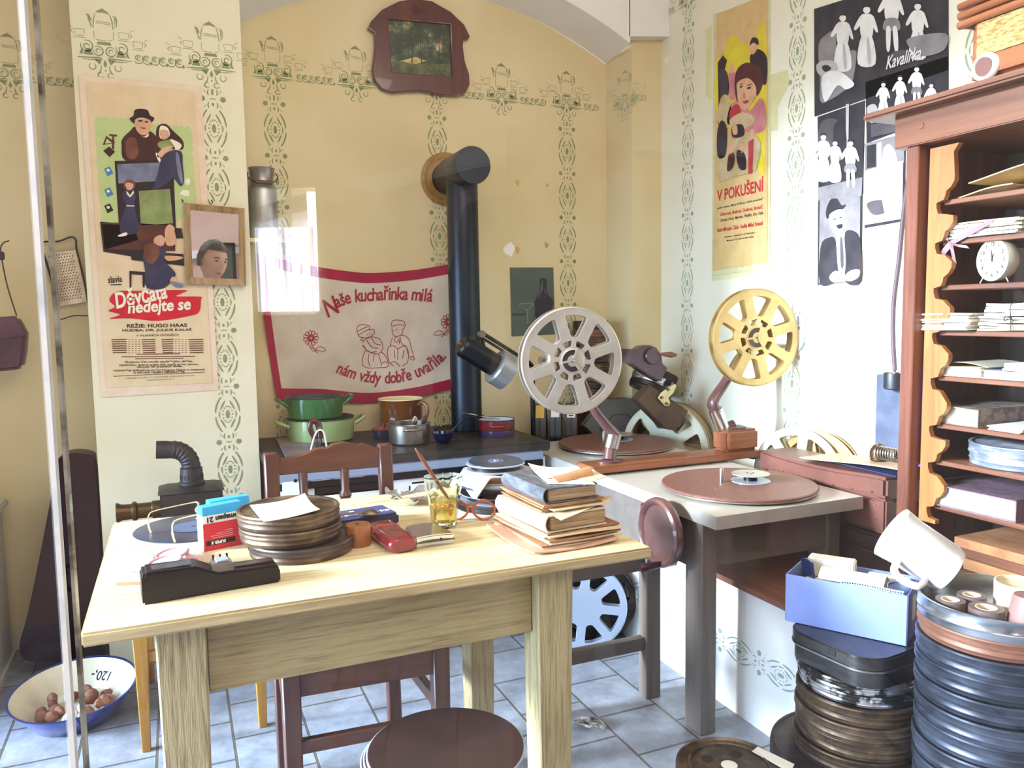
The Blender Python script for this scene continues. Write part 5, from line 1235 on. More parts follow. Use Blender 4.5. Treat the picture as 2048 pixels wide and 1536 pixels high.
CA = lambda x, y: (x/2.342, 880+y/2.342)
Yc = 3.235
oc = cr([(265, 125), (298, 88), (355, 75), (420, 85), (442, 118), (462, 340), (480, 700), (492, 1085), (400, 1100), (160, 1105), (104, 1075), (96, 1010), (130, 880), (185, 600), (240, 290)], 4)
t = thing('instrument_case', 'tall dark maroon instrument case leaning in the corner left of the pier', 'case', (-.42, 3.29, 0))
out = [onY(*CA(p.x, p.y), Yc) for p in [Vector((q_[0], q_[1])) for q_ in [(v[0], v[1]) for v in cr([(265, 125, 0), (298, 88, 0), (355, 75, 0), (420, 85, 0), (442, 118, 0), (462, 340, 0), (480, 700, 0), (490, 1085, 0), (400, 1102, 0), (160, 1105, 0), (104, 1075, 0), (96, 1010, 0), (130, 880, 0), (185, 600, 0), (240, 290, 0)], 4)]]]
zmin = min(p.z for p in out); out = [(min(p.x, PXL-.012), max(p.z-zmin*((1.0-p.z)/1.0), 0)) for p in out]
M_mar = mat('maroon_case_leather', '2c1013', .35, 0, '1f0b0d', 4, bump=.15, spec=.3)
m = MB(); m.prism(out, .11, basis((0, Yc, 0), (1, 0, 0), (0, 0, 1), (0, -1, 0)), -.11); m.bevel(.02, 3, 50); m.build('case_shell', M_mar, t, True)
m = MB(); m.prism(out, .004, basis((0, Yc-.005, 0), (1, 0, 0), (0, 0, 1), (0, -1, 0)), -.06); 
for v in m.bm.verts: v.co.x = -.42+(v.co.x+.42)*1.012; v.co.y += 0
m.build('lid_seam', M_black, t, True)
p = onY(138, 1148, Yc-.002); MB().tube(cr([p+Vector((-.0, 0, .03)), p+Vector((-.012, -.014, .02)), p+Vector((-.012, -.014, -.05)), p+Vector((0, 0, -.06))], 5, False), .005, 8).build('carry_handle', M_black, t, True)

# basin with lumps
bc = Vector((-.352, 2.835, .0)); brx = radians(7); bry = radians(-2)
t = thing('enamel_basin', 'wide enamel basin, blue outside and cream inside, on the floor at the left', 'basin', (bc.x, bc.y, .012), rot=(brx, bry, 0))
MB().lathe([(0, 0), (.12, 0), (.13, .004), (.175, .075), (.182, .09)], seg=64).build('basin_outside', mat('royal_blue_enamel', '1a2f9c', .12, 0, '141f6e', 4, coat=.8), t)
MB().lathe([(.181, .0905), (.172, .076), (.126, .008), (0, .005)], seg=64).build('basin_inside', mat('cream_enamel', 'd9d2bc', .2, 0, 'cdc4ac', 6, coat=.4), t)
MB().lathe([(.181, .088), (.188, .090), (.189, .0935), (.181, .0925)], seg=64).build('rim', mat('dark_blue_rim', '26305e', .2, coat=.5), t)
m = MB(); tm = MB(); tm.text('120,-', .036, None, 0, 'CENTER', .0005, .2)
d = {}
for v in tm.bm.verts:
    a_ = radians(58)-v.co.x*-1/.165*-1; r_ = .143+.0; z_ = .043-v.co.y
    r_ = .126+(z_-.008)*(.046/.068)-.0012
    d[v] = m.bm.verts.new((r_*cos(radians(62)+v.co.x/.15), r_*sin(radians(62)+v.co.x/.15), z_))
for f in tm.bm.faces: m._f([d[v] for v in f.verts])
tm.bm.free(); m.build('price_lettering', M_ink, t, normals=False)
def lump(seed, s):
    m = MB(); bmesh.ops.create_icosphere(m.bm, subdivisions=2, radius=s)
    for v in m.bm.verts: v.co.x *= 1.35; v.co *= 1+.12*sin(v.co.x*160+seed)+.1*sin(v.co.y*190+seed*2)
    return m
M_lump = mat('brown_clinker', '8a5a44', .85, 0, '6c4232', 30, bump=.5, bsc=90); M_chalk = mat('white_chalk_lump', 'dcd9e0', .8, 0, 'c6c3ce', 30, bump=.3)
R_ = random.Random(6); protoL = None; protoW = None; BM_ = PM[t.name]
spots = []
for k in range(22):
    a_ = R_.uniform(0, 2*pi); r_ = .105*sqrt(R_.random()); spots.append((r_*cos(a_)*1.1, r_*sin(a_)*.75-.01, .026+(.016 if k > 12 else 0)))
for k, sp_ in enumerate(sorted(spots, key=lambda s: -s[1])):
    white = sp_[1] < -.045 and k % 3 != 0
    pos = BM_ @ Vector(sp_); rt = (R_.uniform(-.5, .5), R_.uniform(-.5, .5), R_.uniform(0, 6)); sc_ = R_.uniform(.8, 1.2)
    lab = 'white lump lying at the front of the enamel basin' if white else 'brown clinker lump lying in the enamel basin'
    g_ = 'white lumps in the basin' if white else 'brown lumps in the basin'
    if white:
        if protoW is None: protoW = tag(lump(4, .0165).build('chalk_lump', M_chalk), lab, 'lump', g_); o_ = protoW
        else: o_ = copy_tree(protoW)
    else:
        if protoL is None: protoL = tag(lump(1, .0185).build('clinker_lump', M_lump), lab, 'lump', g_); o_ = protoL
        else: o_ = copy_tree(protoL)
    o_.location = pos; o_.rotation_euler = rt; o_.scale = (sc_, sc_, sc_)

# pale cupboard at the far left
t = thing('pale_cupboard', 'pale grey painted cupboard side cut off by the left edge', 'cupboard', (-.9, 3.0, 0))
MB().box((-.93, 3.2, .30), (.6, .5, .58)).bevel(.006).build('carcass', mat('pale_grey_paint', 'b9b4ac', .6, 0, 'aca69c', 5), t, True)
MB().box((-.925, 3.2, .605), (.63, .53, .03)).bevel(.006).build('cupboard_top', MATS['pale_grey_paint'], t, True)
MB().box((-.93, 3.2, .012), (.62, .52, .024)).build('plinth', MATS['pale_grey_paint'], t, True)

# ------------------------------------------------------------------ black lantern projector on the stool
LY = 2.93
t = thing('magic_lantern', 'small black magic lantern with a bent chimney on the stool by the pier', 'magic lantern', (.02, LY, .545))
M_lant = mat('lantern_black', '2b2a2b', .5, .4, '3a3836', 12)
g = lambda x, y: onY(x, y, LY-.08)
x0, x1, zt = g(320, 1000).x, g(446, 1000).x, g(380, 985).z
MB().box(((x0+x1)/2, LY, (.547+zt)/2), (x1-x0, .16, zt-.547)).bevel(.003).build('lamp_house', M_lant, t, True)
MB().box(((x0+x1)/2, LY, zt+.006), (x1-x0+.012, .172, .012), top=(.72, .6)).build('roof', M_lant, t, True)
cc = Vector((g(384, 955).x, LY, zt+.012)); zc2 = onY(380, 935, LY).z
m = MB(); m.lathe([(.04, 0), (.043, .002), (.043, .01), (.038, .014), (.036, zc2-cc.z), (0, zc2-cc.z)], cc, seg=32); m.build('chimney_base', M_lant, t, True)
for k in range(20):
    a_ = 2*pi*k/20
    if sin(a_) > .3: continue
    MB().box(cc+Vector((.0368*cos(a_), .0368*sin(a_), .027)), (.003, .004, .018), rz=a_).build('vent_slot', M_ink, t, True)
P = []; R0 = .058
for k in range(15):
    a_ = pi/2*k/14; P.append(Vector((cc.x-R0+R0*cos(a_), LY, zc2+R0*sin(a_)*1.15)))
P.append(P[-1]+Vector((-.02, 0, .002))); P.append(P[-1]+Vector((-.03, 0, .002)))
rr = [.030+(.0022 if k % 2 else -.0005) for k in range(15)]+[.031, .031]
MB().tube([cc+Vector((0, 0, zc2-cc.z-.01))]+P, [.03]+rr, 24).build('chimney_elbow', M_lant, t, True)
lz_ = onY(275, 1022, LY).z; lx0, lx1 = g(233, 1022).x, x0+.004
m = MB(); m.lathe([(0, 0), (.03, 0), (.03, .03), (.026, .034), (.026, .075), (.033, .082), (.033, .09), (.026, .096), (.027, .125), (.034, .138), (.034, .142), (.024, .142), (.02, .12), (0, .118)], (lx1, LY, lz_), RY(radians(-90)), 32); m.build('lens_tube', mat('blackened_brass', '3a3028', .35, .7, '5c4628', 10), t, True)

# ------------------------------------------------------------------ film rewinder on the bench
def fillet(poly, r, n=4):
    out = []; N = len(poly)
    for i in range(N):
        a, b, c = Vector(poly[i-1][:2]), Vector(poly[i][:2]), Vector(poly[(i+1) % N][:2])
        da, dc = a-b, c-b; rr = min(r, da.length*.45, dc.length*.45); p0, p1 = b+da.normalized()*rr, b+dc.normalized()*rr
        for k in range(n+1):
            t = k/n; q_ = p0*(1-t)**2+b*2*t*(1-t)+p1*t*t; out.append((q_.x, q_.y))
    return out
def reel_windows(R, n=8, ro=.86, ri=.45, ao=15.5, ai=9, ph=0, rad=.035):
    hs = []
    for k in range(n):
        c = 2*pi*k/n+ph
        o = [(R*ro*cos(c+radians(a)), R*ro*sin(c+radians(a))) for a in (-ao, -ao/2, 0, ao/2, ao)]
        i_ = [(R*ri*cos(c+radians(a)), R*ri*sin(c+radians(a))) for a in (ai, -ai)]
        hs.append(fillet(o[:1]+o[1:4]+o[4:]+i_, R*rad*3.0))
    return hs
def film_reel(name, label, loc, rot, R, th, m, n=8, group=None, hub=True, ph=0, film=None, spin=0):
    "projection reel; axis along local y, face toward -y"
    t = thing(name, label, 'film reel', loc, group=group, rot=rot)
    slots = []
    if hub:
        for k in range(n):
            c = 2*pi*k/n+ph+pi/n
            slots.append(fillet([(R*r_*cos(c+radians(a)), R*r_*sin(c+radians(a))) for r_, a in ((.385, -15), (.385, 15), (.275, 14), (.275, -14))], R*.03))
    hs = reel_windows(R, n, ph=ph)+slots
    Mf = lambda y: basis((0, y, 0), (1, 0, 0), (0, 0, 1), (0, -1, 0))
    for y in (-th/2, th/2): MB().plate(circ(R, 72), hs, .004, Mf(y), .0012).build('flange', m, t)
    rot_ = RX(radians(90))
    m_ = MB(); m_.lathe([(R*.43, -th/2+.002), (R*.43, th/2-.002), (R*.40, th/2-.002), (R*.40, -th/2+.002), (R*.43, -th/2+.002)], rot=rot_, seg=48); m_.build('core', m, t)
    m_ = MB()
    m_.lathe([(R*.985, -th/2), (R*1.0, -th/2-.003), (R*1.012, -th/2-.001), (R*1.012, -th/2+.003), (R*.985, -th/2+.003)], rot=rot_, seg=72); m_.build('rolled_rim', m, t)
    m_ = MB(); m_.lathe([(R*.985, th/2-.003), (R*1.012, th/2-.003), (R*1.012, th/2+.001), (R*.985, th/2+.003)], rot=rot_, seg=72); m_.build('rolled_rim', m, t)
    if film:
        MB().lathe([(R*.42, -th/2+.003), (R*.80, -th/2+.003), (R*.80, th/2-.003), (R*.42, th/2-.003)], rot=rot_, seg=56).build('film_roll', film, t)
    if hub:
        m_ = MB(); m_.lathe([(0, th/2+.004), (R*.05, th/2+.006), (R*.22, th/2+.004), (R*.25, th/2+.001), (R*.25, -th/2), (0, -th/2)], rot=rot_, seg=40); m_.build('hub', m, t)
        for k in range(3):
            a = 2*pi*k/3+.5+ph; m_ = MB(); m_.beam((R*.04*cos(a), -th/2-.006, R*.04*sin(a)), (R*.235*cos(a), -th/2-.005, R*.235*sin(a)), .007, .006, (0, 1, 0)); m_.build('hub_rib', m, t)
        for k, (a0, a1) in enumerate(((.55, 2.5), (2.65, 4.6))):
            pts = [(R*.03*cos((a0+a1)/2+ph), R*.03*sin((a0+a1)/2+ph))]+[(R*.205*cos(a0+ph+(a1-a0)*i/8), R*.205*sin(a0+ph+(a1-a0)*i/8)) for i in range(9)]
            m_ = MB(); m_.prism(pts, .0008, Mf(-th/2-.0045)); m_.build('hub_recess', M_tin_dark, t)
        m_ = MB(); m_.lathe([(0, .016), (.004, .014), (.005, 0), (0, 0)], (0, -th/2, 0), rot_, 12); m_.build('spindle_tip', M_chrome, t)
    return t
M_reelsilver = mat('grey_cast_reel', 'bdb3a8', .38, .45, 'aea498', 10)
M_reelgold = mat('gold_reel', 'c9ad76', .38, .45, 'b89c64', 10)
M_plum = mat('plum_brown_paint', '5a3a3a', .35, .1, '6c4846', 8, coat=.3)
W_base = wood('rewinder_board_wood', '9a5f3e', '7c452c', 8, 0, .4, .3, .7, .15, .2)
t = thing('film_rewinder', 'wooden rewinder board with two brown arms lying across the film bench', 'rewinder', (1.72, 2.515, .70))
MB().box((1.737, 2.515, .721), (.765, .13, .026)).bevel(.004).build('base_board', W_base, t, True)
for x in (1.375, 1.40, 2.08): MB().box((x, 2.47, .7045), (.016, .03, .007)).build('foot', M_black, t, True)
MB().box((2.035, 2.515, .7775), (.155, .1, .085)).bevel(.012, 3).build('wood_block', W_base, t, True)
def arm(px_pts, z0, footx, name):
    MB().lathe([(0, 0), (.05, 0), (.05, .006), (.03, .012), (0, .012)], (footx, 2.515, z0), seg=32, sy=.7).build(name+'_foot', M_plum, t, True)
    P = [onY(x, y, 2.53) for x, y in px_pts]
    MB().tube(cr([Vector((footx, 2.52, z0+.008))]+P[:1], 2, False), [.026, .024, .022], 16).build(name+'_post', M_plum, t, True)
    j0, j1 = P[0], P[1]; MB().tube([j0+(j0-j1)*.1, j1+(j1-j0)*.1], .029, 20).build('chrome_joint', M_chrome, t, True)
    C_ = cr(P[1:], 6, False); n_ = len(C_)
    MB().tube(C_, [.03-.014*i/(n_-1) for i in range(n_)], 14, flat=.7).build(name, M_plum, t, True)
    MB().cyl(P[-1]+Vector((0, .03, 0)), P[-1]+Vector((0, -.06, 0)), .012).build('spindle', M_chrome, t, True)
arm([(1222, 893), (1228, 868), (1212, 850), (1186, 815), (1168, 770), (1150, 724)], .734, 1.463, 'left_arm')
arm([(1446, 858), (1432, 822), (1426, 803), (1452, 762), (1480, 712), (1512, 680)], .82, 2.03, 'right_arm')
p = onY(1092, 721, 2.53); MB().tube([p+Vector((.045, 0, .0)), p+Vector((.015, -.005, 0))], .006, 10).build('crank', M_plum, t, True); MB().tube([p+Vector((.02, -.004, 0)), p+Vector((-.03, -.012, .003))], .013, 16).build('crank_knob', M_chrome, t, True)
rc = onY(1141, 721, 2.44); film_reel('film_reel', 'big grey eight-windowed reel on the left arm of the rewinder', tuple(rc), (0, 0, radians(-6.5)), .184, .034, M_reelsilver, ph=radians(84-45))
rc = onY(1508, 675, 2.44); film_reel('film_reel', 'golden eight-windowed reel on the right arm of the rewinder', tuple(rc), (0, 0, radians(-7)), .186, .034, M_reelgold, ph=radians(82-45))

# ---- two hardboard rewind plates with small cores
def plate_disc(label, c, r, hubs):
    t = thing('rewind_plate', label, 'turntable plate', c, group='hardboard rewind plates')
    MB().lathe([(0, .0), (r*.93, 0), (r*.985, .004), (r*.985, .008), (0, .008)], seg=72).build('rim', M_alu, t)
    MB().lathe([(0, .0082), (r*.985, .0082), (r, .011), (r, .015), (r*.985, .018), (0, .018)], seg=72).build('plate', W_hard, t)
    MB().cyl((0, 0, -.004), (0, 0, .0), .06).build('bearing', M_steel, t)
    MB().tube([(-.045, .03, .018), (-.045, .03, .062), (-.045, .03, .066)], [.007, .007, .004], 14).build('pin', M_steel, t)
    hx, hy = hubs
    MB().lathe([(0, .0182), (.064, .0182), (.064, .0205), (0, .0205)], (hx, hy, 0), seg=40).build('core_flange', mat('pale_flange', 'b6c0cf', .3, .4) if 'pale_flange' not in MATS else MATS['pale_flange'], t)
    MB().lathe([(0, .0205), (.022, .0205), (.022, .042), (0, .042)], (hx, hy, 0), seg=28).build('core', M_black, t)
    MB().lathe([(0, .042), (.062, .042), (.062, .044), (0, .044)], (hx, hy, 0), seg=40).build('core_flange', mat('beige_flange', 'b5b0a2', .35, .3) if 'beige_flange' not in MATS else MATS['beige_flange'], t)
    for k in range(3): a = 2*pi*k/3; MB().lathe([(0, .0441), (.004, .0441), (.004, .0446), (0, .0446)], (hx+.011*cos(a), hy+.011*sin(a), 0), seg=10).build('hole', M_ink, t)
    for x, y in ((-.10, .06), (-.07, -.0), (-.13, -.05)): MB().lathe([(0, .0181), (.004, .0181), (.004, .0185), (0, .0185)], (x, y, 0), seg=10).build('screw_head', M_alu, t)
    return t
plate_disc('red-brown hardboard rewind plate nearest the front of the film bench', (1.688, 2.069, BZ+.004), .25, (.05, .0))
plate_disc('red-brown hardboard rewind plate at the far end of the film bench', (1.756, 2.97, BZ+.004), .252, (.04, .045))

# ---- desk lamp clamped to the far bench corner
t = thing('desk_lamp', 'black cylinder lamp with a grey head reaching out from the far end of the bench', 'lamp', (1.44, 3.15, .70))
A = onY(930, 694, 2.95); B = onY(998, 736, 2.95); ax = (B-A).normalized()
Rq = ax.to_track_quat('Z', 'Y').to_matrix()
MB().lathe([(0, -.02), (.038, -.02), (.045, -.012), (.046, .0), (.046, (B-A).length-.01)], A, Rq, 40).build('lamp_housing', mat('satin_black', '15171a', .35, .2), t, True)
m = MB(); m.lathe([(.046, -.022), (.068, -.022), (.074, -.015), (.074, .045), (.070, .046), (.068, -.01), (0, -.012)], B, Rq, 44); m.build('lamp_head', mat('satin_grey_metal', '9b9d9e', .35, .6), t, True)
MB().lathe([(0, -.034), (.007, -.032), (.008, -.02), (0, -.019)], A, Rq, 16).build('brass_knob', M_brass, t, True)
pv = onY(963, 668, 2.96); el = onY(1062, 730, 3.05)
MB().tube([A.lerp(B, .55)+Vector((0, .0, .05)), pv+Vector((.004, 0, -.03)), pv], .008, 10).build('bracket', M_black, t, True)
MB().lathe([(0, -.012), (.014, -.012), (.014, .012), (0, .012)], pv, RX(radians(90)), 18).build('pivot', M_steel, t, True)
MB().beam(pv+Vector((0, 0, .006)), el+Vector((0, 0, .006)), .012, .012).beam(pv+Vector((.0, .0, -.014)), el+Vector((0, 0, -.014)), .009, .009).build('arm', M_black, t, True)
MB().tube([el, (1.445, 3.16, .98), (1.445, 3.16, .705)], .011, 12).build('post', M_black, t, True)
MB().lathe([(0, .0), (.03, 0), (.03, .012), (0, .014)], (1.445, 3.16, .702), seg=24).build('clamp', M_black, t, True)

# ------------------------------------------------------------------ film shipping cases and cans behind the bench
SB = .655
tag(MB().box((1.72, 3.385, SB/2), (.6, .24, SB)).bevel(.006).build('low_cupboard', mat('dark_brown_cupboard', '46382f', .6, 0, '382c25', 6), loc=(1.72, 3.385, 0)), 'low dark cupboard behind the film bench that carries the film cases', 'cupboard')
M_fibre = mat('grey_fibre_case', '4c4a48', .6, 0, '5c5957', 10, bump=.2)
def octa(w_, h_, c): return [(-w_/2+c, 0), (w_/2-c, 0), (w_/2, c), (w_/2, h_-c*1.3), (w_/2-c*1.3, h_), (-w_/2+c*1.3, h_), (-w_/2, h_-c*1.3), (-w_/2, c)]
def ship_case(label, loc, rz, w_, h_, th, mcol, lab=None, group=None, txt=0):
    t = thing('film_case', label, 'film case', loc, rz, group)
    Mx = basis((0, 0, 0), (1, 0, 0), (0, 0, 1), (0, -1, 0)); c = w_*.26
    MB().prism(octa(w_, h_, c), th, Mx, -th/2).bevel(.004, 2).build('case_shell', mcol, t)
    MB().prism([(x*1.012, z*1.01-.001) for x, z in octa(w_, h_, c)], .004, Mx, -.002).build('lid_seam', M_tin_dark, t)
    ins = [(x*.62, h_*.22+(z-h_*.2)*.55) for x, z in octa(w_, h_, c)]
    MB().plate(ins, [[(x*.93, h_*.5+(z-h_*.5)*.93) for x, z in ins]], .003, basis((0, -th/2-.0008, 0), (1, 0, 0), (0, 0, 1), (0, -1, 0))).build('embossed_line', MATS['dark_fibre_line'] if 'dark_fibre_line' in MATS else mat('dark_fibre_line', '3a3836', .6), t)
    if lab:
        s_ = c*1.3*sqrt(2); mid = Vector((-w_/2+c*.65, 0, h_-c*.65)); n_ = Vector((-1, 0, 1)).normalized(); u_ = Vector((1, 0, 1)).normalized()
        L_ = basis(mid+n_*.0012, u_, Vector((0, -1, 0)), n_)
        MB().xf(Matrix.Identity(4)).prism([(-s_*.42, -th*.36), (s_*.42, -th*.36), (s_*.42, th*.36), (-s_*.42, th*.36)], .001, L_).build('paper_label', lab, t)
        if txt:
            m = MB()
            for k in range(5): m.prism([(-s_*.34+k*s_*.14, -th*.2), (-s_*.27+k*s_*.14, -th*.22), (-s_*.26+k*s_*.14, th*.2), (-s_*.32+k*s_*.14, th*.14)], .0006, L_, .0012)
            m.bm.verts.ensure_lookup_table(); m.build('scribble', M_ink, t)['kind'] = 'stuff'
    return t
M_yl = mat('yellow_label', 'c9a24a', .7); M_wl = mat('white_label', 'e4e0d6', .7)
g_ = 'octagonal film cases'
ship_case('octagonal film case with a yellow label, leftmost behind the far bench end', (1.60, 3.41, SB), radians(62), .19, .20, .055, M_fibre, M_yl, g_)
ship_case('octagonal film case with a framed white label, middle of the three upright ones', (1.675, 3.40, SB), radians(62), .19, .20, .055, mat('blue_grey_fibre', '565d68', .6, 0, '4c525c', 8), M_wl, g_)
ship_case('octagonal film case with a scribbled white label, right of the three upright ones', (1.752, 3.385, SB), radians(62), .19, .195, .055, M_fibre, M_wl, g_, 1)
ship_case('large grey octagonal case facing forward behind the left reel', (1.955, 3.302, SB), radians(-3), .36, .215, .07, mat('mid_grey_case', '5f5c58', .55, 0, '6e6a66', 6, bump=.15), None, g_)
# stack of cans seen through the reel
z = SB+.218
cols_ = [M_tin_brown, M_tin_dark, M_tin_orange, M_tin_brown, M_tin_dark, M_tin_foil, M_tin_brown, M_tin_orange, M_tin_dark]
names_ = ['lowest', 'second lowest', 'third from the bottom', 'fourth from the bottom', 'middle', 'shiny peeling one', 'third from the top', 'second from the top', 'topmost']
tag(MB().box((1.895, 3.45, SB+.106), (.12, .12, .212)).bevel(.004).build('wooden_box', W_red, loc=(1.895, 3.45, SB)), 'wooden box standing on the low cupboard under the tall stack of cans', 'box')
for k in range(9):
    film_can('film_can', f'film can, {names_[k]} of the tall stack in the corner', cols_[k], (1.885+.006*sin(k*2.3), 3.425+.004*cos(k*1.7), z), .086, .041, rz=k, group='tall stack of film cans by the corner')
    z += .0415
# tilted cans, plum rewinder plate with wooden handle, brown magazine
tl = radians(24)
for k, mm in enumerate((M_tin_dark, M_tin_foil, M_tin_dark)):
    o = Vector((2.07, 3.19, .905)) + RY(tl) @ Vector((0, 0, k*.036))
    film_can('film_can', ('blackened film can lowest', 'peeling silver film can in the middle', 'blackened film can topmost')[k]+' of the tilted pile right of the left reel', mm, tuple(o), .105, .0355, tilt=(0, tl), group='tilted pile of film cans')
Yq = 3.02
def slab(name, label, cat, px_pts, Y, th, m, kind=None):
    P = [onY(x, y, Y) for x, y in px_pts]; c = sum(P, Vector())/len(P)
    t = thing(name, label, cat, tuple(c)); MB().prism([(p.x, p.z) for p in P], th, basis((0, Y, 0), (1, 0, 0), (0, 0, 1), (0, -1, 0)), -th).bevel(.004, 2).build('body', m, t, True); return t, c
M_plum2 = mat('plum_bakelite', '4d3440', .35, 0, '5a3e4a', 6, coat=.3)
t, c = slab('hand_rewinder', 'plum-coloured hand rewinder with a wooden crank handle on the tilted cans', 'hand rewinder', [(1240, 726), (1256, 698), (1276, 699), (1286, 692), (1300, 690), (1314, 696), (1324, 712), (1326, 728), (1336, 736), (1322, 764), (1300, 752), (1264, 728)], Yq, .06, M_plum2)
p = onY(1304, 712, Yq-.004); MB().lathe([(0, 0), (.034, 0), (.038, .006), (.034, .012), (0, .012)], p, RX(radians(90)), 32).build('round_boss', M_plum2, t, True)
a, b = onY(1320, 708, Yq-.02), onY(1352, 710, Yq-.02); MB().tube([a, a.lerp(b, .3), a.lerp(b, .7), b], [.006, .01, .014, .007], 12).build('crank_handle', wood('worn_handle_wood', '9a6a58', '7a4c40', 10, 0), t, True)
t, c = slab('film_magazine', 'brown metal film magazine with a cream bracket leaning beside the grey octagonal case', 'magazine', [(1300, 770), (1378, 822), (1352, 862), (1330, 858), (1272, 800)], 2.93, .05, mat('brown_magazine_paint', '5c4636', .5, .2, '4a362c', 8))
P = [onY(x, y, 2.92) for x, y in ((1322, 786), (1330, 780), (1350, 768), (1352, 772), (1346, 786), (1336, 796), (1340, 806), (1336, 812), (1330, 812), (1316, 796))]
br = MB().prism([(p.x, p.z) for p in P], .01, basis((0, 2.92, 0), (1, 0, 0), (0, 0, 1), (0, -1, 0)), -.005).bevel(.002, 1).build('cream_bracket', mat('cream_bracket_paint', 'e0cfa0', .4), t, True)
for x, y in ((1335, 779), (1332, 807), (1322, 795)): p = onY(x, y, 2.912); MB().lathe([(0, 0), (.006, 0), (.006, .012), (0, .012)], p, RX(radians(90)), 14).build('screw', M_brass, br, True)

# ---- reels standing upright by the right wall
M_tanreel = mat('tan_reel', 'c2ad84', .45, .2, 'a8946c', 10); M_creamreel = mat('cream_reel', 'd6d2ba', .45, .1, 'cbc6ab', 8)
d_ = Vector((.85, .53, 0)).normalized()
for k in range(4):
    c = Vector((2.075, 3.065, LZ+.003))+Vector((0, 0, .213))+d_*k*.023
    film_reel('film_reel', ('cream film reel in front', 'tan film reel second', 'tan film reel third', 'dark golden film reel last')[k]+' of four upright reels behind the rewinder', tuple(c), (0, 0, atan2(d_.y, d_.x)-pi/2), .210, .015, (M_creamreel, M_tanreel, M_tanreel, mat('dark_gold_reel', '8c7440', .4, .3))[k], group='upright reels behind the rewinder', hub=False, ph=.2+.1*k)
film_reel('film_reel', 'large white film reel leaning on the right wall behind the suitcase', (2.172, 2.31, LZ+.003+.2), (0, radians(0), radians(-78)), .198, .022, M_creamreel, hub=False, ph=.25, group='reels leaning on the right wall')
film_reel('film_reel', 'golden film reel leaning on the right wall behind the white reel', (2.21, 2.25, LZ+.003+.198), (0, 0, radians(-82)), .192, .02, M_reelgold, hub=False, ph=.6, group='reels leaning on the right wall')
# reels under the bench, leaning on the ledge
for k, (mm, nm) in enumerate(((M_reelgrey, 'blue-grey film reel in front'), (M_tin_dark, 'dark film reel in the middle'), (M_tin_dark, 'dark film reel at the back'))):
    c = onZ(1165, 1255, .0); R_ = .165
    film_reel('film_reel', nm+' of three reels standing below the film bench', (1.39+.068*k, 2.60+.045*k, R_+.002), (0, 0, radians(-28)), R_, .026, mm, group='reels below the bench', hub=False, ph=.3, film=M_tin_dark if k else None)
film_reel('film_reel', 'beige film reel leaning against the ledge below the film bench', (1.545, 2.845, .172), (0, radians(12), radians(-70)), .165, .02, M_tanreel, hub=False, ph=.7)

# ------------------------------------------------------------------ suitcases on the ledge
def suitcase(label, x0, x1, y0, y1, z0, h, m, sag=0, open_=False):
    t = thing('suitcase', label, 'suitcase', ((x0+x1)/2, (y0+y1)/2, z0))
    b = MB().box(((x0+x1)/2, (y0+y1)/2, z0+h*.31), (x1-x0, y1-y0, h*.62)).bevel(.014, 3); b.build('case_bottom', m, t, True)
    l = MB(); N_ = 16
    l.sheet(lambda u, v: (x0+(x1-x0)*u, y0+(y1-y0)*v, z0+h-.004-sag*sin(pi*min(1, (1-v)*1.1))*(1-u)), 4, N_, (0, 0, -h*.36)); l.bevel(.01, 2, 50); l.build('lid', m, t, True)
    for k in range(7): MB().lathe([(0, 0), (.0042, 0), (.0036, .002), (0, .003)], (x0-.0005, y0+.05+k*(y1-y0-.1)/6, z0+h*.70-sag*.9*sin(pi*(1-k/6.))), RY(radians(-90)), 10).build('rivet', M_brass, t, True)
    for k in range(2): MB().lathe([(0, 0), (.0042, 0), (.0036, .002), (0, .003)], (x0-.0005, y0+.03, z0+h*(.25+.25*k)), RY(radians(-90)), 10).build('rivet', M_brass, t, True)
    for y in (y0+.02, y1-.02): MB().box((x0+.018, y, z0+h*.31), (.04, .045, h*.6)).bevel(.006, 2).build('corner_guard', m, t, True)
    return t
M_suit = mat('brown_leatherette', '6d4339', .4, 0, '5a342c', 5, bump=.1); M_suitd = mat('dark_brown_leatherette', '3c2825', .45, 0, '4a322d', 6, bump=.2)
suitcase('dark brown suitcase lying flat on the ledge under the lighter one', 1.99, 2.135, 1.72, 2.34, LZ+.003, .145, M_suitd)
suitcase('reddish brown riveted suitcase topmost on the ledge beside the bench', 1.985, 2.14, 1.745, 2.32, LZ+.15, .185, M_suit, .012)
zt = LZ+.15+.185
tag(MB().prism([(2.02, 1.74), (2.138, 1.72), (2.138, 2.02), (2.03, 2.0)], .003, Matrix.Translation((0, 0, zt-.0025))).build('suitcase_lining', mat('deep_blue_lining', '0f2a5c', .6), loc=(2.08, 1.85, zt)), 'deep blue lining of the reddish brown suitcase under the tan board', 'folder')  # blue inside of the open suitcase, laid on as a flat sheet
t = MB(); t.sheet(lambda u, v: (1.995+.165*u, 1.66+.46*v, zt+.004+.028*(1-v)+.004*sin(v*5)), 4, 10, .004)
tag(t.build('warped_board', mat('tan_board', 'b79a7e', .6, 0, 'a98b70', 6), loc=(2.08, 1.9, zt)), 'warped tan board propped on top of the suitcase', 'board')
bz = zt+.004
c = onX(1757, 920, 2.07); zb = zt+.004+.028*(1-(c.y-1.66)/.46)+.002
t = thing('brass_shaker', 'domed pierced brass shaker on the tan board beside the cabinet', 'shaker', (c.x, c.y, zb+.004))
MB().lathe([(0, 0), (.024, 0), (.026, .004), (.024, .008), (.027, .01), (.027, .03), (.025, .036), (.017, .05), (0, .057)], seg=32).build('dome', mat('dark_brass', '6a4c34', .35, .8, '503826', 14), t)
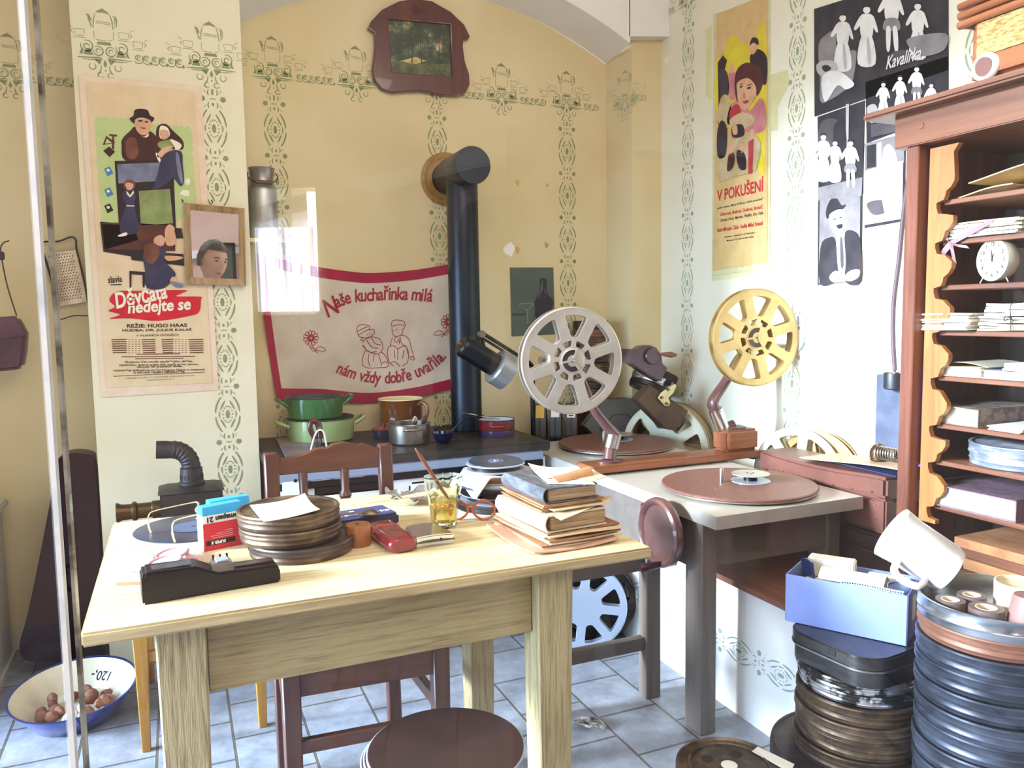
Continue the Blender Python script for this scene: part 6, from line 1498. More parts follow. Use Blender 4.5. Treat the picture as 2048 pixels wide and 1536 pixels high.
for k in range(14):
    a = 2*pi*k/14; MB().box((.0268*cos(a), .0268*sin(a), .016+(.007 if k % 2 else 0)), (.001, .005, .006), rz=a).build('pierced_hole', M_ink, t)
c2 = onX(1783, 912, 2.06); t = thing('metal_spring', 'coiled metal spring lying beside the pierced brass shaker', 'spring', (c2.x, c2.y, zb+.033))
hx = [Vector((.018*sin(k*.5), -.03+.0008*k, .021*cos(k*.5))) for k in range(110)]
MB().tube(hx, .0022, 6).build('coil', M_steel, t)
t = thing('dark_ball', 'small dark ball behind the metal spring', 'ball', (2.13, c2.y+.03, zb+.022)); m = MB(); bmesh.ops.create_uvsphere(m.bm, u_segments=20, v_segments=12, radius=.016); m.build('ball_body', M_tin_dark, t)
# grey panel and cable with plug
pts = [onX(1756, 756, 2.225), onX(1812, 752, 2.225), onX(1812, 910, 2.225), onX(1758, 908, 2.225)]
m = MB(); c = sum(pts, Vector())/4
y0_, y1_ = min(p.y for p in pts), max(p.y for p in pts); z0_, z1_ = zt-.33, max(p.z for p in pts)
m.box((2.226, (y0_+y1_)/2, (z1_+LZ)/2), (.02, y1_-y0_, z1_-LZ)); m.bevel(.003); tag(m.build('slate_panel', mat('blue_grey_panel', '4f566a', .4, .2, '5f677c', 12), loc=(2.226, (y0_+y1_)/2, LZ)), 'blue-grey slab standing against the right wall next to the cabinet', 'panel')
t = thing('power_cable', 'brown cable with a round black plug hanging beside the cabinet post', 'cable', tuple(onX(1785, 600, 2.19)))
P = [onX(x, y, 2.195) for x, y in ((1838, 260), (1822, 330), (1808, 420), (1798, 520), (1788, 600), (1786, 670), (1790, 745))]
MB().tube(cr(P, 5, False), .0075, 10).build('cord', mat('brown_rubber', '5a444a', .55), t, True)
p = P[-1]; MB().lathe([(0, 0), (.034, .0), (.036, -.006), (.036, -.052), (.03, -.056), (0, -.056)], p, seg=32).build('plug', mat('black_rubber', '1b1d22', .45), t, True)
MB().lathe([(0, .012), (.012, .01), (.03, .003), (.034, -.006), (0, -.004)], p, seg=32).build('plug_cap', M_chrome, t, True)

# ------------------------------------------------------------------ tins stacked on the floor at the right front
cl = Vector((1.40, 1.29))
def tall_tin(name, label, c, r, h, m, holes=0, group=None):
    t = thing(name, label, 'tin', c, group=group)
    MB().lathe([(0, 0), (r*.97, 0), (r*.97, h-.04), (0, h-.04)], seg=64).build('can_body', m, t)
    MB().lathe([(r*.975, h-.05), (r*1.0, h-.05), (r*1.0, h-.008), (r*.99, h), (r*.95, h+.001), (r*.92, h-.003), (r*.66, h-.003), (r*.63, h-.001), (0, h-.001)], seg=64).build('lid', m, t)
    return t
tall_tin('drum_tin', 'large blackened round tin lowest of the stack under the blue box', (cl.x, cl.y, 0), .191, .28, M_tin_dark)
z = .281; g_ = 'film cans under the blue box'
for k, (r, mm, lb) in enumerate(((.137, M_tin_gold, 'worn brassy film can on the large black tin'), (.135, M_tin_brown, 'brown film can second above the large black tin'), (.136, M_tin_brown, 'brown film can third above the large black tin'), (.134, M_tin_gold, 'brassy film can just below the peeling silver cans'), (.131, M_tin_foil, 'peeling silver film can, lower of the two under the square tin'), (.130, M_tin_foil, 'peeling silver film can, upper of the two under the square tin'))):
    h = .0385 if k < 4 else .0265
    film_can('film_can', lb, mm, (cl.x+.004*sin(k*2), cl.y+.004*cos(k*1.3), z), r, h, rz=k*1.3, group=g_); z += h+.0005
# square tin with rounded corners
t = thing('square_tin', 'dark square film tin with rounded corners directly under the blue box', 'tin', (1.395, 1.285, z), radians(6))
M_sq = mat('dark_square_tin', '3c3838', .28, .7, '5a5652', 8, (1, 1, 3), .4, .7)
MB().prism(rrect(.232, .232, .06, 8), .036).build('can_body', M_sq, t)
b = MB(); b.prism(rrect(.24, .24, .062, 8), .03, z0=.038); b.bevel(.004, 2, 50); b.build('lid', M_sq, t)
MB().prism(rrect(.243, .243, .063, 8), .004, z0=.036).build('rolled_rim', M_steel, t)
MB().box((-.1205, -.02, .055), (.002, .022, .012)).build('dark_patch', M_ink, t)
z += .0685
# blue box: corners taken from its rim
A, B, C_ = Vector((1.286, 1.412, 0)), Vector((1.418, 1.190, 0)), Vector((1.548, 1.252, 0)); D_ = A+C_-B
ctr = (A+C_)/2; ux = (B-A).normalized(); L_ = (B-A).length; W_ = (C_-B).length; ang = atan2(ux.y, ux.x)
t = thing('cardboard_box', 'blue cardboard shoebox full of papers and film strips on top of the tin stack', 'box', (ctr.x, ctr.y, z+.0005), ang)
M_boxb = mat('periwinkle_card', '7f8cc4', .5, 0, '7482ba', 3); H_ = .113; T_ = .003
MB().box((0, 0, T_/2), (L_, W_, T_)).build('box_bottom', M_boxb, t)
for nm, c, s_ in (('front', (0, -W_/2, H_/2), (L_, T_, H_)), ('back', (0, W_/2, H_/2), (L_, T_, H_)), ('end', (-L_/2, 0, H_/2), (T_, W_, H_)), ('end', (L_/2, 0, H_/2), (T_, W_, H_))):
    MB().box(c, s_).bevel(.0012, 1).build('box_'+nm, M_boxb, t)
MB().box((L_/2+.002, -.004, .066), (.001, .034, .052)).build('paper_label', M_paper, t)
LM = Matrix.Translation((ctr.x, ctr.y, z+.0005)) @ Matrix.Rotation(ang, 4, 'Z')
def inbox(name, label, cat, fn):
    o = fn(); o.matrix_basis = LM @ Matrix.LocRotScale(o.location, o.rotation_euler, o.scale); return tag(o, label, cat)
zb = T_+.001
def whitebox():
    m = MB().box((0, 0, 0), (.105, .04, .045)).bevel(.003); o = m.build('paper_carton', mat('ivory_carton', 'ebe6d6', .6, 0, 'ddd5be', 12)); o.location = (-.055, .04, .112); o.rotation_euler = (0, 0, radians(4)); return o
wb = inbox('paper_carton', 'small ivory carton at the back of the blue box', 'carton', whitebox)
for k, (dx, dz, nm) in enumerate(((-.02, .0, 'loose white card lying flat'), (.02, .004, 'second white card'), )):
    def f():
        o = MB().box((0, 0, 0), (.17, .085, .003)).build('white_card', M_paper); o.location = (dx, -.004+dx*.2, .088+dz); o.rotation_euler = (radians(-6), 0, radians(-4+6*k)); return o
    inbox('white_card', nm+' among the papers of the blue box', 'card', f)
def papers_roll():
    o = MB().sheet(lambda u, v: (-.065+.14*u, -.045+.072*v, .102+.024*sin(pi*v*.9+.25)), 4, 12, .0015).build('curled_sheet', M_paper); return o
inbox('curled_sheet', 'curled white sheet bulging out of the blue box', 'paper', papers_roll)
def strip(x, y, zz, rz, wd, hh, m):
    "strip of 35 mm film standing on edge, with perforations as separate ink layer"
    o = MB().sheet(lambda u, v: (wd*(u-.5), .004*sin(u*5), hh*(v-.5)), 16, 2, (0, .0006, 0)).build('film_strip', m); o.location = (x, y, zz); o.rotation_euler = (radians(12), 0, rz); return o
M_film = mat('pale_film_base', 'aeb9d6', .25, 0, 'c8cfe4', 8); M_filmb = mat('dark_blue_film', '152048', .2, 0, '2a3a70', 8)
def perf(o, wd, hh):
    m = MB(); n = int(wd/.0052)
    for k in range(n):
        x = -wd/2+.003+k*.0052; u = x/wd+.5; y = .004*sin(u*5)-.0007; m.poly([(x, y, hh/2-.006), (x+.0026, y, hh/2-.006), (x+.0026, y, hh/2-.003), (x, y, hh/2-.003)])
    p = m.build('perforation', M_ink, smooth=False, normals=False); p.parent = o
o = inbox('film_strip', 'long pale perforated film strip along the front of the blue box', 'film strip', lambda: strip(.055, -.062, .102, radians(3), .13, .035, M_film)); perf(o, .13, .035)
o = inbox('film_strip', 'short pale film strip standing at the right end of the blue box', 'film strip', lambda: strip(.098, -.01, .10, radians(52), .06, .045, M_film)); perf(o, .06, .045)
o = inbox('film_strip', 'dark blue film strip sticking up at the left end of the blue box', 'film strip', lambda: strip(-.098, .0, .108, radians(-25), .04, .05, M_filmb)); perf(o, .04, .05)
inbox('small_carton', 'narrow white carton at the right back of the blue box', 'carton', lambda: (lambda o: (setattr(o, 'location', (.07, .035, .088)), o)[1])(MB().box((0, 0, 0), (.09, .035, .05)).bevel(.002).build('small_carton', M_paper)))

# ------------------------------------------------------------------ right stack of blue-grey cans
c2 = Vector((1.442, 1.000))
tag(MB().box((c2.x+.05, c2.y-.04, .141), (.18, .18, .282)).bevel(.004).build('wooden_crate', W_cab, loc=(c2.x+.05, c2.y-.04, 0)), 'wooden crate under the tall stack of blue-grey film cans', 'crate')
z = .283; r = .138; g_ = 'blue-grey film cans at the right edge'
order = ['lowest', 'second', 'third', 'fourth', 'fifth', 'sixth', 'seventh', 'eighth', 'ninth']
for k in range(9):
    film_can('film_can', f'blue-grey film can, {order[k]} from the bottom of the tall right stack', M_tin_blue, (c2.x+.0025*sin(k*2.1), c2.y+.0025*cos(k*1.9), z), r, .0405, rz=k*.9, group=g_); z += .041
film_can('film_can', 'orange rusty film can below the two bright silver rims of the right stack', M_tin_orange, (c2.x, c2.y, z), r*.985, .036, beads=1); z += .0365
t = thing('film_can', 'bright silver open film can on top of the right stack, filled with rolls', 'film can', (c2.x, c2.y, z))
MB().lathe([(0, 0), (r*.99, 0), (r, .003), (r, .012), (r*1.015, .015), (r, .018), (r, .036), (r*1.012, .040), (r*.98, .040), (r*.965, .034), (r*.965, .008), (0, .006)], seg=64).build('can_body', M_tin_bright, t)
zt2 = z+.0065
M_tape = mat('brown_tape_roll', '5d4c48', .5, 0, '75625c', 14)
def ring(label, x, y, R, h, rot=(0, 0, 0), m=None, zz=None):
    t = thing('tape_roll', label, 'tape roll', (c2.x+x, c2.y+y, (zt2 if zz is None else zz)), rot=rot, group='tape rolls in the open can')
    MB().lathe([(R*.62, 0), (R, 0), (R, h), (R*.62, h), (R*.62, 0)], seg=40).build('tape', m or M_tape, t)
    MB().lathe([(R*.56, 0), (R*.62, 0), (R*.62, h*1.02), (R*.56, h*1.02), (R*.56, 0)], seg=32).build('core', M_paper_aged, t)
ring('brown tape roll at the front left of the open silver can', -.085, .035, .026, .03); ring('brown tape roll at the front middle of the open silver can', -.062, -.022, .030, .03)
ring('brown tape roll behind the other rolls in the open silver can', -.025, .035, .026, .03); ring('brown tape roll at the right of the open silver can', .01, -.085, .028, .03)
t = thing('cardboard_drum', 'round cream cardboard drum standing in the open silver can', 'drum', (c2.x+.045, c2.y-.012, zt2))
MB().lathe([(0, 0), (.043, 0), (.043, .06), (.0405, .06), (.0405, .05), (0, .05)], seg=44).build('drum_body', mat('cream_cardboard', 'd8caa8', .7, 0, 'c2b08a', 8), t)
t = thing('flower_pot', 'small upturned brown flowerpot in front of the cardboard drum', 'flower pot', (c2.x-.015, c2.y-.07, zt2))
MB().lathe([(0, .062), (.024, .062), (.026, .058), (.036, .0), (.031, 0), (.022, .054), (0, .056)], seg=36).build('pot_body', mat('brown_clay', '84605a', .6, 0, '745048', 12), t)

# mug lying on the rolls
ma = onY(1795, 1072, 1.16); mb_ = onY(1888, 1134, 1.10); ax = (mb_-ma).normalized()
t = thing('enamel_mug', 'white enamel mug with a rust spot lying on its side on the right stack', 'mug', tuple((ma+mb_)/2))
Rm = ax.to_track_quat('Z', 'Y').to_matrix(); Lm = (mb_-ma).length
M_mug = mat('grubby_white_enamel', 'e6e4e2', .2, 0, 'cfcac6', 6, coat=.5)
r_ = .053
MB().lathe([(r_*1.05, -.012), (r_*1.08, -.014), (r_*1.06, -.004), (r_*1.0, .02), (r_*.97, Lm), (r_*.9, Lm+.012), (r_*.82, Lm+.013), (r_*.78, Lm+.008), (0, Lm+.008)], ma, Rm, 56).build('mug_body', M_mug, t, True)
MB().lathe([(r_*1.05, -.012), (r_*1.0, .0), (r_*.95, Lm), (0, Lm)], ma, Rm, 44).build('inside', M_mug, t, True)
side = (Rm @ Vector((0, 0, 1))).cross(Vector((0, 0, 1))).normalized(); up_ = side.cross(ax).normalized()
hd = (-side*.2-up_*1.0).normalized() if True else up_
hd = (onY(1752, 1112, 1.15)-(ma+ax*.04)); hd = (hd-ax*hd.dot(ax)).normalized()
P = [ma+ax*.02+hd*(r_*.98), ma+ax*.022+hd*(r_+.026), ma+ax*.045+hd*(r_+.034), ma+ax*.075+hd*(r_+.024), ma+ax*.082+hd*(r_*.97)]
MB().tube(cr(P, 5, False), .0075, 10, flat=.7).build('handle', M_mug, t, True)
e_ = mb_+ax*.0082; q_ = onY(1862, 1112, 1.10); dv = (q_-e_); dv = (dv-ax*dv.dot(ax)); sp = e_+dv.normalized()*r_*.55
xx = dv.normalized(); yy = ax.cross(xx)
m = MB(); m.poly([sp+ax*.0007+xx*.013*cos(k*pi/6)*(1+.2*sin(k*2.2))+yy*.010*sin(k*pi/6)*(1+.2*cos(k*3)) for k in range(12)]); m.build('rust_spot', mat('rust', 'a5642c', .7, 0, '7a4420', 60), t, True, normals=False)

# tin with holes and the stack of dark discs in the foreground
t = tall_tin('drum_tin', 'brown round tin with five holes in its lid at the bottom right', (1.085, 1.35, 0), .117, .285, M_tin_brown)
for k in range(4):
    a = 2*pi*k/4+.6; MB().lathe([(0, .2841), (.0135, .2841), (.0135, .2848), (0, .2848)], (.05*cos(a), .05*sin(a), 0), seg=20).build('hole', mat('hole_dark', '1a1412', .8) if k == 0 else MATS['hole_dark'], t)
MB().lathe([(0, .2841), (.018, .2841), (.018, .2848), (0, .2848)], seg=24).build('paper_label', M_paper, t)
MB().lathe([(.085, .2846), (.088, .287), (.091, .2846)], seg=56).build('raised_ring', M_tin_brown, t)
paper('paper_slip', 'white paper slip tucked beside the brown tin with holes', [(1.185, 1.27), (1.215, 1.29), (1.19, 1.38), (1.165, 1.37)], .2855, M_paper, 'paper')
dcx, dcy, dz = .402, 1.262, .52
t = thing('low_stool', 'round dark stool under the stack of brown discs in the foreground', 'stool', (dcx, dcy, 0))
MB().lathe([(0, .485), (.11, .485), (.115, .49), (.115, .508), (.11, .512), (0, .512)], (dcx, dcy, 0), seg=40).build('seat', W_red, t, True)
for k in range(3): a = 2*pi*k/3+.5; MB().beam((dcx+.075*cos(a), dcy+.075*sin(a), .485), (dcx+.085*cos(a), dcy+.085*sin(a), 0), .022, .022).build('leg', W_redv, t, True)
M_disc = mat('dark_brown_disc', '2e1d1c', .3, 0, '3a2422', 6, coat=.3); M_discedge = mat('pale_edge', 'b9bcc6', .3, .5)
for k, nm in enumerate(('lowest', 'middle', 'topmost')):
    t = thing('backing_disc', nm+' of the dark brown discs with pale edges in the foreground', 'disc', (dcx-.004*(2-k), dcy+.006*(2-k), .5125+k*.0085), group='dark discs in the foreground')
    MB().lathe([(0, 0), (.135, 0), (.137, .002), (.137, .005), (.135, .008), (0, .008)], seg=72).build('disc', M_disc, t)
    MB().lathe([(.135, .0015), (.1385, .003), (.1385, .0055), (.135, .007)], seg=72).build('edge', M_discedge, t)
# scrap of film on the floor
c = onZ(1178, 1452, 0); Rn = random.Random(3); t = MB()
P = [Vector((c.x+Rn.uniform(-.035, .045), c.y+Rn.uniform(-.045, .035), .004+.018*Rn.random())) for k in range(16)]
t.tube(cr(P, 5, True), .006, 6, True, flat=.15); tag(t.build('film_tangle', mat('dark_curled_film', '4a4740', .3, 0, 'b6b2a6', 40), loc=(c.x, c.y, 0)), 'tangle of curled film on the tiles between the table and the bench', 'film tangle')

# ------------------------------------------------------------------ contents of the shelf cabinet
FXc = CX+.055
def sh(i): return shelves[i]+.0008
Ysh = lambda px_: onX(px_, 700, FXc).y
def sheaf(name, label, px0, px1, zf, h, m, seed, depth=.2, n=6, over=.012, group=None, cat='papers'):
    y1, y0 = Ysh(px0), Ysh(px1); return bundle(name, label, (CX+.06+depth/2-over, (y0+y1)/2, zf), 0, depth, abs(y1-y0), n, h/n, m, seed, cat, group, .006)
W3 = [M_paper, M_paper_aged, M_bwhite]
# 0: folded envelopes, 1: tied letters, 2: clock, 3: bundles, 4: notebooks, 5: book, 6: can, 7: album
for k, (a, b, hh, lab) in enumerate((((1.49, 1.34), .004, .02, 'wrinkled yellow envelope, lower of the two on the top shelf'), ((1.46, 1.22), .030, .035, 'wrinkled yellow envelope, upper one leaning on the top shelf'))):
    t = MB(); y1, y0 = a
    t.sheet(lambda u, v: (CX+.075+.2*u, y1+(y0-y1)*v, sh(0)+.034*k+.004+hh*v*(1-.3*u)+.006*sin(u*7+v*4)*v), 8, 12, .003)
    tag(t.build('envelope', mat('yellowish_envelope', 'd9bd86', .7, 0, 'c4a468', 10, bump=.3) if k == 0 else MATS['yellowish_envelope'], loc=(CX+.17, (y0+y1)/2, sh(0))), lab, 'envelope')
t = MB(); t.sheet(lambda u, v: (CX+.08+.15*u, 1.30-.14*v, sh(0)+.078+.01*v+.01*sin(u*8+v*6)), 8, 8, .004); tag(t.build('crumpled_paper', M_paper, loc=(CX+.15, 1.23, sh(0)+.04)), 'crumpled white paper on the envelopes of the top shelf', 'paper')
sheaf('letter_bundle', 'ribbon-tied bundle of white letters on the second shelf', 1885, 2030, sh(1), .04, W3, 21, .19, 8)
yb0 = Ysh(1900)
t = thing('ribbon', 'mauve ribbon bow hanging from the letter bundle on the second shelf', 'ribbon', (CX+.05, yb0, sh(1)))
M_rib = mat('mauve_ribbon', '8d6468', .5, 0, '7a5458', 20, sheen=.3)
def rib(P, wd, nm): 
    C_ = cr([Vector(p) for p in P], 5, False); m = MB()
    n_ = len(C_); A_ = [(c+Vector((0, wd/2*.7, wd/2*.7)), c-Vector((0, wd/2*.7, wd/2*.7))) for c in C_]
    for (a, b), (c, d) in zip(A_, A_[1:]): m.poly([a, b, d, c]); m.poly([p+Vector((-.0008, 0, 0)) for p in (c, d, b, a)])
    m.build(nm, M_rib, t, True, smooth=False, normals=False)
X_ = CX+.045
rib([(X_, yb0+.02, sh(1)+.035), (X_-.004, yb0+.01, sh(1)+.0), (X_-.006, yb0-.005, sh(1)-.012)], .014, 'band'); rib([(X_-.004, yb0-.005, sh(1)-.01), (X_, yb0-.05, sh(1)+.01), (X_, yb0-.11, sh(1)+.035)], .014, 'band')
rib([(X_-.006, yb0-.005, sh(1)-.012), (X_-.01, yb0+.01, sh(1)-.03), (X_-.008, yb0+.016, sh(1)-.04)], .016, 'tail'); rib([(X_-.006, yb0-.005, sh(1)-.012), (X_-.012, yb0-.015, sh(1)-.035), (X_-.01, yb0-.02, sh(1)-.06)], .018, 'tail'); rib([(X_-.006, yb0-.005, sh(1)-.012), (X_-.01, yb0-.03, sh(1)-.02), (X_-.008, yb0-.055, sh(1)-.025)], .012, 'tail')
# alarm clock
cy_ = onX(1990, 516, CX+.075); Rk = .052
t = thing('alarm_clock', 'round cream alarm clock with black numerals on the third shelf of the cabinet', 'clock', (cy_.x, cy_.y, sh(2)))
cz_ = Rk+.006
RC = Matrix.Rotation(radians(-14), 3, 'Z') @ RY(radians(-90))
M_ck = mat('cream_clock_case', 'd9d3bd', .3, .3); M_face = mat('clock_face', 'f3f0e4', .4)
MB().lathe([(0, -.03), (Rk*.9, -.03), (Rk, -.022), (Rk*1.03, .0), (Rk*1.03, .008), (Rk*.95, .012), (Rk*.93, .006), (0, .006)], (0, 0, cz_), RC, 48).build('clock_case', M_ck, t)
MB().lathe([(0, .0066), (Rk*.92, .0066), (Rk*.92, .0072), (0, .0072)], (0, 0, cz_), RC, 44).build('dial', M_face, t)
FM = Matrix.Translation((0, 0, cz_)) @ (Matrix.Rotation(radians(-14), 4, 'Z') @ basis((0, 0, 0), (0, -1, 0), (0, 0, 1), (-1, 0, 0)))
for k in range(1, 13):
    a = pi/2-2*pi*k/12; MB().text(str(k), .0125, FM @ Matrix.Translation((Rk*.74*cos(a), Rk*.74*sin(a), .0076)), bold=.0004).build('numeral', M_ink, t)
for a, ln, wd in ((radians(97), .026, .0035), (radians(78), .018, .0035), (radians(-32), .038, .0012)):
    MB().prism([(-wd/2, -.004), (wd/2, -.004), (wd/4, ln), (-wd/4, ln)], .0006, FM @ Matrix.Translation((0, 0, .0082)) @ Matrix.Rotation(a-pi/2, 4, 'Z')).build('hand', M_tin_dark, t)
for s_ in (-1, 1): MB().tube([(0, s_*.028, cz_-Rk*.75), (0, s_*.038, .001)], [.003, .0025], 8).build('foot', M_chrome, t)
MB().lathe([(0, 0), (.004, 0), (.004, .006), (.007, .01), (0, .014)], (.008, 0, cz_+Rk), seg=14).build('top_knob', M_chrome, t)
# third shelf papers
sheaf('papers', 'loose stack of ragged white papers at the left of the fourth shelf', 1846, 1950, sh(3), .045, W3, 31, .2, 9, .03)
sheaf('letter_bundle', 'string-tied grey bundle on the fourth shelf of the cabinet', 1953, 2052, sh(3), .036, [M_paper_aged, mat('grey_paper', 'a9a49c', .8)], 33, .19, 6, .012)
sheaf('letter_bundle', 'white tied bundle on top of the grey bundle on the fourth shelf', 1968, 2052, sh(3)+.0368, .032, [M_paper], 35, .18, 4, .01)
yk = Ysh(2025); t = MB(); t.tube(cr([(CX+.046, yk, sh(3)+.002), (CX+.044, yk, sh(3)+.03), (CX+.046, yk, sh(3)+.069), (CX+.12, yk, sh(3)+.0715)], 4, False), .0014, 6); t.tube(cr([(CX+.045, yk, sh(3)+.032), (CX+.04, yk+.01, sh(3)+.036), (CX+.04, yk+.014, sh(3)+.026), (CX+.044, yk, sh(3)+.031), (CX+.04, yk-.01, sh(3)+.024)], 4, False), .0012, 6); tag(t.build('string', M_tin_dark, loc=(CX+.05, yk, sh(3)+.03)), 'dark string tied round the bundles of the fourth shelf', 'string')
# fourth: notebooks
def nbook(name, label, px0, px1, z0, h, m_p, m_c, depth=.2, rz=0, cat='book'):
    y1, y0 = Ysh(px0), Ysh(px1); t = thing(name, label, cat, (CX+.05, y0, z0), rz)
    D_ = abs(y1-y0)
    MB().box((depth/2+.004, D_/2, h/2), (depth-.008, D_-.004, h-.005)).build('page_block', m_p, t)
    MB().box((depth/2, D_/2, .0013), (depth, D_+.006, .0024)).build('cover', m_c, t); MB().box((depth/2, D_/2, h-.0012), (depth, D_+.006, .0024)).build('cover', m_c, t)
    MB().box((depth/2, -.002, h/2), (depth, .003, h)).build('spine', m_c, t)
    return t
nbook('notebook', 'white notebook with a brown spine at the left of the fifth shelf', 1866, 1963, sh(4), .026, M_pages_w, M_paper_aged)
nbook('notebook', 'pale blue notebook at the right of the fifth shelf', 1966, 2056, sh(4), .022, M_pages_w, mat('grey_blue_cover', '8d9cc0', .5))
sheaf('papers', 'white papers lying on the blue notebook of the fifth shelf', 2010, 2058, sh(4)+.0225, .02, [M_paper], 41, .15, 3)
t = MB(); y1, y0 = Ysh(1868), Ysh(1975); t.sheet(lambda u, v: (CX+.06+.17*u, y1+(y0-y1)*v, sh(4)+.0285+.010*sin(pi*v)), 4, 8, .0015); tag(t.build('folded_sheet', mat('grey_green_sheet', 'b5b6a2', .7), loc=(CX+.14, (y0+y1)/2, sh(4)+.028)), 'bent grey-green sheet on the white notebook of the fifth shelf', 'paper')
t = MB(); yq = Ysh(1862); t.tube(cr([(CX+.045, yq+.002, sh(4)+.02), (CX+.04, yq+.006, sh(4)-.01), (CX+.036, yq+.004, sh(4)-.10), (CX+.034, yq+.0, sh(4)-.18), (CX+.035, yq-.003, sh(4)-.235), (CX+.03, yq+.008, sh(4)-.255)], 5, False), .0035, 6, flat=.4); tag(t.build('blue_ribbon', mat('blue_ribbon_cloth', '2c2f9c', .5), loc=(CX+.036, yq, sh(4)-.1)), 'dark blue ribbon hanging down the left end of the shelves', 'ribbon')
# fifth: thick book, sixth: large can, seventh: album, bottom: boards
nbook('old_book', 'thick worn book with pale pages and a dark spine on the sixth shelf', 1846, 1962, sh(5), .048, mat('cream_pages', 'e8dfbc', .8, 0, 'c3b68c', 9, (.6, .6, 60), .4, .75), mat('mottled_dark_cover', '6a5c52', .5, 0, '8d8078', 26, (1, 1, 1), .45, .55), .24, radians(-4))
sheaf('papers', 'few loose sheets at the right end of the sixth shelf', 1985, 2056, sh(5), .012, W3, 45, .2, 3)
yc_ = Ysh(1965); film_can('film_can', 'large scratched blue-grey film can on the seventh shelf', mat('scratched_can', '8f97a6', .35, .6, 'c3cad6', 12, (1, 1, 3), .45, .6), (CX+.185, yc_-.035, sh(6)), .128, .058)
nbook('photo_album', 'big mauve album with thick grey pages on the lowest open shelf', 1842, 2046, sh(7), .056, mat('grey_album_pages', 'a9aa9c', .8, 0, '8b8c80', 9, (.6, .6, 60), .4, .75), mat('mauve_album_cover', '6f5a66', .4, 0, '80697a', 30, bump=.3), .25, radians(3))
zz = LZ+.0765
for k, (mm, hh) in enumerate(((M_browned, .05), (W_cab, .028), (M_paper_brown, .03), (W_cab, .026), (M_browned, .026))):
    tag(MB().box((CX+.16, 1.245+.01*sin(k*2), zz+hh/2), (.22, .40-.02*(k % 3), hh), rz=.04*sin(k*1.7)).bevel(.002, 1).build('wooden_board', mm, loc=(CX+.16, 1.245, zz)), 'board or folder, '+('lowest', 'second', 'middle', 'fourth', 'topmost')[k]+' of the pile in the bottom of the cabinet', 'board'); zz += hh+.0006

# ------------------------------------------------------------------ wooden table radio on the cabinet
RY0, RX0, RZ0 = onX(1932, 175, 1.835).y, 1.835, 1.828
t = thing('radio', 'old brown wooden radio with a dial window standing on the cabinet', 'radio', (RX0+.1, RY0-.24, RZ0))
W_rad = wood('radio_veneer', 'b06f48', '8d5032', 6, 1, .3, .3, .7, .05, .3)
RW, RH, RD = .50, .34, .19
MB().box((RX0+RD/2, RY0-RW/2, RZ0+RH/2), (RD, RW, RH)).bevel(.02, 3).build('cabinet_shell', W_rad, t, True)
M_grille = mat('woven_speaker_cloth', 'd0ad70', .8, 0, '9a7840', 60, (1, 1, 3), .45, .6, .4, 120)
for z0_, z1_ in ((.065, .145), (.218, .32)): MB().box((RX0-.001, RY0-.095, RZ0+(z0_+z1_)/2), (.006, .135, z1_-z0_)).build('speaker_cloth', M_grille, t, True)
for k in range(3):
    zq = RZ0+.155+k*.022; P = [(RX0+.12, RY0+.006, zq), (RX0+.012, RY0+.008, zq), (RX0-.008, RY0-.004, zq), (RX0-.009, RY0-.3, zq), (RX0-.009, RY0-RW+.01, zq)]
    MB().tube(cr([Vector(p) for p in P], 4, False), .0095, 10).build('moulding_strip', W_rad, t, True)
kc = onX(1965, 158, RX0-.012); kc.z = max(kc.z, RZ0+.036)
MB().lathe([(0, 0), (.034, 0), (.034, .006), (.03, .012), (.024, .012), (.024, .008), (0, .008)], kc+Vector((.012, 0, 0)), RY(radians(-90)), 40).build('knob', mat('cream_knob', 'ece7da', .25), t, True)
MB().lathe([(0, .0085), (.022, .0085), (.022, .010), (0, .0105)], kc+Vector((.012, 0, 0)), RY(radians(-90)), 32).build('knob_centre', mat('mauve_brown_plastic', '7c5852', .3), t, True)
MB().prism([(-.11, .03), (-.01, .03), (-.01, .20), (-.03, .21), (-.095, .185)], .008, basis((RX0-.002, RY0-.15, RZ0), (0, 1, 0), (0, 0, 1), (-1, 0, 0))).build('dial_panel', mat('mauve_panel', '8d5a50', .3, 0, '9c6a60', 4), t, True)
MB().prism(fillet([(-.098, .035), (-.022, .035), (-.022, .10), (-.098, .115)], .012), .004, basis((RX0-.0105, RY0-.15, RZ0), (0, 1, 0), (0, 0, 1), (-1, 0, 0))).build('dial_window', mat('white_dial_window', 'f2f0ee', .2), t, True)

# ------------------------------------------------------------------ posters and photographs on the right wall
def on_wall(f, X): return lambda x, y: onX(*f(x, y), X)
def R4(x, y): return (1400+x/2.4, y/2.4)
XP = WX-.004
def rsheet(corners, m, mi=0):
    c4 = [onX(*c, XP) for c in corners]; m.poly(c4, mi); m.poly([p+Vector((.003, 0, 0)) for p in c4[::-1]], mi)
    for i in range(4): a, b = c4[i], c4[(i+1) % 4]; m.poly([a, a+Vector((.003, 0, 0)), b+Vector((.003, 0, 0)), b], mi)
    return sum(c4, Vector())/4
def rl(m, mi, pts, k, smooth=True, f=R4, n=4):
    P = cr([(p[0], p[1], 0) for p in pts], n) if smooth else pts
    m.poly([onX(*f(p[0], p[1]), XP-.0012-.0005*k) for p in P], mi)
m = MB(); c = rsheet([(1427, 28), (1540, -6), (1540, 537), (1424, 551)], m, 0)
rl(m, 1, [(62, 1300), (62, 1250), (80, 70), (100, 60), (300, -20), (325, -20), (325, 1240), (326, 1260)], 0, False)
rl(m, 2, [(120, 230), (150, 170), (180, 180), (200, 210), (260, 190), (290, 115), (315, 130), (320, 420), (310, 830), (280, 810), (250, 700), (85, 560), (75, 300), (110, 270)], 1)
rl(m, 3, [(85, 300), (110, 265), (130, 290), (120, 330), (112, 600), (90, 600)], 2, False)
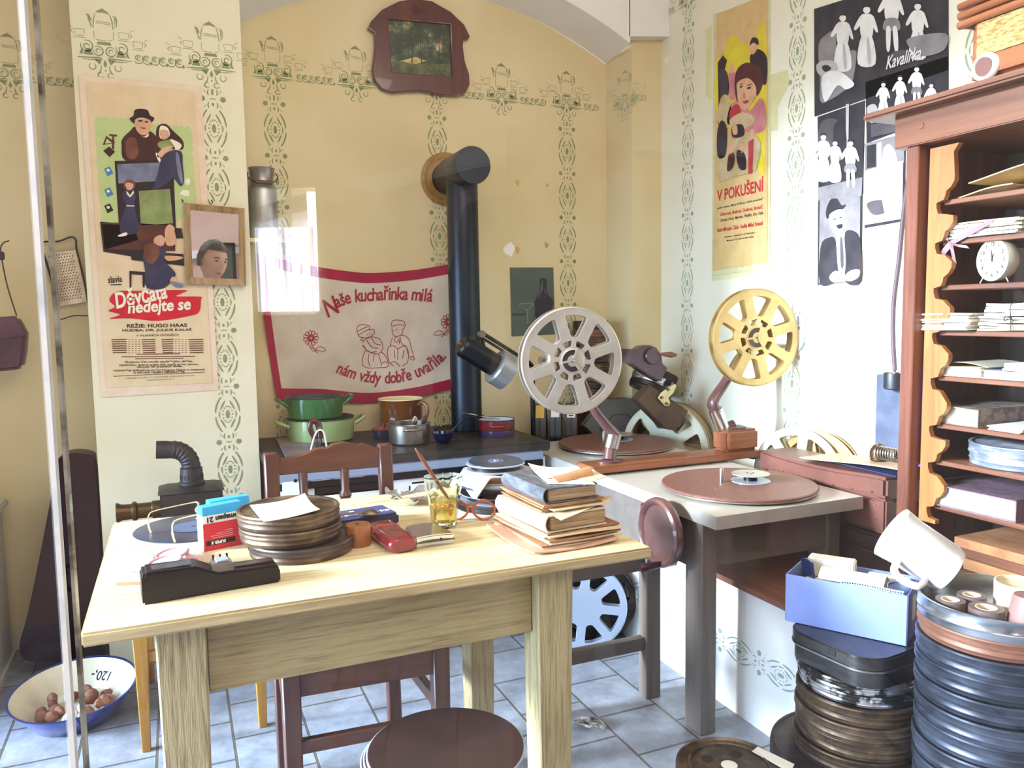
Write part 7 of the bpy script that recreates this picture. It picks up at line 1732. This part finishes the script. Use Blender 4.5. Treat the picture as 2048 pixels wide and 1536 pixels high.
rl(m, 4, [(90, 370), (105, 330), (130, 350), (140, 420), (130, 500), (135, 620), (85, 590), (100, 450)], 3); rl(m, 5, [(100, 470), (135, 460), (150, 540), (130, 620), (85, 580)], 4)
rl(m, 6, [(142, 330), (155, 300), (165, 330), (160, 350), (145, 350)], 4); rl(m, 7, [(140, 350), (170, 350), (190, 450), (150, 480), (135, 420)], 3)
rl(m, 3, [(240, 270), (275, 235), (320, 275), (318, 400), (290, 390), (250, 330)], 3); rl(m, 6, [(238, 235), (250, 195), (275, 195), (272, 240), (250, 262)], 4); rl(m, 3, [(238, 220), (250, 182), (276, 185), (280, 215), (255, 205)], 5)
rl(m, 7, [(130, 590), (150, 500), (200, 480), (240, 530), (290, 470), (315, 520), (310, 620), (240, 640), (180, 600)], 4); rl(m, 9, [(150, 520), (180, 500), (195, 540), (170, 590), (140, 570)], 5)
rl(m, 8, [(175, 480), (165, 400), (180, 330), (230, 300), (290, 330), (305, 390), (275, 460), (265, 420), (230, 380), (190, 390), (185, 440), (195, 490)], 5)
rl(m, 6, [(180, 395), (230, 375), (265, 410), (268, 460), (235, 510), (210, 530), (185, 495), (178, 440)], 6)
for q_ in ([(190, 415), (205, 410), (204, 418), (192, 422)], [(225, 420), (245, 415), (244, 425), (227, 428)], [(192, 405), (206, 400), (206, 403), (192, 409)], [(225, 408), (248, 402), (248, 406), (226, 412)]): rl(m, 3, q_, 7, False)
rl(m, 9, [(205, 490), (225, 480), (235, 488), (218, 498)], 7); rl(m, 10, [(212, 440), (206, 468), (218, 470)], 7)
rl(m, 3, [(82, 640), (100, 580), (125, 600), (130, 680), (120, 750), (85, 750)], 6); rl(m, 5, [(140, 580), (200, 540), (260, 560), (250, 600), (180, 620)], 6); rl(m, 3, [(150, 620), (165, 600), (205, 600), (210, 650), (160, 660)], 7)
rl(m, 5, [(80, 800), (140, 680), (170, 660), (240, 640), (290, 680), (285, 760), (250, 820), (160, 850), (90, 870)], 5)
for q_ in ([(155, 610), (175, 600), (180, 640), (160, 645)], [(130, 700), (150, 680), (165, 720), (140, 740)], [(180, 690), (205, 690), (205, 730), (185, 730)], [(240, 630), (255, 620), (262, 650), (245, 660)]): rl(m, 6, q_, 8)
rl(m, 3, [(180, 720), (215, 740), (220, 810), (190, 810), (175, 760)], 8); rl(m, 8, [(140, 735), (165, 740), (160, 800), (130, 820)], 8); rl(m, 9, [(232, 680), (258, 665), (250, 830), (232, 835)], 9, False); rl(m, 5, [(260, 660), (290, 690), (275, 790), (258, 820)], 8)
def rtxt(body, a, b, h, k, mi, bold=0, shear=0, f=R4):
    m.mi = mi; pa, pb = onX(*f(*a), XP-.0012-.0005*k), onX(*f(*b), XP-.0012-.0005*k); fit_text(m, body, pa, pb, h, (-1, 0, 0), bold, shear)
rtxt('V POKUŠENÍ', (82, 968), (305, 918), .062, 2, 11, .02)
for body, a, b, h, mi, bd, sh_ in (('podle románu Maria Křížová „Velké pokušení"', (82, 1008), (303, 962), .013, 3, .01, .1), ('Glázrová, Bušová, Gollová, Boháč,', (97, 1040), (302, 1003), .018, 11, .02, .25), ('Dohnal, Hruš, Marvan, Pfeiffer, Em. Fiala', (95, 1068), (303, 1030), .015, 3, .01, .2), ('Režie Miroslav Cikán  Hudba Miloš Smatek', (82, 1115), (303, 1080), .018, 11, .02, .2), ('Vyrobeno v ateliérech A. B. Barrandov.', (117, 1145), (265, 1122), .010, 3, .01, 0), ('Monopol: Te Titanova-film Praha.', (128, 1162), (258, 1142), .010, 3, .01, 0)): rtxt(body, a, b, h, 2, mi, bd, sh_)
tag(m.build('film_poster', [M_flat('poster2_margin', 'd9d2a8', 'c9c08c'), M_flat('poster2_sheet', 'd8bb84', 'cfae72'), M_flat('poster2_yellow', 'e2cf3a', 'd6bf2c'), M_flat('poster2_black', '2a1f28'), M_flat('poster2_dark_dress', '3c3440'), M_flat('poster2_pale_cloth', 'cdb990', 'b09a70'), M_flat('poster2_skin', 'dfae8c', 'cf9a78'), M_flat('poster2_rose', 'd08a86', 'b8697a'), M_flat('poster2_hair', '5a2a28', '401c1e'), M_flat('poster2_red', 'b8303a'), M_flat('poster2_skin_shade', 'b98468'), M_flat('poster2_red_print', 'd01c34', 'b8142a')], loc=tuple(c), smooth=False, normals=False), 'narrow yellow film poster with a red headline on the right wall', 'poster')

G_ = [M_flat('photo_black', '2a262c', '3a343a'), M_flat('photo_white', 'e4e2de', 'd4d0cc'), M_flat('photo_grey', '8e888a', '7a7476'), M_flat('photo_dark_grey', '4d474c', '5a5458'), M_flat('photo_mid', 'b5b0b0')]
def photo(label, corners, layers, name='photograph', title=None, txt=None, k0=0):
    global m
    m = MB(); c = rsheet(corners, m, 0)
    for k, (mi, pts, sm) in enumerate(layers): rl(m, mi, pts, k*.16+1, sm)
    if txt: rtxt(*txt)
    return tag(m.build(name, G_, loc=tuple(c), smooth=False, normals=False), label, 'photograph')
def figs(x, y, s, pose=0):
    "pale standing figure as ink shapes"
    T_ = lambda *p: [(x+a*s, y+b*s) for a, b in p]
    L_ = [(1, T_((-8, 0), (8, 0), (10, 12), (0, 20), (-10, 12)), True), (0, T_((-11, 6), (-9, -8), (8, -9), (11, 5), (7, 0), (-6, 0)), True), (1, T_((-16, 24), (0, 20), (16, 24), (20, 60), (14, 90), (-14, 90), (-20, 60)), True)]
    if pose == 0: L_ += [(1, T_((-16, 88), (16, 88), (26, 170), (-26, 170)), True), (4, T_((0, 95), (8, 100), (14, 165), (4, 165)), True)]
    elif pose == 1: L_ += [(2, T_((-16, 86), (16, 86), (22, 116), (-22, 116)), True), (1, T_((-15, 112), (-3, 112), (-5, 170), (-14, 170)), True), (1, T_((3, 112), (15, 112), (18, 170), (8, 170)), True)]
    L_ += [(1, T_((14, 26), (22, 30), (34, 70), (28, 74), (16, 50)), True), (1, T_((-14, 26), (-22, 30), (-38, 62), (-32, 68), (-16, 48)), True)]
    return L_
lay = []
for q_ in ([(570, 210), (600, 170), (650, 150), (660, 250), (740, 240), (750, 280), (730, 400), (700, 430), (640, 470), (580, 490), (575, 380), (570, 300)],): lay.append((2, q_, True))
lay += figs(685, 75, 1.5) + figs(800, 35, 1.6) + figs(920, -60, 1.75, 1) + figs(1045, 20, 1.5)
lay += [(4, [(560, 310), (600, 290), (650, 300), (655, 350), (600, 370), (565, 350)], True), (0, [(585, 320), (610, 312), (630, 330), (600, 345)], True), (1, [(585, 370), (660, 340), (740, 400), (700, 430), (660, 410), (600, 490)], True), (3, [(900, 270), (960, 240), (1010, 250), (1000, 300), (920, 300)], True), (2, [(1010, 180), (1180, 160), (1170, 240), (1060, 270), (1000, 220)], True)]
photo('large dark photograph of costumed performers topmost on the right wall', [(1628, 18), (1896, -66), (1896, 140), (1629, 233)], lay, txt=('Kavalírka', (892, 335), (1060, 282), .042, 14, 1, .015, .3))
lay = []
for x, y, s in ((880, 400, .95), (960, 370, 1.0), (1040, 325, 1.1), (1110, 405, .9)): lay += figs(x, y, s, 0 if s < 1.05 else 1)
lay += [(4, [(800, 520), (840, 500), (860, 560), (820, 590)], True), (3, [(820, 600), (1000, 560), (1180, 480), (1190, 520), (1000, 620), (820, 660)], False)]
photo('smaller repeat print of the performers, right below the large one beside the cabinet', [(1731, 164), (1896, 112), (1896, 225), (1733, 286)], lay)
lay = [(3, [(575, 600), (650, 570), (690, 640), (690, 760), (580, 780)], True), (4, [(700, 500), (715, 498), (712, 720), (700, 722)], False), (0, [(640, 620), (660, 580), (690, 580), (700, 620), (700, 720), (645, 730)], True), (2, [(570, 900), (780, 850), (775, 940), (570, 960)], False)]
for x, y, s, p_ in ((592, 650, 1.25, 0), (648, 680, 1.1, 0), (722, 680, 1.25, 1)): lay += figs(x, y, s, p_)
photo('dark photograph of three standing figures in the middle of the right wall', [(1635, 234), (1729, 201), (1725, 388), (1637, 402)], lay)
lay = [(2, [(790, 690), (980, 640), (980, 780), (790, 820)], False), (0, [(800, 700), (845, 690), (845, 800), (800, 810)], False), (1, [(850, 690), (870, 680), (870, 800), (850, 800)], False), (1, [(790, 820), (975, 770), (970, 1050), (790, 1080)], False), (3, [(800, 980), (850, 960), (900, 970), (890, 1020), (830, 1030)], True), (1, [(880, 720), (920, 700), (950, 800), (930, 1000), (890, 1030), (870, 900)], True), (4, [(900, 900), (930, 890), (930, 1010), (905, 1020)], True)]
photo('washed-out pale photograph tucked in beside the cabinet post', [(1729, 288), (1811, 268), (1808, 442), (1729, 456)], lay)
def R5(x, y): return (1400+x/2.4, y/2.4)
lay = [(2, [(575, 960), (770, 925), (765, 1350), (570, 1360)], False), (0, [(605, 1010), (625, 960), (655, 950), (680, 985), (700, 980), (690, 1000), (640, 1030), (610, 1050)], True), (1, [(622, 1030), (680, 1005), (692, 1060), (675, 1115), (650, 1125), (628, 1090)], True), (0, [(655, 1082), (682, 1075), (684, 1092), (665, 1098)], True), (0, [(640, 1050), (652, 1047), (652, 1053), (641, 1056)], False), (0, [(668, 1043), (682, 1040), (682, 1046), (669, 1049)], False),
       (0, [(575, 1360), (580, 1180), (620, 1140), (650, 1150), (660, 1250), (670, 1340), (640, 1360)], True), (1, [(655, 1120), (690, 1110), (700, 1180), (690, 1290), (665, 1300), (655, 1180)], True), (0, [(695, 1120), (740, 1110), (770, 1160), (772, 1350), (700, 1355), (700, 1250)], True), (3, [(672, 1150), (684, 1150), (690, 1270), (676, 1280)], True), (1, [(620, 1330), (650, 1300), (690, 1320), (680, 1350), (640, 1355)], True), (1, [(690, 1335), (720, 1300), (765, 1295), (760, 1330), (720, 1350)], True)]
photo('photograph of a seated man in a bowler hat lowest of the dark prints', [(1636, 402), (1724, 389), (1722, 561), (1635, 570)], lay)
G_ = [M_flat('faint_paper', 'ebeae2', 'e2e0d6'), M_flat('faint_white', 'f2f0ea'), M_flat('faint_line', '7d8aa8'), M_flat('faint_grey', 'c3c8d2'), M_flat('faint_mid', 'd8dade')]
lay = [(4, [(430, 1480), (500, 1460), (512, 1560), (480, 1680), (445, 1640)], True)]
for q_ in ([(440, 1505), (462, 1500), (462, 1508), (440, 1513)], [(478, 1498), (500, 1500), (500, 1508), (478, 1506)], [(462, 1570), (486, 1566), (484, 1580), (466, 1583)], [(505, 1520), (510, 1520), (500, 1640), (480, 1680), (478, 1672), (496, 1636)], [(466, 1520), (472, 1520), (474, 1556), (466, 1556)]): lay.append((2, q_, True))
photo('faint pencil portrait on pale paper beside the golden reel', [(1558, 582), (1621, 574), (1620, 684), (1560, 692)], lay, 'pencil_portrait')

# ------------------------------------------------------------------ visitors' side: window, white moulding, board on the pink wall
def emis(name, c, st):
    m = bpy.data.materials.new(name); m.use_nodes = True; b = m.node_tree.nodes['Principled BSDF']; b.inputs['Base Color'].default_value = C(c); b.inputs['Emission Color'].default_value = C(c); b.inputs['Emission Strength'].default_value = st
    return m
yw = BY+.004
# the glass screen stands slightly turned; GP is a point on it, GN its normal
GP = Vector((-.061, .5, 0)); GA = radians(-10); GN = Vector((sin(GA), -cos(GA), 0))
def mirrored(x, y, Y):
    "where on the wall behind the viewer a reflected sight line ends"
    d = ray(x, y); h = CP+d*((GP-CP).dot(GN)/d.dot(GN)); r = d-GN*2*d.dot(GN)
    return h+r*((Y-h.y)/r.y)
wa, wb = mirrored(508, 372, yw), mirrored(652, 622, yw); wx0, wx1 = min(wa.x, wb.x), max(wa.x, wb.x); wz0, wz1 = min(wa.z, wb.z), max(wa.z, wb.z)
wcx, wcz = (wx0+wx1)/2, (wz0+wz1)/2
m = MB(); m.box((wcx, yw, wcz), (wx1-wx0, .02, wz1-wz0)); struct(m, 'window_2', emis('sky_behind_window', 'cdd4d8', 3.2))
m = MB()
for x in (wx0, wx1): m.box((x, yw+.02, wcz), (.035, .05, wz1-wz0+.035))
for z in (wz0, wz1): m.box((wcx, yw+.02, z), (wx1-wx0, .05, .03))
m.box((wx0+(wx1-wx0)*.52, yw+.016, wcz), (.022, .02, wz1-wz0)); struct(m, 'trim_3', mat('cream_window_frame', 'd9cfae', .5))
m = MB(); m.box((wx1-(wx1-wx0)*.13, yw+.014, wcz+.07), ((wx1-wx0)*.16, .008, (wz1-wz0)*.62)); struct(m, 'trim_5', emis('glowing_sash', 'f3f6ff', 24))  # sash glows by itself, its daylight put into the emission
curt_m = emis('glowing_curtain', 'eef0fa', 20); nt = curt_m.node_tree; N = nt.nodes  # curtain's daylight and fold shading are put into its emission
tc = N.new('ShaderNodeTexCoord'); mp = N.new('ShaderNodeMapping'); mp.inputs['Scale'].default_value = (46, 1, 1.2); nz = N.new('ShaderNodeTexNoise'); nz.inputs['Scale'].default_value = 1; rp = N.new('ShaderNodeValToRGB')
rp.color_ramp.elements[0].position = .38; rp.color_ramp.elements[0].color = (.18, .2, .27, 1); rp.color_ramp.elements[1].position = .56; rp.color_ramp.elements[1].color = (.9, .92, 1, 1)
nt.links.new(tc.outputs['Object'], mp.inputs[0]); nt.links.new(mp.outputs[0], nz.inputs[0]); nt.links.new(nz.outputs['Fac'], rp.inputs[0]); nt.links.new(rp.outputs[0], N['Principled BSDF'].inputs['Emission Color'])
def curtain(u, v): return (wx0+.01+(wx1-wx0)*.9*u, yw+.055+.012*sin(u*44), wz0+.0+(wz1-wz0)*.66*v)
tag(MB().sheet(curtain, 60, 8, (0, .002, 0)).build('curtain', curt_m, loc=(wcx, yw+.05, wz0)), 'self-lit white curtain in the window behind the viewer, seen only reflected in the glass', 'curtain')
P = [(-1.0, 1.60), (-.55, 1.74), (.07, 1.89), (.32, 1.94), (.85, 1.99), (1.5, 1.95)]
C_ = cr([(p[0], p[1], 0) for p in P], 5, False); m = MB()
for a, b in zip(C_, C_[1:]): m.poly([(a.x, BY+.02, a.y-.035), (b.x, BY+.02, b.y-.035), (b.x, BY+.02, b.y+.035), (a.x, BY+.02, a.y+.035)]); m.poly([(a.x, BY+.0, a.y+.035), (a.x, BY+.02, a.y+.035), (b.x, BY+.02, b.y+.035), (b.x, BY, b.y+.035)])
struct(m, 'trim_4', M_white, normals=False)
g0, g1 = onY(414, 488, 8.736), onY(470, 560, 8.736)
t = thing('framed_board', 'dark green framed board on the pink wall, seen only in the small mirror', 'board', ((g0.x+g1.x)/2, BY+.012, (g0.z+g1.z)/2))
MB().box(((g0.x+g1.x)/2, BY+.012, (g0.z+g1.z)/2), (g1.x-g0.x, .02, g0.z-g1.z)).build('green_panel', mat('dark_green_board', '3f4a42', .6), t, True)
m = MB()
for x in (g0.x, g1.x): m.box((x, BY+.02, (g0.z+g1.z)/2), (.03, .03, g0.z-g1.z+.03))
for z in (g0.z, g1.z): m.box(((g0.x+g1.x)/2, BY+.02, z), (g1.x-g0.x, .03, .03))
m.build('frame', M_black, t, True)

# ------------------------------------------------------------------ the visitor whose face shows in the mirror
VX, VY = .38, -.30
sk = bpy.data.meshes.new('person'); V = []; E_ = []; Rd = []
def jn(p, r, parent=None):
    V.append((VX+p[0], VY+p[1], p[2])); Rd.append(r)
    if parent is not None: E_.append((parent, len(V)-1))
    return len(V)-1
pel = jn((0, 0, .93), (.15, .11)); wst = jn((0, .0, 1.10), (.135, .10), pel); ch = jn((-.01, -.01, 1.30), (.165, .115), wst); up = jn((-.015, -.01, 1.42), (.13, .09), ch); nk = jn((-.03, .0, 1.52), (.058, .058), up); hb = jn((-.045, .01, 1.60), (.055, .055), nk)
for s in (-1, 1):
    sh_ = jn((s*.17-.01, -.01, 1.42), (.06, .06), up); el = jn((s*.235, -.02, 1.16), (.045, .045), sh_); wr = jn((s*.225, .05, .93), (.03, .03), el); pm = jn((s*.222, .07, .86), (.032, .018), wr)
    for k, (dy, ln) in enumerate(((-.024, .062), (-.008, .075), (.008, .071), (.024, .056))):
        a_ = jn((s*.222, .075+dy, .82), (.0095, .0095), pm); b_ = jn((s*.217, .082+dy, .82-ln*.55), (.0088, .0088), a_); jn((s*.208, .088+dy, .82-ln), (.0078, .0078), b_)
    th = jn((s*.215, .105, .865), (.011, .011), wr); jn((s*.207, .118, .83), (.009, .009), th)
    hp = jn((s*.085, 0, .88), (.088, .088), pel); kn = jn((s*.095, .02, .49), (.06, .06), hp); an = jn((s*.1, -.01, .085), (.042, .042), kn); jn((s*.115, .14, .04), (.038, .03), an)
sk.from_pydata(V, E_, []); po = bpy.data.objects.new('person_tmp', sk); COL.objects.link(po)
md = po.modifiers.new('skin', 'SKIN')
for i, v in enumerate(sk.skin_vertices[0].data): v.radius = Rd[i]; v.use_root = (i == 0)
ss = po.modifiers.new('sub', 'SUBSURF'); ss.levels = 2; ss.render_levels = 2
dg = bpy.context.evaluated_depsgraph_get(); bmz = MB(); bmz.bm.from_mesh(bpy.data.meshes.new_from_object(po.evaluated_get(dg))); bpy.data.objects.remove(po)
M_skin = mat('skin', 'd3a48e', .5, 0, 'c8957e', 8); M_jacket = mat('dark_jacket', '2b2c33', .8, 0, '35363e', 20); M_trouser = mat('blue_trousers', '2f3a52', .85)
for f in bmz.bm.faces:
    c = f.calc_center_median(); f.material_index = 0 if (c.z > 1.47 or (c.z < .915 and abs(c.x-VX) > .18 and c.z > .6)) else (1 if c.z > .95 or abs(c.x-VX) > .19 else (2 if c.z > .09 else 1))
# head as a continuation of the neck
hd_ = MB(); bmesh.ops.create_uvsphere(hd_.bm, u_segments=40, v_segments=28, radius=1)
for v in hd_.bm.verts:
    x, y, z = v.co
    zz = z*(.15 if z > 0 else .165); w_ = .098*(1-.22*max(0, -z)**1.6); d_ = .118*(1-.1*max(0, -z))
    X, Y = x*w_, y*d_
    if y > .2:
        nose = math.exp(-((x/.16)**2))*math.exp(-(((z+.16)/.2)**2)); Y += .030*nose*(1 if z > -.3 else .6)
        for s in (-1, 1): Y -= .014*math.exp(-(((x-s*.36)/.16)**2+((z-.06)/.11)**2)); Y += .006*math.exp(-(((x-s*.42)/.22)**2+((z+.3)/.2)**2))
        Y += .008*math.exp(-((x/.45)**2+((z-.24)/.09)**2)); Y += .010*math.exp(-((x/.2)**2+((z+.52)/.08)**2)); Y += .012*math.exp(-((x/.3)**2+((z+.85)/.14)**2))
    v.co = Vector((X, Y, zz))
HM = Matrix.Translation((VX-.075, VY+.03, 1.725)) @ Matrix.Rotation(radians(-30), 4, 'Z') @ Matrix.Rotation(radians(-10), 4, 'X') @ Matrix.Rotation(radians(6), 4, 'Y')
hd_.xf(HM); tmp = bpy.data.meshes.new('tmp'); hd_.bm.to_mesh(tmp); hd_.bm.free(); bmz.mi = 0; bmz.mesh(tmp, Matrix.Identity(4))
per = bmz.build('person', [M_skin, M_jacket, M_trouser], loc=(VX, VY, 0)); PM['person'] = Matrix.Translation((VX, VY, 0))
tag(per, 'black-haired person in a dark jacket, seen only as a reflected face in the small mirror', 'person')
m = MB(); bmesh.ops.create_uvsphere(m.bm, u_segments=40, v_segments=28, radius=1)
dele = []
for v in m.bm.verts:
    x, y, z = v.co; k_ = 1+.03*sin(x*23+z*9)
    if z < -.35 or (y > .30 and z < .48): dele.append(v)
    v.co = Vector((x*.112*k_, y*.13-.006, z*.165*k_+.004))
bmesh.ops.delete(m.bm, geom=dele, context='VERTS'); m.xf(HM); m.build('hair', mat('black_hair', '151214', .5, 0, '221c1e', 60, (1, 1, .3)), per, True)
for s in (-1, 1):
    m = MB(); m.lathe([(0, -.014), (.012, -.008), (.014, .004), (.008, .013), (0, .015)], (0, 0, 0), None, 14, .5, 1.1); m.bm.verts.ensure_lookup_table(); m.xf(HM @ Matrix.Translation((s*.101, -.005, -.012)) @ Matrix.Scale(1.9, 4, (0, 0, 1))); m.build('ear', M_skin, per, True)
    m = MB(); bmesh.ops.create_uvsphere(m.bm, u_segments=16, v_segments=10, radius=.0125); m.xf(HM @ Matrix.Translation((s*.035, .098, .010)) @ Matrix.Scale(.5, 4, (0, 0, 1))); m.build('eye', mat('dark_eye', '2a1c18', .2) if s < 0 else MATS['dark_eye'], per, True)
    m = MB(); m.tube([(s*.016, .113, .030), (s*.036, .112, .038), (s*.06, .095, .030)], [.003, .0042, .002], 8); m.xf(HM); m.build('eyebrow', MATS['black_hair'], per, True)
m = MB(); m.tube([(-.026, .104, -.082), (0, .113, -.079), (.026, .104, -.082)], [.002, .0055, .002], 8); m.tube([(-.022, .104, -.088), (0, .113, -.089), (.022, .104, -.088)], [.002, .005, .002], 8); m.xf(HM); m.build('mouth', mat('lips', 'b5756c', .5), per, True)

# ------------------------------------------------------------------ glass screen between the viewer and the exhibit
gm = bpy.data.materials.new('screen_glass'); gm.use_nodes = True; nt = gm.node_tree; N = nt.nodes; L = nt.links; N.remove(N['Principled BSDF']); out = N['Material Output']
tr = N.new('ShaderNodeBsdfTransparent'); gl = N.new('ShaderNodeBsdfGlossy'); gl.inputs['Roughness'].default_value = 0; gl.inputs['Color'].default_value = (1, 1, 1, 1); mx = N.new('ShaderNodeMixShader')
tr.inputs['Color'].default_value = (.992, .996, .994, 1)
lw = N.new('ShaderNodeLayerWeight'); lw.inputs['Blend'].default_value = .5; pw = N.new('ShaderNodeMath'); pw.operation = 'POWER'; pw.inputs[1].default_value = 4.5
ml = N.new('ShaderNodeMath'); ml.operation = 'MULTIPLY_ADD'; ml.inputs[1].default_value = .3; ml.inputs[2].default_value = .021
L.new(lw.outputs['Facing'], pw.inputs[0]); L.new(pw.outputs[0], ml.inputs[0]); L.new(ml.outputs[0], mx.inputs[0]); L.new(tr.outputs[0], mx.inputs[1]); L.new(gl.outputs[0], mx.inputs[2]); L.new(mx.outputs[0], out.inputs['Surface'])
M_edge2 = mat('glass_edge_white_glow', 'fbfdff', .25, 0, 'c9d3e0', 7, (1, 1, 2), .5, .7)  # light glowing along the glass edge is painted as white colour
M_edge3 = mat('dull_glass_edge', 'a9a79a', .2, .4, '4c4a44', 9, (1, 1, 3), .42, .6)
gu = Vector((cos(GA), sin(GA), 0))
def along(x, y):
    d = ray(x, y); h = CP+d*((GP-CP).dot(GN)/d.dot(GN)); return (h-GP).dot(gu)
xa, xb = along(52, 100), along(78, 100)
for nm, x0, x1, xe, me_, wd, lb in (('left', -.75, xa-.0022, xa, M_edge2, .0028, 'left pane of the glass screen with edge glow painted white, in front of the room'), ('right', xb+.0012, 1.10, xb, M_edge3, .0018, 'large right pane of the glass screen that covers most of the room')):
    t = thing('glass_pane', lb, 'glass pane', (GP.x, GP.y, 0), GA)
    MB().box(((x0+x1)/2, 0, 1.1), (x1-x0, .005, 2.2)).build('pane', gm, t, smooth=False)
    MB().box((xe, 0, 1.1), (wd, .0052, 2.2)).build('polished_edge', me_, t, smooth=False)
